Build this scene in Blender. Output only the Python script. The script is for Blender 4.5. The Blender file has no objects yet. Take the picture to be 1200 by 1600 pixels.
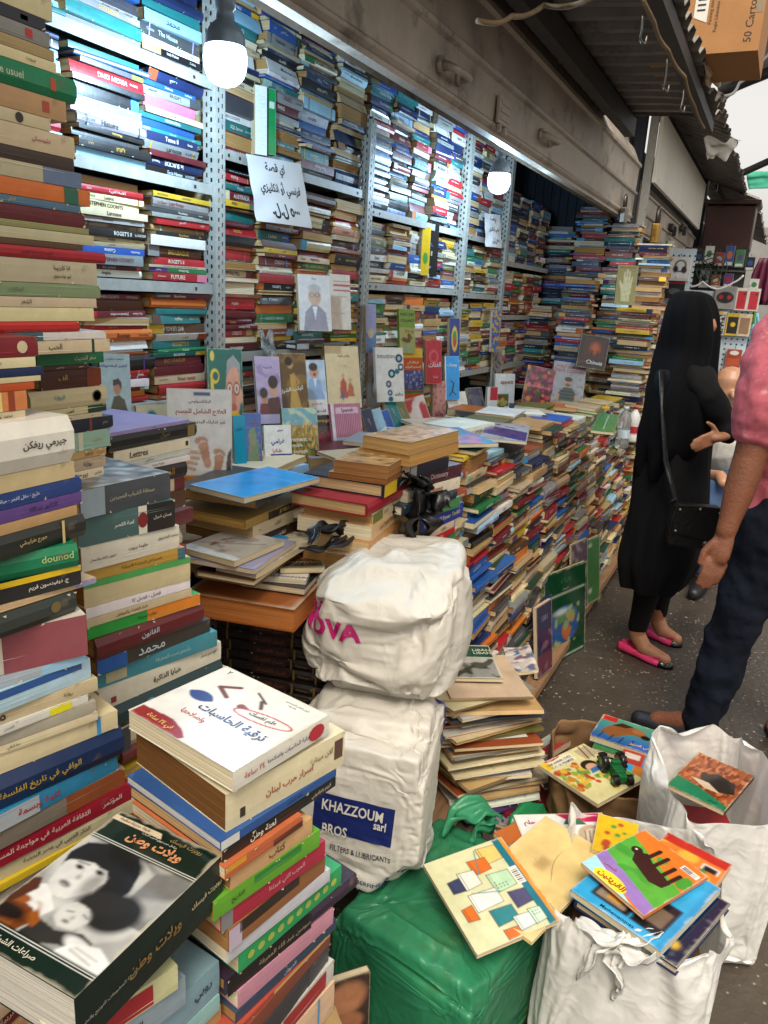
import bpy, bmesh, math, random
import numpy as np
from mathutils import Vector, Matrix, noise
from mathutils.bvhtree import BVHTree
SC = bpy.context.scene
COL = SC.collection
R = math.radians
rnd = random.Random(7)
# ------------------------------------------------------------------ camera, sky, sun, exposure
# world: X runs along the market lane, Y towards the bookshop's shelves, Z up; metres
EYE = Vector((0, 0, 1.5))
_a = np.array([620, 305, 1200.]); _a /= np.linalg.norm(_a)
_d = np.array([-250, -4213, 1200.]); _d -= _a * (_a @ _d); _d /= np.linalg.norm(_d)
_u = -_d
_l = np.cross(_u, _a)
if _l[0] > 0: _l = -_l
CAMX, CAMY, CAMZ = [Vector((_a[i], _l[i], _u[i])) for i in range(3)]      # right, up, forward
cam = bpy.data.cameras.new('camera'); camo = bpy.data.objects.new('camera', cam); COL.objects.link(camo)
camo.matrix_world = Matrix(((CAMX.x, CAMY.x, -CAMZ.x, 0), (CAMX.y, CAMY.y, -CAMZ.y, 0), (CAMX.z, CAMY.z, -CAMZ.z, 1.5), (0, 0, 0, 1)))
cam.sensor_fit = 'VERTICAL'; cam.sensor_height = 24; cam.lens = 18; cam.clip_start = .02; cam.clip_end = 500
SC.camera = camo
SC.render.resolution_x, SC.render.resolution_y = 768, 1024
w = bpy.data.worlds.new('World'); SC.world = w; w.use_nodes = True
nt = w.node_tree; bg = nt.nodes['Background']
sky = nt.nodes.new('ShaderNodeTexSky'); sky.sky_type = 'NISHITA'; sky.sun_disc = False
SUN_EL, SUN_AZ = R(58), R(250)
sky.sun_elevation = SUN_EL; sky.sun_rotation = SUN_AZ; sky.dust_density = 4; sky.air_density = 1.2
hs = nt.nodes.new('ShaderNodeHueSaturation'); hs.inputs['Saturation'].default_value = .12
wm_ = nt.nodes.new('ShaderNodeMix'); wm_.data_type = 'RGBA'; wm_.blend_type = 'MULTIPLY'; wm_.inputs[0].default_value = 1; wm_.inputs[7].default_value = (1, .95, .88, 1)
nt.links.new(sky.outputs[0], hs.inputs['Color']); nt.links.new(hs.outputs[0], wm_.inputs[6]); nt.links.new(wm_.outputs[2], bg.inputs[0])
bg.inputs[1].default_value = .135
sl = bpy.data.lights.new('sun', 'SUN'); so = bpy.data.objects.new('sun', sl); COL.objects.link(so)
sl.energy = 1.5; sl.angle = R(25); sl.color = (1, .90, .76)
so.rotation_euler = Vector((math.sin(SUN_AZ) * math.cos(SUN_EL), math.cos(SUN_AZ) * math.cos(SUN_EL), math.sin(SUN_EL))).to_track_quat('Z', 'Y').to_euler()
SC.view_settings.view_transform = 'Standard'; SC.view_settings.look = 'None'; SC.view_settings.gamma = 1
SC.view_settings.exposure = .76

# ------------------------------------------------------------------ helpers
def ray(px, py):
    return CAMX * (px - 600) + CAMY * (800 - py) + CAMZ * 1200
def at(px, py, x=None, y=None, z=None):
    r = ray(px, py)
    t = x / r.x if x is not None else y / r.y if y is not None else (z - 1.5) / r.z
    return EYE + r * t
def mpp(p): return (p - EYE).dot(CAMZ) / 1200.          # metres per photo pixel at p
def project(p):
    d = p - EYE; f = d.dot(CAMZ)
    if f < .05: return None
    return 600 + 1200 * d.dot(CAMX) / f, 800 - 1200 * d.dot(CAMY) / f
def lin(h):
    if not isinstance(h, str): return tuple(h[:3])
    v = [int(h[i:i + 2], 16) / 255 for i in (0, 2, 4)]
    return tuple(c / 12.92 if c <= .04045 else ((c + .055) / 1.055) ** 2.4 for c in v)
def tag(o, label=None, cat=None, group=None, kind=None):
    if label: o['label'] = label
    if cat: o['category'] = cat
    if group: o['group'] = group
    if kind: o['kind'] = kind
    return o
def empty(name, loc=(0, 0, 0), label=None, cat=None, group=None):
    o = bpy.data.objects.new(name, None); COL.objects.link(o); o.location = loc; o.empty_display_size = .05
    return tag(o, label, cat, group)

class MB:
    """collects faces with a colour and a material slot each, then links them as ONE mesh object"""
    def __init__(s): s.v = []; s.f = []; s.c = []; s.m = []; s.sm = []
    def add(s, vs, fs, col='ffffff', m=0, M=None, smooth=False):
        n = len(s.v)
        if M is not None: vs = [M @ Vector(q) for q in vs]
        s.v.extend(tuple(q) for q in vs)
        per = isinstance(col, list)
        c0 = None if per else lin(col)
        for i, f in enumerate(fs):
            s.f.append(tuple(n + k for k in f)); s.m.append(m); s.sm.append(smooth)
            s.c.append(col[i] if per else c0)
    def box(s, a, b, col='ffffff', m=0, M=None):
        (x0, y0, z0), (x1, y1, z1) = a, b
        s.add([(x0, y0, z0), (x1, y0, z0), (x1, y1, z0), (x0, y1, z0), (x0, y0, z1), (x1, y0, z1), (x1, y1, z1), (x0, y1, z1)],
              [(0, 3, 2, 1), (4, 5, 6, 7), (0, 1, 5, 4), (1, 2, 6, 5), (2, 3, 7, 6), (3, 0, 4, 7)], col, m, M)
    def tube(s, pts, r, col='ffffff', m=0, n=8, caps=True, M=None, sq=(1, 1)):
        pts = [Vector(p) for p in pts]; rs = r if isinstance(r, (list, tuple)) else [r] * len(pts)
        vs = []; fs = []; side = None
        for i, p in enumerate(pts):
            t = (pts[min(i + 1, len(pts) - 1)] - pts[max(i - 1, 0)]).normalized()
            if side is None:
                side = t.cross(Vector((0, 0, 1)))
                if side.length < .1: side = t.cross(Vector((1, 0, 0)))
            side = (side - t * side.dot(t)).normalized(); o = t.cross(side)
            for k in range(n):
                a = 2 * math.pi * k / n
                vs.append(p + (side * math.cos(a) * sq[0] + o * math.sin(a) * sq[1]) * rs[i])
        for i in range(len(pts) - 1):
            for k in range(n):
                fs.append((i * n + k, i * n + (k + 1) % n, (i + 1) * n + (k + 1) % n, (i + 1) * n + k))
        if caps: fs.append(tuple(range(n))[::-1]); fs.append(tuple((len(pts) - 1) * n + k for k in range(n)))
        s.add(vs, fs, col, m, M, True)
    def lathe(s, prof, col='ffffff', m=0, n=20, M=None):
        vs = [(r * math.cos(2 * math.pi * k / n), r * math.sin(2 * math.pi * k / n), z) for r, z in prof for k in range(n)]
        fs = [(i * n + k, i * n + (k + 1) % n, (i + 1) * n + (k + 1) % n, (i + 1) * n + k) for i in range(len(prof) - 1) for k in range(n)]
        s.add(vs, fs, col, m, M, True)
    def prism(s, pts, h, col='ffffff', m=0, M=None):
        n = len(pts)
        s.add([(x, y, 0) for x, y in pts] + [(x, y, h) for x, y in pts],
              [tuple(range(n))[::-1], tuple(range(n, 2 * n))] + [(i, (i + 1) % n, n + (i + 1) % n, n + i) for i in range(n)], col, m, M)
    def text(s, t, M, h, col, m=0, maxw=9, bold=0):
        V, F, wd, hg = glyphs(t, bold)
        k = min(h / hg, maxw / max(wd, 1e-6))
        s.add([(x * k, y * k, 0) for x, y in V], F, col, m, M)
    def build(s, name, mats, parent=None, M=None, bevel=0):
        me = bpy.data.meshes.new(name)
        me.from_pydata(s.v, [], s.f)
        mats = mats if isinstance(mats, (list, tuple)) else [mats]
        for q in mats: me.materials.append(q)
        me.polygons.foreach_set('material_index', np.array(s.m, np.int32))
        me.polygons.foreach_set('use_smooth', np.array(s.sm, bool))
        at_ = me.color_attributes.new('Col', 'FLOAT_COLOR', 'CORNER')
        tot = np.empty(len(s.f), np.int32); me.polygons.foreach_get('loop_total', tot)
        out = []
        for c, n in zip(s.c, tot):
            if isinstance(c, tuple) or len(c) == 3 and not hasattr(c[0], '__len__'): out.append(np.tile(np.array([[c[0], c[1], c[2], 1.]]), (n, 1)))
            else: out.append(np.concatenate([np.asarray(c), np.ones((n, 1))], 1))
        if out: at_.data.foreach_set('color', np.concatenate(out).astype(np.float32).ravel())
        me.update()
        o = bpy.data.objects.new(name, me); COL.objects.link(o)
        if parent: o.parent = parent
        if M is not None: o.matrix_local = M
        if bevel:
            b = o.modifiers.new('bevel', 'BEVEL'); b.width = bevel; b.segments = 2; b.limit_method = 'ANGLE'
        return o

# ---- lettering: Arabic is joined here by hand (presentation forms), then laid out right to left
_AR = {}
for _i, (_ch, _n) in enumerate([('ء', 1), ('آ', 2), ('أ', 2), ('ؤ', 2), ('إ', 2), ('ئ', 4), ('ا', 2), ('ب', 4), ('ة', 2), ('ت', 4), ('ث', 4), ('ج', 4), ('ح', 4), ('خ', 4), ('د', 2), ('ذ', 2), ('ر', 2), ('ز', 2), ('س', 4), ('ش', 4), ('ص', 4), ('ض', 4), ('ط', 4), ('ظ', 4), ('ع', 4), ('غ', 4), ('ف', 4), ('ق', 4), ('ك', 4), ('ل', 4), ('م', 4), ('ن', 4), ('ه', 4), ('و', 2), ('ى', 2), ('ي', 4)]):
    _AR[_ch] = (0xFE80 + sum(q[1] for q in _AR.values()), _n)
_LA = {'آ': 0xFEF5, 'أ': 0xFEF7, 'إ': 0xFEF9, 'ا': 0xFEFB}
def shape(s):
    if not any(c in _AR or '٠' <= c <= '٩' for c in s): return s
    out = []; i = 0; prev = False
    while i < len(s):
        c = s[i]
        if c == 'ل' and i + 1 < len(s) and s[i + 1] in _LA:
            out.append(chr(_LA[s[i + 1]] + (1 if prev else 0))); prev = False; i += 2; continue
        if c in _AR:
            b, n = _AR[c]; nx = i + 1 < len(s) and s[i + 1] in _AR and s[i + 1] != 'ء' and n == 4
            if n == 1: k = 0
            elif n == 2: k = 1 if prev else 0
            else: k = (3 if nx else 1) if prev else (2 if nx else 0)
            out.append(chr(b + k)); prev = nx
        else: out.append(c); prev = False
        i += 1
    r = []; num = ''
    for c in reversed(out):
        if '٠' <= c <= '٩' or c.isdigit(): num = c + num
        else:
            r.append(num); num = ''; r.append(c)
    return ''.join(r) + num
_G = {}
def glyphs(t, bold=0):
    k = (t, bold)
    if k not in _G:
        c = bpy.data.curves.new('t', 'FONT'); c.body = shape(t); c.resolution_u = 2; c.offset = bold * .02
        o = bpy.data.objects.new('t', c)
        me = o.to_mesh()
        V = [(v.co.x, v.co.y) for v in me.vertices]; F = [tuple(p.vertices) for p in me.polygons]
        o.to_mesh_clear(); bpy.data.objects.remove(o); bpy.data.curves.remove(c)
        if not V: V = [(0, 0), (.01, 0), (0, .01)]; F = [(0, 1, 2)]
        xs = [p[0] for p in V]; ys = [p[1] for p in V]
        cx, cy = (min(xs) + max(xs)) / 2, (min(ys) + max(ys)) / 2
        _G[k] = ([(x - cx, y - cy) for x, y in V], F, max(xs) - min(xs), max(ys) - min(ys))
    return _G[k]

# ------------------------------------------------------------------ materials
def mat(name, col=None, rough=.6, metal=0, vc=False, var=0, vscale=20, bump=0, bscale=60, spec=.5, stretch=(1, 1, 1), coords='Object', trans=0, alpha=1, rvar=0, stain=None):
    m = bpy.data.materials.new(name); m.use_nodes = True
    nt = m.node_tree; N = nt.nodes; L = nt.links.new; p = N['Principled BSDF']
    p.inputs['Roughness'].default_value = rough; p.inputs['Metallic'].default_value = metal; p.inputs['Specular IOR Level'].default_value = spec
    tc = N.new('ShaderNodeTexCoord'); mp = N.new('ShaderNodeMapping'); mp.inputs['Scale'].default_value = stretch
    L(tc.outputs[coords], mp.inputs[0])
    if vc:
        a = N.new('ShaderNodeAttribute'); a.attribute_name = 'Col'; src = a.outputs['Color']
    else:
        c = N.new('ShaderNodeRGB'); c.outputs[0].default_value = (*lin(col), 1); src = c.outputs[0]
    if var:
        n = N.new('ShaderNodeTexNoise'); n.inputs['Scale'].default_value = vscale; n.inputs['Detail'].default_value = 5; n.inputs['Roughness'].default_value = .65
        L(mp.outputs[0], n.inputs['Vector'])
        r = N.new('ShaderNodeMapRange'); r.inputs[1].default_value = .3; r.inputs[2].default_value = .7; r.inputs[3].default_value = 1 - var; r.inputs[4].default_value = 1 + var * .6
        L(n.outputs['Fac'], r.inputs[0])
        x = N.new('ShaderNodeMix'); x.data_type = 'RGBA'; x.blend_type = 'MULTIPLY'; x.inputs[0].default_value = 1
        L(src, x.inputs[6]); L(r.outputs[0], x.inputs[7]); src = x.outputs[2]
        if rvar:
            r2 = N.new('ShaderNodeMapRange'); r2.inputs[1].default_value = .3; r2.inputs[2].default_value = .7; r2.inputs[3].default_value = rough - rvar; r2.inputs[4].default_value = rough + rvar
            L(n.outputs['Fac'], r2.inputs[0]); L(r2.outputs[0], p.inputs['Roughness'])
    if stain:
        scol, sscale, thr, ssoft = stain
        n2 = N.new('ShaderNodeTexNoise'); n2.inputs['Scale'].default_value = sscale; n2.inputs['Detail'].default_value = 8; n2.inputs['Roughness'].default_value = .7
        L(mp.outputs[0], n2.inputs['Vector'])
        r3 = N.new('ShaderNodeMapRange'); r3.inputs[1].default_value = thr; r3.inputs[2].default_value = thr + ssoft
        L(n2.outputs['Fac'], r3.inputs[0])
        x2 = N.new('ShaderNodeMix'); x2.data_type = 'RGBA'; x2.inputs[7].default_value = (*lin(scol), 1)
        L(r3.outputs[0], x2.inputs[0]); L(src, x2.inputs[6]); src = x2.outputs[2]
    L(src, p.inputs['Base Color'])
    if bump:
        n = N.new('ShaderNodeTexNoise'); n.inputs['Scale'].default_value = bscale; n.inputs['Detail'].default_value = 4
        L(mp.outputs[0], n.inputs['Vector']); b = N.new('ShaderNodeBump'); b.inputs['Strength'].default_value = bump; b.inputs['Distance'].default_value = .01
        L(n.outputs['Fac'], b.inputs['Height']); L(b.outputs[0], p.inputs['Normal'])
    if trans: p.inputs['Transmission Weight'].default_value = trans
    return m
M_COVER = mat('book_cover', vc=True, rough=.42, var=.2, vscale=11, rvar=.1, bump=.06, bscale=40, stain=('6b5a46', 16, .66, .12))
M_PAGES = mat('book_pages', vc=True, rough=.9, var=.38, vscale=2.2, stretch=(1.5, 1.5, 260), bump=.25, bscale=2.5, spec=.1)
M_GLOSSY = mat('glossy_cover', vc=True, rough=.16, var=.08, vscale=8, bump=.06, bscale=9)
M_PAINT = mat('painted_surface', vc=True, rough=.5, var=.12, vscale=9)
M_PLAST = mat('coloured_plastic', vc=True, rough=.3, var=.05)
# ------------------------------------------------------------------ print on covers: a small painter, evaluated on a grid
def paint(ops, asp, n):
    nx = n; ny = max(2, int(round(n * asp)))
    U, V = np.meshgrid(np.linspace(0, 1, nx + 1), np.linspace(0, 1, ny + 1))
    img = np.ones((ny + 1, nx + 1, 3)) * .7
    def mixin(mask, c): img[:] = img * (1 - mask[..., None]) + np.array(lin(c)) * mask[..., None]
    px = 1.0 / nx
    for op in ops:
        k = op[0]
        if k == 'f': img[:] = np.array(lin(op[1]))
        elif k == 'r':
            x0, y0, x1, y1 = op[1:5]; mixin(((U >= x0) & (U <= x1) & (V >= y0) & (V <= y1)).astype(float), op[5])
        elif k == 'e':                                    # ellipse cx cy rx ry colour [rotation softness]
            cx, cy, rx, ry, c = op[1:6]; rot = R(op[6]) if len(op) > 6 else 0; sf = op[7] if len(op) > 7 else 0
            dx = (U - cx); dy = (V - cy) * asp; a = dx * math.cos(rot) + dy * math.sin(rot); b = -dx * math.sin(rot) + dy * math.cos(rot)
            d = np.sqrt((a / rx) ** 2 + (b / (ry * asp)) ** 2); s = max(sf, px / max(rx, .01) * .7)
            mixin(np.clip((1 + s - d) / (2 * s), 0, 1), c)
        elif k == 'p':
            pts = op[1]; ins = np.zeros(U.shape, bool); j = len(pts) - 1
            for i in range(len(pts)):
                (xi, yi), (xj, yj) = pts[i], pts[j]
                ins ^= ((yi > V) != (yj > V)) & (U < (xj - xi) * (V - yi) / ((yj - yi) or 1e-9) + xi); j = i
            mixin(ins.astype(float), op[2])
        elif k == 'l':
            x0, y0, x1, y1, wd, c = op[1:7]; dx, dy = x1 - x0, (y1 - y0) * asp; L2 = dx * dx + dy * dy or 1e-9
            t = np.clip(((U - x0) * dx + (V - y0) * asp * dy) / L2, 0, 1)
            d = np.sqrt((U - x0 - t * dx) ** 2 + ((V - y0) * asp - t * dy) ** 2)
            mixin(np.clip((wd / 2 + px * .5 - d) / px, 0, 1), c)
        elif k == 'g':                                    # colour blend upwards within a rectangle
            x0, y0, x1, y1, c0, c1 = op[1:7]; t = np.clip((V - y0) / (y1 - y0), 0, 1)[..., None]
            msk = ((U >= x0) & (U <= x1) & (V >= y0) & (V <= y1))[..., None]
            img[:] = np.where(msk, np.array(lin(c0)) * (1 - t) + np.array(lin(c1)) * t, img)
        elif k == 'b':                                    # soften what is printed so far, as in a photograph
            for _ in range(op[1]):
                for ax in (0, 1): img[:] = (np.roll(img, 1, ax) + 2 * img + np.roll(img, -1, ax)) / 4
        elif k == 'n':                                    # blotches inside a rectangle: x0 y0 x1 y1 scale threshold colour seed
            x0, y0, x1, y1, sc, th, c, sd = op[1:9]; sx = op[9] if len(op) > 9 else 1
            q = np.array([[noise.noise((u * sc * sx + sd * 7.3, v * sc * asp, sd)) for u in U[0]] for v in V[:, 0]])
            mixin(np.clip((q - th) * 6, 0, 1) * ((U >= x0) & (U <= x1) & (V >= y0) & (V <= y1)), c)
        elif k == 'd':                                    # dots of random colours: x0 y0 x1 y1 count radius colours seed
            x0, y0, x1, y1, ct, rr, cs, sd = op[1:9]; q = random.Random(sd)
            for _ in range(ct):
                cx, cy = q.uniform(x0, x1), q.uniform(y0, y1); r_ = rr * q.uniform(.6, 1.3)
                d = np.sqrt((U - cx) ** 2 + ((V - cy) * asp) ** 2)
                mixin(np.clip((r_ - d) / px + .5, 0, 1), q.choice(cs))
    if n >= 30 and ops and not any(o_[0] == 'b' for o_ in ops):
        img[1:-1, 1:-1] = (img[1:-1, 1:-1] * 4 + img[:-2, 1:-1] + img[2:, 1:-1] + img[1:-1, :-2] + img[1:-1, 2:]) / 8
    if n >= 14:                                           # print mottling, and a rubbed paler rim
        q = np.array([[noise.noise((u * 5 + n, v * 5 * asp, n * .37)) * .7 + noise.noise((u * 17, v * 17 * asp, n * .11)) * .5 for u in U[0]] for v in V[:, 0]])
        img *= (1 + .16 * q)[..., None]
        e_ = np.minimum(np.minimum(U, 1 - U), np.minimum(V, 1 - V) * asp); k = np.clip((.022 + .03 * q - e_) / .02, 0, 1)[..., None] * .55
        img[:] = img * (1 - k) + np.array(lin('bfb59c')) * k
    return nx, ny, np.clip(img, 0, .9)

# ------------------------------------------------------------------ books
# local frame: X along the spine, Y from the spine (0) to the fore edge, Z through the thickness; the front cover is on +Z
def book_mesh(b):
    L, W, T = b['L'], b['W'], b['T']; hard = b.get('hard'); col = b['col']
    th = .0028 if hard else .0010
    th = min(th, T * .25); q = (.16 * T if hard else .02 * T); sl = b.get('slump', 0); ov = .003 if hard else .0006
    cv, pg = MB(), MB()
    curl = b.get('curl', 0)
    def S(p): return (p[0], p[1] + sl * (p[2] - T / 2), p[2] + curl * (p[1] / W) ** 2)
    ny = 5 if curl else 1
    ys = [W * (1 - i / ny) for i in range(ny)]
    O = [(y, 0) for y in ys] + [(0, 0), (-q, T * .3), (-q, T * .7), (0, T)] + [(y, T) for y in reversed(ys)]
    I = [(y, th) for y in ys] + [(th, th), (th, T * .3), (th, T * .7), (th, T - th)] + [(y, T - th) for y in reversed(ys)]
    n = len(O); vs = []
    for x in (-L / 2, L / 2):
        vs += [S((x, y, z)) for y, z in O] + [S((x, y, z)) for y, z in I]
    fs = []
    for i in range(n - 1):
        fs.append((i, i + 1, 2 * n + i + 1, 2 * n + i)); fs.append((n + i, 3 * n + i, 3 * n + i + 1, n + i + 1))
        fs.append((i, n + i, n + i + 1, i + 1)); fs.append((2 * n + i, 2 * n + i + 1, 3 * n + i + 1, 3 * n + i))
    fs += [(0, 2 * n, 3 * n, n), (n - 1, 2 * n - 1, 4 * n - 1, 3 * n - 1)]
    cols = [lin(col)] * len(fs)
    bc = b.get('edgecol')
    cv.add(vs, [f[::-1] for f in fs], cols)
    # pages
    pw = W - ov; hl = L / 2 - ov; pcol = b.get('pcol', 'c9b088')
    pv = []; yy = [th + (pw - th) * i / ny for i in range(ny + 1)]
    for y in yy:
        for x, z in ((-hl, th), (hl, th), (hl, T - th), (-hl, T - th)): pv.append(S((x, y, z)))
    pf = []
    for i in range(ny):
        for k in range(4): pf.append((4 * i + k, 4 * i + 4 + k, 4 * i + 4 + (k + 1) % 4, 4 * i + (k + 1) % 4))
    pf += [(0, 1, 2, 3), tuple(4 * ny + k for k in (3, 2, 1, 0))]
    pg.add(pv, pf, pcol, 0)
    # spine print
    e = -q - .0004
    def sp(x, z, k=0): return S((x, e - k * .0003, z))
    ara = b.get('ara')
    for d in b.get('spine', ()):
        if d[0] == 'b':                                   # band: from to along the spine, low high in thickness, colour
            x0, x1, z0, z1, c = d[1:6]; x0, x1 = (-L / 2 + x0 * L, -L / 2 + x1 * L)
            cv.add([sp(x0, z0 * T), sp(x1, z0 * T), sp(x1, z1 * T), sp(x0, z1 * T)], [(0, 1, 2, 3)], c)
        elif d[0] == 'e':
            x, z, rx, rz, c = d[1:6]
            cv.add([sp(-L / 2 + x * L + rx * T * math.cos(a * .524), z * T + rz * T * math.sin(a * .524), 1) for a in range(12)], [tuple(range(12))], c)
        else:                                             # text: string, centre along, centre in thickness, height, colour, max width, bold
            t, cx, cz, h, c = d[1:6]; mw = d[6] if len(d) > 6 else .9; bo = d[7] if len(d) > 7 else .5
            rot = Matrix.Translation((-L / 2 + cx * L, e - .0006 + sl * (cz - .5) * T, cz * T)) @ Matrix.Rotation(R(90), 4, 'X')
            cv.text(t, rot, h * T, c, 0, mw * L, bo)
    w_ = b.get('wear', 0)
    if w_:                                                # chipped corners and edges, cracked spine
        q_ = random.Random(w_)
        paper = q_.choice(['c9bb98', 'b9a983', 'd2c7a8'])
        for _ in range(q_.randint(2, 7)):
            sx_ = q_.choice((-1, 1)) * L / 2 * (1 if q_.random() < .55 else q_.uniform(0, 1)); zc = q_.choice((0, T)); ex = q_.uniform(.0015, .006); ez = min(q_.uniform(.001, .004), T * .3) * (1 if zc == 0 else -1)
            s_ = 1 if sx_ < 0 else -1
            cv.add([sp(sx_, zc, 2), sp(sx_ + s_ * ex, zc, 2), sp(sx_ + s_ * ex * .55, zc + ez * .6, 2), sp(sx_ + s_ * ex * .1, zc + ez, 2)], [(0, 1, 2, 3) if s_ * ez > 0 else (3, 2, 1, 0)], paper)
        if not hard:
            for _ in range(q_.randint(0, 2)):
                z_ = q_.uniform(.12, .88) * T; xa = q_.uniform(-.5, .1) * L; xb = min(L / 2, xa + q_.uniform(.3, .9) * L); hh = .0004
                cc = tuple(min(.8, v * 1.5 + .03) for v in lin(col)); cv.add([sp(xa, z_, 1), sp((xa + xb) / 2, z_ - hh, 1), sp(xb, z_, 1), sp((xa + xb) / 2, z_ + hh, 1)], [(0, 1, 2, 3)], cc)
    # front print
    fr = b.get('front')
    def fc(u, v, k):
        x, y = ((v - .5) * L, (1 - u) * W) if ara else ((.5 - v) * L, u * W)
        return S((x, y, T + .0003 + k * .0003))
    if fr:
        ops, texts, n_ = fr
        if ops:
            nx, ny_, img = paint(ops, L / W, n_)
            vs = [fc(i / nx, j / ny_, 0) for j in range(ny_ + 1) for i in range(nx + 1)]
            fs = [(j * (nx + 1) + i, j * (nx + 1) + i + 1, (j + 1) * (nx + 1) + i + 1, (j + 1) * (nx + 1) + i) for j in range(ny_) for i in range(nx)]
            fl = img.reshape(-1, 3)
            cv.add(vs, fs, [fl[list(f)] for f in fs], 1 if b.get('gloss') else 0)
        for tx in texts:                                  # string u v height(of cover height) colour [rotation maxwidth bold]
            t, u, v, h, c = tx[:5]; rot = tx[5] if len(tx) > 5 else 0; mw = tx[6] if len(tx) > 6 else .92; bo = tx[7] if len(tx) > 7 else .6
            right = Vector(fc(1, 0, 0)) - Vector(fc(0, 0, 0)); up = Vector(fc(0, 1, 0)) - Vector(fc(0, 0, 0))
            right.normalize(); up.normalize(); nn = right.cross(up)
            p = fc(u, v, 2)
            M = Matrix(((right.x, up.x, nn.x, p[0]), (right.y, up.y, nn.y, p[1]), (right.z, up.z, nn.z, p[2]), (0, 0, 0, 1))) @ Matrix.Rotation(R(rot), 4, 'Z')
            cv.text(t, M, h * L, c, 1 if b.get('gloss') else 0, mw * W, bo)
    return cv, pg

PAL = {'cream': 'cbbd97', 'white': 'd4d1c8', 'tan': 'b08d5e', 'yellow': 'cfa92a', 'orange': 'c4692a', 'red': 'a31f26', 'maroon': '641b22', 'pink': 'c56d86',
       'purple': '573873', 'navy': '1b2950', 'blue': '24549a', 'pale blue': '8fb6c8', 'sky blue': '3f95c4', 'teal': '23706f', 'green': '2a7443', 'olive': '6a6834',
       'dark green': '193c2b', 'brown': '553622', 'black': '1b1919', 'charcoal': '3f4043', 'grey': '858583', 'mint': '9fc6ab', 'lavender': '9c8fb8', 'beige': 'bfae8e', 'rust': '8a4426'}
HEX = {k: lin(v) for k, v in PAL.items()}
def shade(c, r):                                           # this copy's own tint of the named colour
    q = lin(PAL[c]); k = r.uniform(.8, 1.15)
    return tuple(min(.85, max(.008, v * k * r.uniform(.93, 1.07))) for v in q)
LATIN = ['VIRGIN KING', 'SAGAN', 'le SUICIDE', "J'attends un enfant", 'RICHARD FORTE', 'Lady Parker', 'ROGET\'S II', 'NICCI FRENCH', 'Vous revoir', 'AUSTRALIA', 'BIG LEAGUE', 'FUTURE', 'STEPHEN COONTS', 'Larousse', 'Lettres', 'JE VEUX SAVOIR', 'Dictionary', 'CLIVE CUSSLER', 'Ecce Homo', 'Histoire', 'SQL Server', 'Roman', 'Larousse', 'Tome II', 'MIRAGE', 'L\'enfant', 'Essais', 'The House', 'Poche', 'Le Grand', 'CREDO', 'Medecine', 'Atlas', 'Cuisine', 'Nouvelles', 'PARIS', 'L\'amour', 'Anglais']
ARAB = ['عالم الفكر', 'حكومة بيروت', 'تاريخ العرب', 'رواية', 'الذاكرة', 'لعنة القصر', 'الثقافة العربية', 'محمد', 'قصص', 'اسرار حرب لبنان', 'الفلسفة العربية', 'كتاب', 'بيروت', 'الليالي', 'ديوان', 'الطب', 'مجلة العربي', 'الاقتصاد', 'لبنان', 'الشعر', 'حكايات', 'اللغة', 'القانون', 'الحب', 'مذكرات']
BOOKS = []          # every book of the place: a dict with its mesh spec, its matrix M and what the label needs
def lying(x, y, z, L, W, T, yaw=0, out='spine', flip=False, tilt=(0, 0), **k):
    M = Matrix.Translation((x, y, z)) @ Matrix.Rotation(yaw, 4, 'Z') @ Matrix.Rotation(tilt[0], 4, 'X') @ Matrix.Rotation(tilt[1], 4, 'Y')
    if out == 'pages': M = M @ Matrix.Translation((0, W, 0)) @ Matrix.Rotation(math.pi, 4, 'Z')
    if flip: M = M @ Matrix.Translation((0, 0, T)) @ Matrix.Rotation(math.pi, 4, 'Y')
    b = dict(L=L, W=W, T=T, M=M, out=out, **k); BOOKS.append(b); return b
def lum(c): c = lin(c); return .3 * c[0] + .6 * c[1] + .1 * c[2]
PCOLS = ['c2a77c', 'b8986a', 'a8814f', 'cdbb96', 'd3c6a6', '9c7444', 'bfa274']
def random_print(r, c, T, ara):
    dark = lum(c) < .2; ink = r.choice(['d8d2c0', 'd8d2c0', 'c8a24a', 'e0dccf', 'b8c4cc']) if dark else r.choice(['1d1b1b', '1d1b1b', '7a1d20', '1f2c55', '3a2a20'])
    d = []; k = r.random()
    if k < .35:
        e = r.uniform(.1, .3); c2 = shade(r.choice(list(PAL)), r)
        d.append(('b', 0, e, .0, 1., c2) if r.random() < .5 else ('b', 1 - e, 1, .0, 1., c2))
    elif k < .5:
        c2 = shade(r.choice(list(PAL)), r); a = r.uniform(.1, .2); d += [('b', a, a + .02, 0, 1, c2), ('b', 1 - a, 1 - a + .02, 0, 1, c2)]
    d.append(('ink', ink))
    return d
def finish_print(b, r, real):
    """turn the ink mark into lettering: words on near spines, broken strokes on far ones"""
    out = []
    for d in b.get('spine', ()):
        if d[0] != 'ink': out.append(d); continue
        ink = d[1]
        if b['out'] != 'spine': continue
        if real and r.random() < .7:
            t = r.choice(ARAB if b.get('ara') else LATIN)
            out.append(('t', t, r.uniform(.4, .6), .5, min(.55, .011 / b['T']), ink, .5, .5))
            if r.random() < .6: out.append(('t', r.choice(ARAB if b.get('ara') else LATIN), r.choice([.15, .85]), .5, min(.35, .006 / b['T']), ink, .2, .3))
        elif not real:
            x = r.uniform(.12, .4); z_ = r.uniform(.38, .46); h_ = r.uniform(.08, .2); e_ = r.uniform(.55, .88)
            while x < e_:
                w = r.uniform(.008, .028); k = r.uniform(.6, 1.2); out.append(('b', x, min(.95, x + w), z_, z_ + h_ * k, ink)); x += w + r.choice([.007, .007, .009, .03])
    b['spine'] = out
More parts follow.
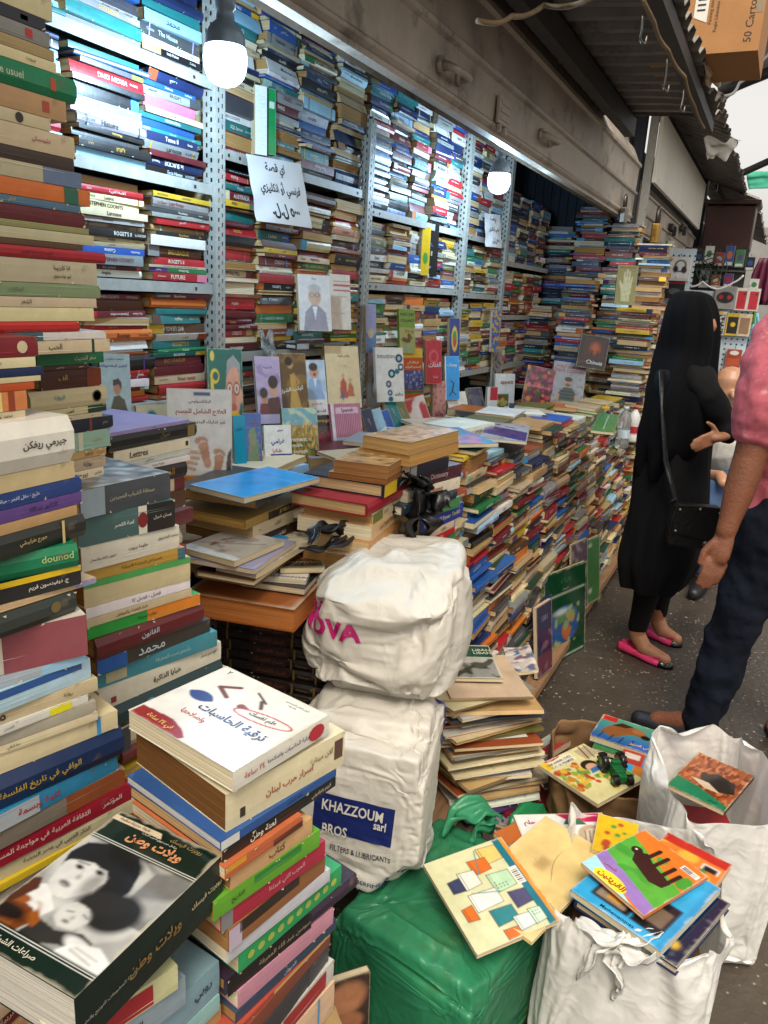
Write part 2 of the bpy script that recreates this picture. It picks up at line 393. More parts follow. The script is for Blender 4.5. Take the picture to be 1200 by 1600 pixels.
def stack(x, y, z, top, name, cols, r, L=(.17, .215), T=(.009, .034), W=(.125, .16), pages=.2, yaw=0, jit=.035, lean=(0, 0), jx=.012, jy=.012, hard=.22, ara=.5, prio=1, tilt=0, nmax=999):
    """a pile of lying books from z up to top; lean shifts it as it rises"""
    z0 = z; pile = []; drift = 0
    while z < top - .008 and len(pile) < nmax:
        t = r.uniform(*T) * (1.35 if r.random() < .12 else 1) * (.6 if r.random() < .2 else 1); t = min(max(t, .0068), top - z)
        if t < .006: break
        c = r.choice(cols); cc = shade(c, r); a = r.random() < ara
        k = (z - z0); drift += r.uniform(-.004, .004); drift *= .9
        b = lying(x + lean[0] * k + drift + r.uniform(-jx, jx), y + lean[1] * k + r.uniform(-jy, jy), z, r.uniform(*L), r.uniform(*W), t, yaw + r.uniform(-jit, jit) * (2.5 if r.random() < .1 else 1),
                  'pages' if r.random() < pages else 'spine', r.random() < .35, (tilt + r.uniform(-.008, .008), r.uniform(-.01, .01)),
                  col=cc, cname=c, hard=r.random() < hard, ara=a, pcol=r.choice(PCOLS), slump=r.uniform(-.5, .5) if r.random() < .4 else 0, spine=random_print(r, cc, t, a), stack=name, prio=prio)
        pile.append(b); z += t + .0008
    for i, b in enumerate(reversed(pile)): b['ord'] = i + 1
    return pile
def edges(name, plane, rows, r, prio=3, Wd=(.14, .165), maxL=.25):
    """a pile read off the photo: each row is the lower spine edge (x y x y in the photo) on the plane Y=plane; lengths and thicknesses follow from it"""
    pile = []; zt = None
    for row in rows:
        xl, yl, xr, yr, c = row[:5]; o = row[5] if len(row) > 5 else {}
        pl = o.get('y', plane)
        z = (at(xl, yl, y=pl).z + at(xr, yr, y=pl).z) / 2; near = abs(z - 1.5) < .3
        if zt is not None and z > zt - .006: z = zt - .006
        p, q = (at(xl, yl, y=pl), at(xr, yr, y=pl)) if near else (at(xl, yl, z=z), at(xr, yr, z=z))
        p.z = q.z = z
        if 'L' in o:
            p = q + (p - q).normalized() * o['L']
        Lg = (q - p).length; 
        yaw = math.atan2(q.y - p.y, q.x - p.x)
        T = (zt - z - .0006) if zt is not None else o.get('T', .03)
        zt = z; T = o.get('T', T)
        cc = lin(o['hex']) if 'hex' in o else shade(c, r); mid = (p + q) / 2
        a = o.get('ara', True)
        k = {x: o[x] for x in ('front', 'gloss', 'title') if x in o}
        b = lying(mid.x, mid.y, z, Lg, o.get('W', r.uniform(*Wd)), T, yaw, o.get('out', 'spine'), o.get('flip', False), (0, 0), col=cc, cname=c, hard=o.get('hard', False), ara=a,
                  pcol=o.get('pcol', r.choice(PCOLS)), spine=o.get('sp') or random_print(r, cc, T, a), stack=name, prio=prio, **k)
        pile.append(b)
    for i, b in enumerate(pile): b['ord'] = i + 1
    return pile
def cover(px, py, y, wpx, hpx, name_label, ops, texts, col='white', yaw=-25, lean=14, T=.016, n=40, ara=True, hard=False, gloss=True, up=None, roll=0, pcol='cdbb96', W=None, cat_hex=None):
    """a book shown front on: foot of its cover at photo point (px,py) on the plane Y=y, wpx by hpx photo pixels large; lean tips it back"""
    p = at(px, py, y=y); s = mpp(p)
    N = Vector((math.sin(R(yaw)), -math.cos(R(yaw)), 0)); view = (EYE - p); view.z = 0; view.normalize()
    cosn = max(.35, N.dot(view)); w_ = wpx * s / cosn; h_ = hpx * s * 1.02
    U = Vector((-N.x * math.sin(R(lean)), -N.y * math.sin(R(lean)), math.cos(R(lean)))); Rt = U.cross(N); Rt.normalize(); N2 = Rt.cross(U)
    if roll: q = Matrix.Rotation(R(roll), 3, N2); U = q @ U; Rt = q @ Rt
    X, Y = (U, -Rt) if ara else (-U, Rt)
    o = p + U * h_ / 2 + Rt * (w_ / 2 if ara else -w_ / 2) - N2 * T
    M = Matrix(((X.x, Y.x, N2.x, o.x), (X.y, Y.y, N2.y, o.y), (X.z, Y.z, N2.z, o.z), (0, 0, 0, 1)))
    c = cat_hex or PAL[col]
    b = dict(L=h_, W=w_, T=T, M=M, out='front', col=lin(c), cname=col, hard=hard, ara=ara, pcol=pcol, front=(ops, texts, n), gloss=gloss, label=name_label, prio=9)
    BOOKS.append(b); return b
def flat(c4, z, T, name_label, ops, texts, col='white', n=50, ara=False, hard=False, gloss=True, pcol='cdbb96', tilt=(0, 0), cat_hex=None, sp=None, curl=0):
    """a book lying face up: photo points of its front's bottom-left, bottom-right, top-right and top-left corners at height z"""
    P = [at(x, y, z=z) for x, y in c4]
    Rt = ((P[1] - P[0]) + (P[2] - P[3])); Up = ((P[3] - P[0]) + (P[2] - P[1])); w_ = Rt.length / 2; h_ = Up.length / 2
    Rt.normalize(); Up = (Up - Rt * Up.dot(Rt)).normalized(); N2 = Rt.cross(Up)
    if tilt[0]: q = Matrix.Rotation(R(tilt[0]), 3, Rt); Up = q @ Up; N2 = q @ N2
    if tilt[1]: q = Matrix.Rotation(R(tilt[1]), 3, Up); Rt = q @ Rt; N2 = q @ N2
    c = (P[0] + P[1] + P[2] + P[3]) / 4
    X, Y = (Up, -Rt) if ara else (-Up, Rt)
    o = c + Rt * (w_ / 2 if ara else -w_ / 2) - N2 * T
    M = Matrix(((X.x, Y.x, N2.x, o.x), (X.y, Y.y, N2.y, o.y), (X.z, Y.z, N2.z, o.z), (0, 0, 0, 1)))
    b = dict(L=h_, W=w_, T=T, M=M, out='front', col=lin(cat_hex or PAL[col]), cname=col, hard=hard, ara=ara, pcol=pcol, front=(ops, texts, n), gloss=gloss, label=name_label, prio=9, spine=sp or [], curl=curl)
    BOOKS.append(b); return b
def book_area(b):
    """photo pixels that the book's side towards the camera covers, roughly (0 outside the frame)"""
    L, W, T = b['L'], b['W'], b['T']; M = b['M']
    pts = [project(M @ Vector(c)) for c in ((-L / 2, 0, 0), (L / 2, 0, 0), (L / 2, 0, T), (-L / 2, 0, T), (L / 2, W, T), (-L / 2, W, T), (L / 2, W, 0), (-L / 2, W, 0))]
    if any(p is None for p in pts): return 0
    xs = [min(1200, max(0, p[0])) for p in pts]; ys = [min(1600, max(0, p[1])) for p in pts]
    f = pts[:4] if b['out'] != 'pages' else pts[4:]
    if max(xs) - min(xs) < 2 or max(ys) - min(ys) < 2: return 0
    return (max(xs) - min(xs)) * T / mpp(M @ Vector((0, 0, 0)))
# ------------------------------------------------------------------ plastic film: each bag is a loose shell dropped over the books it holds (cloth, run here once, kept as plain mesh)
def _se(c, e): return math.copysign(abs(c) ** (2 / e), c)
def drop_bags(specs, frames=30):
    objs = []
    def collider(v, f):
        m = bpy.data.meshes.new('c'); m.from_pydata(v, [], f); c = bpy.data.objects.new('c', m); COL.objects.link(c)
        c.modifiers.new('c', 'COLLISION'); c.collision.thickness_outer = .004; c.collision.cloth_friction = 8; objs.append(c)
    collider([(-9, -9, 0), (9, -9, 0), (9, 9, 0), (-9, 9, 0), (-9, -9, -.1), (9, -9, -.1), (9, 9, -.1), (-9, 9, -.1)], [(0, 1, 2, 3), (7, 6, 5, 4), (0, 4, 5, 1), (1, 5, 6, 2), (2, 6, 7, 3), (3, 7, 4, 0)])
    out = {}
    for si, (name, hx, hy, h, loose, op, boxes, pins, nu, nv) in enumerate(specs):
        ox = si * 1.2; vs = []
        for j in range(nv):
            t = j / (nv - 1); z = t * h * (1.16 if not op else 1); k = 1 + loose
            if t < .12: k *= max(.06, math.sqrt(t * 8.3)) if t * 8.3 < 1 else 1
            if not op and t > .8: k *= max(.08, 1 - ((t - .8) / .2) ** 1.5)
            for i in range(nu):
                a = 2 * math.pi * i / nu; c, s = math.cos(a), math.sin(a); q = 1 + .022 * noise.noise((c * 2 + si * 9, s * 2, z * 8))
                zz = z + .004 + (op * t ** 4 * .05 * noise.noise((c * 1.6 + si * 3, s * 1.6, 7)))
                vs.append((ox + hx * k * q * _se(c, 4), hy * k * q * _se(s, 4), zz))
        fs = [(j * nu + i, j * nu + (i + 1) % nu, (j + 1) * nu + (i + 1) % nu, (j + 1) * nu + i) for j in range(nv - 1) for i in range(nu)] + [tuple(range(nu))[::-1]]
        if not op: fs.append(tuple((nv - 1) * nu + i for i in range(nu)))
        me = bpy.data.meshes.new(name); me.from_pydata(vs, [], fs); o = bpy.data.objects.new(name, me); COL.objects.link(o); objs.append(o)
        for (x0, y0, z0, x1, y1, z1, ro) in boxes:
            cx, cy = (x0 + x1) / 2, (y0 + y1) / 2; v = []
            for z in (z0, z1):
                for x, y in ((x0, y0), (x1, y0), (x1, y1), (x0, y1)):
                    dx, dy = x - cx, y - cy; v.append((ox + cx + dx * math.cos(ro) - dy * math.sin(ro), cy + dx * math.sin(ro) + dy * math.cos(ro), z))
            collider(v, [(0, 3, 2, 1), (4, 5, 6, 7), (0, 1, 5, 4), (1, 2, 6, 5), (2, 3, 7, 6), (3, 0, 4, 7)])
        m = o.modifiers.new('cl', 'CLOTH'); s = m.settings; s.quality = 6; s.mass = .02; s.tension_stiffness = s.compression_stiffness = 25; s.shear_stiffness = 8; s.bending_stiffness = .15
        s.tension_damping = 8; s.bending_damping = .5; s.air_damping = 2; s.shrink_min = -.035 if not op else -.11
        m.collision_settings.distance_min = .003; m.collision_settings.collision_quality = 3; m.collision_settings.use_self_collision = False; m.point_cache.frame_end = frames + 5
        if pins:
            g_ = o.vertex_groups.new(name='pin'); nn = 2
            idx = [(nv - 1 - r_) * nu + i for r_ in range(nn) for i in range(nu) if pins(math.cos(2 * math.pi * i / nu), math.sin(2 * math.pi * i / nu))]
            g_.add(idx, 1, 'REPLACE'); s.vertex_group_mass = 'pin'
        out[name] = (o, ox, [tuple(f) for f in fs])
    for f in range(1, frames + 1): SC.frame_set(f)
    dg = bpy.context.evaluated_depsgraph_get(); res = {}
    for k, (o, ox, fs) in out.items():
        me = o.evaluated_get(dg).to_mesh(); res[k] = ([(v.co.x - ox, v.co.y, v.co.z) for v in me.vertices], fs); o.evaluated_get(dg).to_mesh_clear()
    for o in objs: bpy.data.objects.remove(o)
    SC.frame_set(1)
    return res
BAGS = drop_bags([
    ('lub', .13, .155, .385, .04, 0, [(-.12, -.145, .012, .12, .145, .27, .02), (-.115, -.14, .27, .12, .13, .33, -.06), (-.06, -.13, .33, .11, .10, .365, .12)], None, 130, 76),
    ('nova', .18, .155, .31, .07, 0, [(-.11, -.10, .012, .12, .10, .07, .1), (-.14, -.12, .07, .15, .13, .16, -.12), (-.15, -.13, .16, .165, .12, .235, .15), (-.07, -.13, .235, .15, .07, .285, .25)], None, 140, 76),
    ('green', .21, .18, .295, .06, 0, [(-.195, -.165, .012, .195, .165, .235, 0), (-.19, -.16, .235, .18, .15, .28, .05)], None, 140, 76),
    ('front', .19, .158, .385, .05, 1, [(-.17, -.138, .012, .17, .138, .26, 0), (-.16, -.13, .26, .16, .13, .335, .06)], lambda c, s: math.cos(math.atan2(s, c) * 6 + 1) > -.1, 160, 90),
    ('side', .175, .13, .43, .05, 1, [(-.15, -.11, .012, .15, .11, .15, 0), (-.145, -.10, .15, .14, .1, .235, .1)], lambda c, s: math.cos(math.atan2(s, c) * 5 + 2) > -.2, 140, 84)])
# ------------------------------------------------------------------ the setting: lane, shop shell, shelving, shutters, roofs
def ground_mat():
    m = mat('lane_asphalt', '413930', rough=.46, var=.5, vscale=1.7, rvar=.2, bump=.5, bscale=45)
    nt = m.node_tree; N = nt.nodes; L = nt.links.new; p = N['Principled BSDF']
    tc = N.new('ShaderNodeTexCoord')
    v = N.new('ShaderNodeTexVoronoi'); v.inputs['Scale'].default_value = 42; L(tc.outputs['Object'], v.inputs['Vector'])
    n = N.new('ShaderNodeTexNoise'); n.inputs['Scale'].default_value = 9; n.inputs['Detail'].default_value = 6; L(tc.outputs['Object'], n.inputs['Vector'])
    add = N.new('ShaderNodeMath'); add.operation = 'MULTIPLY_ADD'; add.inputs[1].default_value = -.5; L(n.outputs['Fac'], add.inputs[0]); L(v.outputs['Distance'], add.inputs[2])
    r = N.new('ShaderNodeMapRange'); r.inputs[1].default_value = -.2; r.inputs[2].default_value = -.055; r.inputs[3].default_value = 1; r.inputs[4].default_value = 0
    L(add.outputs[0], r.inputs[0])
    x = N.new('ShaderNodeMix'); x.data_type = 'RGBA'; x.inputs[7].default_value = (*lin('a89a86'), 1)
    src = p.inputs['Base Color'].links[0].from_socket
    L(r.outputs[0], x.inputs[0]); L(src, x.inputs[6]); L(x.outputs[2], p.inputs['Base Color'])
    return m
g = MB(); g.box((-30, -30, -.3), (60, 30, 0)); tag(g.build('ground', ground_mat()), kind='structure')
M_STEEL = mat('white_painted_steel', '98978f', rough=.5, var=.2, vscale=30, stain=('6b5a48', 9, .60, .1))
M_DARKST = mat('dark_steel', '2b2a2a', rough=.6, var=.3, vscale=12)
M_SHUT = mat('weathered_galvanised_steel', 'aa9f92', rough=.5, metal=.15, var=.35, vscale=3.5, bump=.12, bscale=70, stain=('6f675c', 5, .54, .12), rvar=.12)
M_SILV = mat('bare_metal_slats', 'a7a6a0', rough=.35, metal=.7, var=.2, vscale=5)
M_ROOF = mat('corrugated_roof_underside', '7a756e', rough=.55, metal=.25, var=.4, vscale=3, stain=('2f2419', 2.5, .55, .15))
M_WOOD = mat('weathered_plank', '8a6848', rough=.8, var=.35, vscale=5, stretch=(1.5, 14, 14), bump=.3, bscale=30)
M_DKWOOD = mat('dark_varnished_wood', '3a1a12', rough=.4, var=.3, vscale=4, stretch=(10, 1, 1))
M_CARD = mat('brown_cardboard', 'a9794a', rough=.85, var=.1, vscale=12)
M_WALL = mat('dark_shop_wall', '2a2f38', rough=.85, var=.3, vscale=5, bump=.3, bscale=12)
M_ROPE = mat('jute_rope', '7d684c', rough=.9, var=.3, vscale=60)
M_BLACKPL = mat('black_plastic', '141414', rough=.3)
M_CHROME = mat('worn_metal', '6c675f', rough=.35, metal=.9, var=.2)
M_BRASS = mat('brass', 'a9813b', rough=.35, metal=.8, var=.15)

sh = empty('shop_building', (2.3, 1.9, 0), 'dark interior shell of the bookshop behind its shelves', 'shop')
def part(p, name, m, build, bevel=0):
    b = MB(); build(b); return b.build(name, m, p, Matrix.Translation(-p.location) if p else None, bevel)
part(sh, 'back_wall', M_WALL, lambda b: b.box((-1.2, 1.95, 0), (5.75, 2.1, 2.95)))
part(sh, 'side_wall', M_WALL, lambda b: (b.box((5.62, 1.0, 0), (5.75, 1.95, 2.95)), [b.box((5.6, 1.02 + i * .06, 0), (5.62, 1.05 + i * .06, 2.9)) for i in range(15)]))
part(sh, 'side_wall', M_WALL, lambda b: b.box((-1.3, 1.0, 0), (-1.2, 1.95, 2.95)))
part(sh, 'ceiling', M_WALL, lambda b: b.box((-1.2, 1.05, 2.8), (5.62, 1.95, 2.9)))

# slotted-angle shelving
su = empty('shelving_unit', (2.6, 1.65, 0), 'white slotted-angle steel shelving lined with piled paperbacks at the shop back', 'shelves')
def slotted(b, x, y, z0, z1):
    for ax in (0, 1):                                      # two flanges of the angle, with real slots
        def q(u, z, d): return (x + u, y + d, z) if ax == 0 else (x + d, y + u, z)
        def bx(u0, u1, za, zb):
            p, r_ = q(u0, za, 0), q(u1, zb, .0022); b.box(tuple(map(min, p, r_)), tuple(map(max, p, r_)))
        o = .0023 if ax else 0
        bx(o, .011, z0, z1); bx(.019, .027, z0, z1); bx(.034, .042, z0, z1); z = z0
        k = 0
        while z < z1:
            bx(.011, .019, z, z + .014); bx(.027, .034, z + .0125, z + .0265); z += .025
PX = [.86, 1.803, 2.685, 3.70, 4.345, 5.30]
for x in PX[1:5]: part(su, 'post', M_STEEL, lambda b: slotted(b, x, 1.435, .05, 2.62 if x > 3 else 2.1 if x > 2.3 else 2.62))
SHELF = [[.8, 1.19, 1.50, 1.76, 2.02], [.8, 1.305, 1.86], [.8, 1.13, 1.54, 1.81], [.8, 1.13, 1.53, 1.81], [.8, 1.13, 1.42, 1.72]]
for i, hs_ in enumerate(SHELF):
    for z in hs_:
        def bs(b):
            x0, x1 = PX[i] + .045, PX[i + 1] - .003
            b.box((x0, 1.447, z - .006), (x1, 1.87, z - .003)); b.box((x0, 1.444, z - .030), (x1, 1.447, z - .003)); b.box((x0, 1.868, z - .036), (x1, 1.871, z - .006))
            for k in range(int((x1 - x0) / .05)): b.box((x0 + .02 + k * .05, 1.4425, z - .021), (x0 + .028 + k * .05, 1.4438, z - .013), m=1) if k in (0, 1, int((x1 - x0) / .05) - 1) else None
        part(su, 'shelf', [M_STEEL, M_DARKST], bs)

# rolled-up shutter across the shop front
def shutter(name, label, x0, x1, y, z, sc, m, parts=True, group='roller shutters along the lane'):
    e = empty(name, ((x0 + x1) / 2, y, z), label, 'shutter', group)
    prof = [(.03, 0), (.0, .0), (-.012, .012), (-.014, .02), (-.008, .028), (-.012, .145), (-.026, .152), (-.028, .165), (-.014, .172), (-.012, .18), (-.016, .31), (-.03, .318), (-.03, .335), (-.012, .345), (.0, .37), (.03, .43), (.07, .47), (.075, .5)]
    def bd(b):
        n = len(prof); vs = [(x, y + p * 1.0, z + q * sc) for x in (x0, x1) for p, q in prof]
        b.add(vs, [(i, n + i, n + i + 1, i + 1) for i in range(n - 1)])
        b.add([(x, y + .09, z + q * sc) for x in (x0, x1) for q in (0, .5)] , [(0, 1, 3, 2)])
        for k in (0, n): b.add([vs[k + i] for i in range(n)] + [(vs[k][0], y + .09, z + .5 * sc), (vs[k][0], y + .09, z)], [tuple(range(n + 2))])
    part(e, 'slat_curtain', m, bd)
    part(e, 'barrel_cover', M_DARKST, lambda b: b.box((x0, y + .1, z + .3 * sc), (x1, y + .4, z + .78 * sc)))  # box behind the curtain; its dark colour carries the shade of the gap
    part(e, 'bottom_rail', m, lambda b: b.box((x0, y - .004, z - .016), (x1, y + .03, z - .002)))
    return e
shut = shutter('roller_shutter', 'long weathered brown-grey roller shutter rolled up over the bookshelves', -1.1, 5.55, 1.0, 2.06, 1.0, M_SHUT)
def handle(b, px, py, s=1.):
    p = at(px, py, y=.985); pts = []
    for i in range(9):
        a = math.pi * i / 8; pts.append((p.x + math.cos(a) * -.075 * s, .985 - .052 * math.sin(a) ** .7 * s, p.z - .012 * math.sin(a)))
    b.tube(pts, [.016, .013, .011, .011, .011, .011, .011, .013, .016], n=8)
    for sx in (-1, 1): b.tube([(p.x + sx * .075 * s, .99, p.z), (p.x + sx * .075 * s, .975, p.z)], .022, n=10)
for hp in ((703, 112), (852, 216)): part(shut, 'handle', M_SHUT, lambda b: handle(b, *hp))
def badge(b):
    p = at(784, 172, y=.985)
    b.box((p.x - .06, .972, p.z - .05), (p.x + .06, .984, p.z + .035))
    for k in range(3): b.box((p.x - .045, .968, p.z - .038 + k * .024), (p.x + .045, .972, p.z - .026 + k * .024))
    b.box((p.x - .04, .972, p.z - .075), (p.x - .02, .984, p.z - .05)); b.box((p.x + .02, .972, p.z - .075), (p.x + .04, .984, p.z - .05))
part(shut, 'maker_badge', M_SHUT, badge, .003)
def padlock(name, label, p, s, m):
    e = empty(name, p, label, 'padlock')
    b = MB(); b.box((-.03 * s, -.012 * s, -.06 * s), (.03 * s, .012 * s, 0)); b.build('body', m, e, None, .004 * s)
    b = MB(); b.tube([(-.02 * s, 0, 0), (-.02 * s, 0, .03 * s), (-.012 * s, 0, .045 * s), (0, 0, .05 * s), (.012 * s, 0, .045 * s), (.02 * s, 0, .03 * s), (.02 * s, 0, 0)], .005 * s, n=8); b.build('shackle', M_CHROME, e)
padlock('padlock', 'small worn padlock hanging at the end of the bookshop shutter', at(976, 325, y=.97), 1.5, M_CHROME)
padlock('padlock', 'big brass padlock hanging beside the white sign board', at(1027, 350, x=5.85), 2.2, M_BRASS)

# corrugated canopy over the shop front
def canopy(name, label, x0, x1, ya, za, yb, zb, pitch=.13, beams=(), rope=False):
    e = empty(name, ((x0 + x1) / 2, (ya + yb) / 2, za), label, 'canopy', 'corrugated canopies over the shop fronts')
    def bd(b):
        x = x0; top = []; 
        while x < x1:
            top += [(x, 0), (x + pitch * .3, 0), (x + pitch * .42, .026), (x + pitch * .88, .026)]; x += pitch
        top.append((x1, 0)); n = len(top); rows = 6; r = random.Random(5)
        vs = []
        for j in range(rows + 1):
            t = j / rows
            for k, (xx, dz) in enumerate(top):
                ex = (noise.noise((xx * 3, 1, 2)) * .045 + (.012 if k % 4 > 1 else 0)) if j == rows else 0
                vs.append((xx, ya + (yb - ya) * t - ex, za + (zb - za) * t + dz + noise.noise((xx * 1.3, t * 2, 5)) * .012))
        b.add(vs, [(j * n + i, j * n + i + 1, (j + 1) * n + i + 1, (j + 1) * n + i) for j in range(rows) for i in range(n - 1)])
    o = part(e, 'sheet', M_ROOF, bd); sm = o.modifiers.new('thickness', 'SOLIDIFY'); sm.thickness = .004
    for (y, h, t) in beams:
        z = za + (zb - za) * (y - ya) / (yb - ya) - .012
        part(e, 'beam', M_DARKST, lambda b: (b.box((x0, y - t / 2, z - h), (x1, y - t / 2 + .006, z)), b.box((x0, y - t / 2, z - .006), (x1, y + t / 2, z - .001)), b.box((x0, y - t / 2 + .006, z - h), (x1, y + t / 2, z - h + .005))))
    return e
can = canopy('canopy', 'dark corrugated metal canopy over the bookshop shutter', -1.5, 4.5, 1.04, 2.475, .45, 2.43, .14, [(.87, .09, .05), (.49, .055, .05)])
canopy('canopy', 'corrugated metal canopy beyond the bookshop, over the white sign board', 5.3, 9.6, 1.15, 2.95, .55, 2.72, .14, [(1.0, .08, .05)])
canopy('canopy', 'farthest corrugated canopy down the lane above the silver shutter', 9.9, 16, 1.15, 3.0, .45, 2.72, .14, [(.9, .08, .05)])
# ropes and wire hooks tied under the canopy edge
def rope(name, label, pts, r, m, cat='rope', sway=.01):
    b = MB(); P = []
    for i in range(len(pts) - 1):
        p, q = Vector(pts[i]), Vector(pts[i + 1])
        for k in range(6): t = k / 6; P.append(p.lerp(q, t) + Vector((noise.noise((i + t, 3, 1)) * sway, noise.noise((i + t, 9, 1)) * sway, -math.sin(math.pi * t) * sway)))
    P.append(Vector(pts[-1])); o = empty(name, P[0], label, cat)
    b.tube(P, r, n=6); b.build('strand', m, o, Matrix.Translation(-P[0])); return o
rope('rope', 'loose brown rope sagging along the dark canopy beam', [at(1005, 0, y=.47), at(1022, 35, y=.47), at(1045, 80, y=.47), at(1070, 120, y=.47), at(1085, 165, y=.47), at(1100, 200, y=.47)], .007, M_ROPE, sway=.01)
rope('rope', 'thin rope strung across the top under the canopy', [at(745, 32, y=.7), at(800, 25, y=.65), at(850, 8, y=.62), at(930, -6, y=.47)], .006, M_ROPE)
for hp in ((1042, 92, 1037, 135), (1003, 25, 1000, 58), (1068, 140, 1063, 168)):
    p, q = at(hp[0], hp[1], y=.47), at(hp[2], hp[3], y=.47)
    rope('wire_hook', 'bent wire hook hanging %s from the canopy rope' % {1042: 'in the middle', 1003: 'high up', 1068: 'lowest and smallest'}[hp[0]], [p, q, q + Vector((.02, -.01, -.012)), q + Vector((.035, -.01, .012))], .0035, M_CHROME, 'hook', .004)
# carton on the canopy edge
cb = empty('cardboard_carton', (3.7, .42, 2.462), 'brown printed cardboard carton overhanging the canopy edge', 'box')
def carton(b):
    b.box((3.53, .25, 2.462), (3.95, .66, 2.88))
    for t, y, z, h in (('50 Cartons', .295, 2.58, .028), ('Regie Libanaise Des Tabacs', .415, 2.63, .016), ('Packing size cigarettes', .437, 2.64, .016)):
        b.text(t, Matrix.Translation((3.5295, y, z)) @ Matrix.Rotation(R(90), 4, 'X') @ Matrix.Rotation(R(-90), 4, 'Y') @ Matrix.Rotation(R(90), 4, 'Z'), h, '2a2119', 1, .4, .4)
    b.add([(3.5292, .255, 2.59), (3.5292, .28, 2.59), (3.5292, .28, 2.63), (3.5292, .255, 2.63)], [(0, 3, 2, 1)], '8f7d62', 1)
part(cb, 'box', [M_CARD, M_PAINT], carton)
part(cb, 'label', M_PAINT, lambda b: (b.add([(3.5285, .45, 2.57), (3.5285, .50, 2.59), (3.5285, .50, 2.86), (3.5285, .45, 2.86)], [(0, 1, 2, 3)], 'd8d5cc'),
     [b.add([(3.528, .46, 2.61 + k * .018), (3.528, .49, 2.61 + k * .018), (3.528, .49, 2.617 + k * .018), (3.528, .46, 2.617 + k * .018)], [(0, 1, 2, 3)], '222222') for k in range(10)]))
def sheetcloth(name, label, pts, col, rough=.8, n=14, wav=.02, cat='cloth', m=None):
    P = [Vector(p) for p in pts]; b = MB(); vs = []
    for j in range(n + 1):
        for i in range(n + 1):
            u, v = i / n, j / n
            p = (P[0] * (1 - u) + P[1] * u) * (1 - v) + (P[3] * (1 - u) + P[2] * u) * v
            k = noise.noise((u * 3, v * 3, len(name))) * wav
            vs.append(p + Vector((k, k * .6, k)))
    b.add(vs, [(j * (n + 1) + i, j * (n + 1) + i + 1, (j + 1) * (n + 1) + i + 1, (j + 1) * (n + 1) + i) for j in range(n) for i in range(n)], col, 0, None, True)
    o = b.build(name, m or mat(name + '_cloth', col, rough=rough, var=.15, vscale=5)); s = o.modifiers.new('thickness', 'SOLIDIFY'); s.thickness = .003
    return tag(o, label, cat)
sheetcloth('cloth_scrap', 'beige cloth scrap tied under the cardboard carton', [at(1098, 82, y=.45), at(1133, 100, y=.4), at(1125, 135, y=.42), at(1102, 132, y=.45)], 'b5a287', wav=.03)
sheetcloth('plastic_sheet', 'white translucent plastic flap hanging from the canopy against the sky', [at(1100, 215, x=6), at(1158, 220, x=6), at(1135, 245, x=6), at(1105, 250, x=6)], 'c9c6bd', wav=.05, cat='plastic sheet')
sheetcloth('tarpaulin', 'grey tarpaulin stretched over the lane, top right', [at(1118, 30, x=5), at(1330, -120, x=5), at(1330, 40, x=9), at(1122, 168, x=9)], '8b8b88', n=20, wav=.06, cat='tarpaulin')
sheetcloth('awning', 'narrow green awning over the lane far away', [at(1165, 270, x=14), at(1240, 262, x=14), at(1240, 292, x=14), at(1170, 296, x=14)], '3fa585', wav=.03, cat='awning')
for i, (p, q, lb) in enumerate([((1125, 145, 6.2), (1260, 88, 6.2), 'dark roof bar below the grey tarpaulin'), ((1150, 275, 9), (1260, 225, 9), 'grey roof bar crossing the white sky above the green awning')]):
    rope('roof_bar', lb, [at(p[0], p[1], x=p[2]), at(q[0], q[1], x=q[2])], .035, M_DARKST, 'roof bar', 0)
rope('power_cable', 'white cable curving in front of the bright sky', [at(1132, 150, x=5.6), at(1155, 130, x=5.6), at(1185, 100, x=5.6), at(1215, 60, x=5.6)], .009, mat('white_cable', 'd0d0d0'), 'cable', .02)

# ---- the next shop along the lane
part(empty('door_post', (5.70, .98, 0), 'thin pale metal post between the bookshop and the phone accessory stall', 'post'), 'upright', M_STEEL, lambda b: (b.box((5.70, .93, 0), (5.74, .935, 2.86)), b.box((5.70, .935, 0), (5.705, .98, 2.86))))
def signboard(b):
    p = [at(1014, 214, y=.93), at(1105, 291, y=.93), at(1101, 352, y=.93), at(1006, 283, y=.93)]
    x0, x1 = 5.72, 8.9; z0, z1 = 2.31, 2.74
    b.box((x0, .90, z0), (x1, .925, z1))
    for x in (x0 + .15, (x0 + x1) / 2, x1 - .15):
        for z in (z0 + .04, z1 - .04): b.box((x - .012, .894, z - .012), (x + .012, .9, z + .012), '55524d')
part(empty('sign_board', (7.3, .93, 2.3), 'blank off-white sign board fixed above the second shutter', 'sign'), 'panel', mat('whitewashed_board', 'dcd8cc', rough=.6, var=.12, vscale=2.5, stain=('8d7f6a', 2, .66, .1)), signboard, .006)
s2 = shutter('roller_shutter', 'rolled shutter with a brass padlock under the white sign board', 5.76, 9.4, 1.0, 2.02, .75, M_SHUT)
s3 = shutter('roller_shutter', 'bare silver shutter beyond the brown wooden box', 9.9, 15.5, .9, 2.0, 1.0, M_SILV)
def bracket(b):
    for px in (1046, 1062):
        p = at(px, 357, y=.99); b.box((p.x - .12, .95, p.z - .02), (p.x + .12, .985, p.z + .03)); b.box((p.x - .03, .93, p.z - .06), (p.x + .03, .96, p.z + .01))
part(s2, 'lock_bracket', M_DARKST, bracket)
wb = empty('wooden_box', (9.6, .8, 2.2), 'dark brown wooden box mounted above the lane beyond the sign board', 'box')
part(wb, 'body', M_DKWOOD, lambda b: b.box((9.35, .42, 2.16), (9.75, .9, 2.6)), .01)
part(wb, 'lid', M_DKWOOD, lambda b: b.box((9.3, .38, 2.602), (9.8, .94, 2.65)), .008)
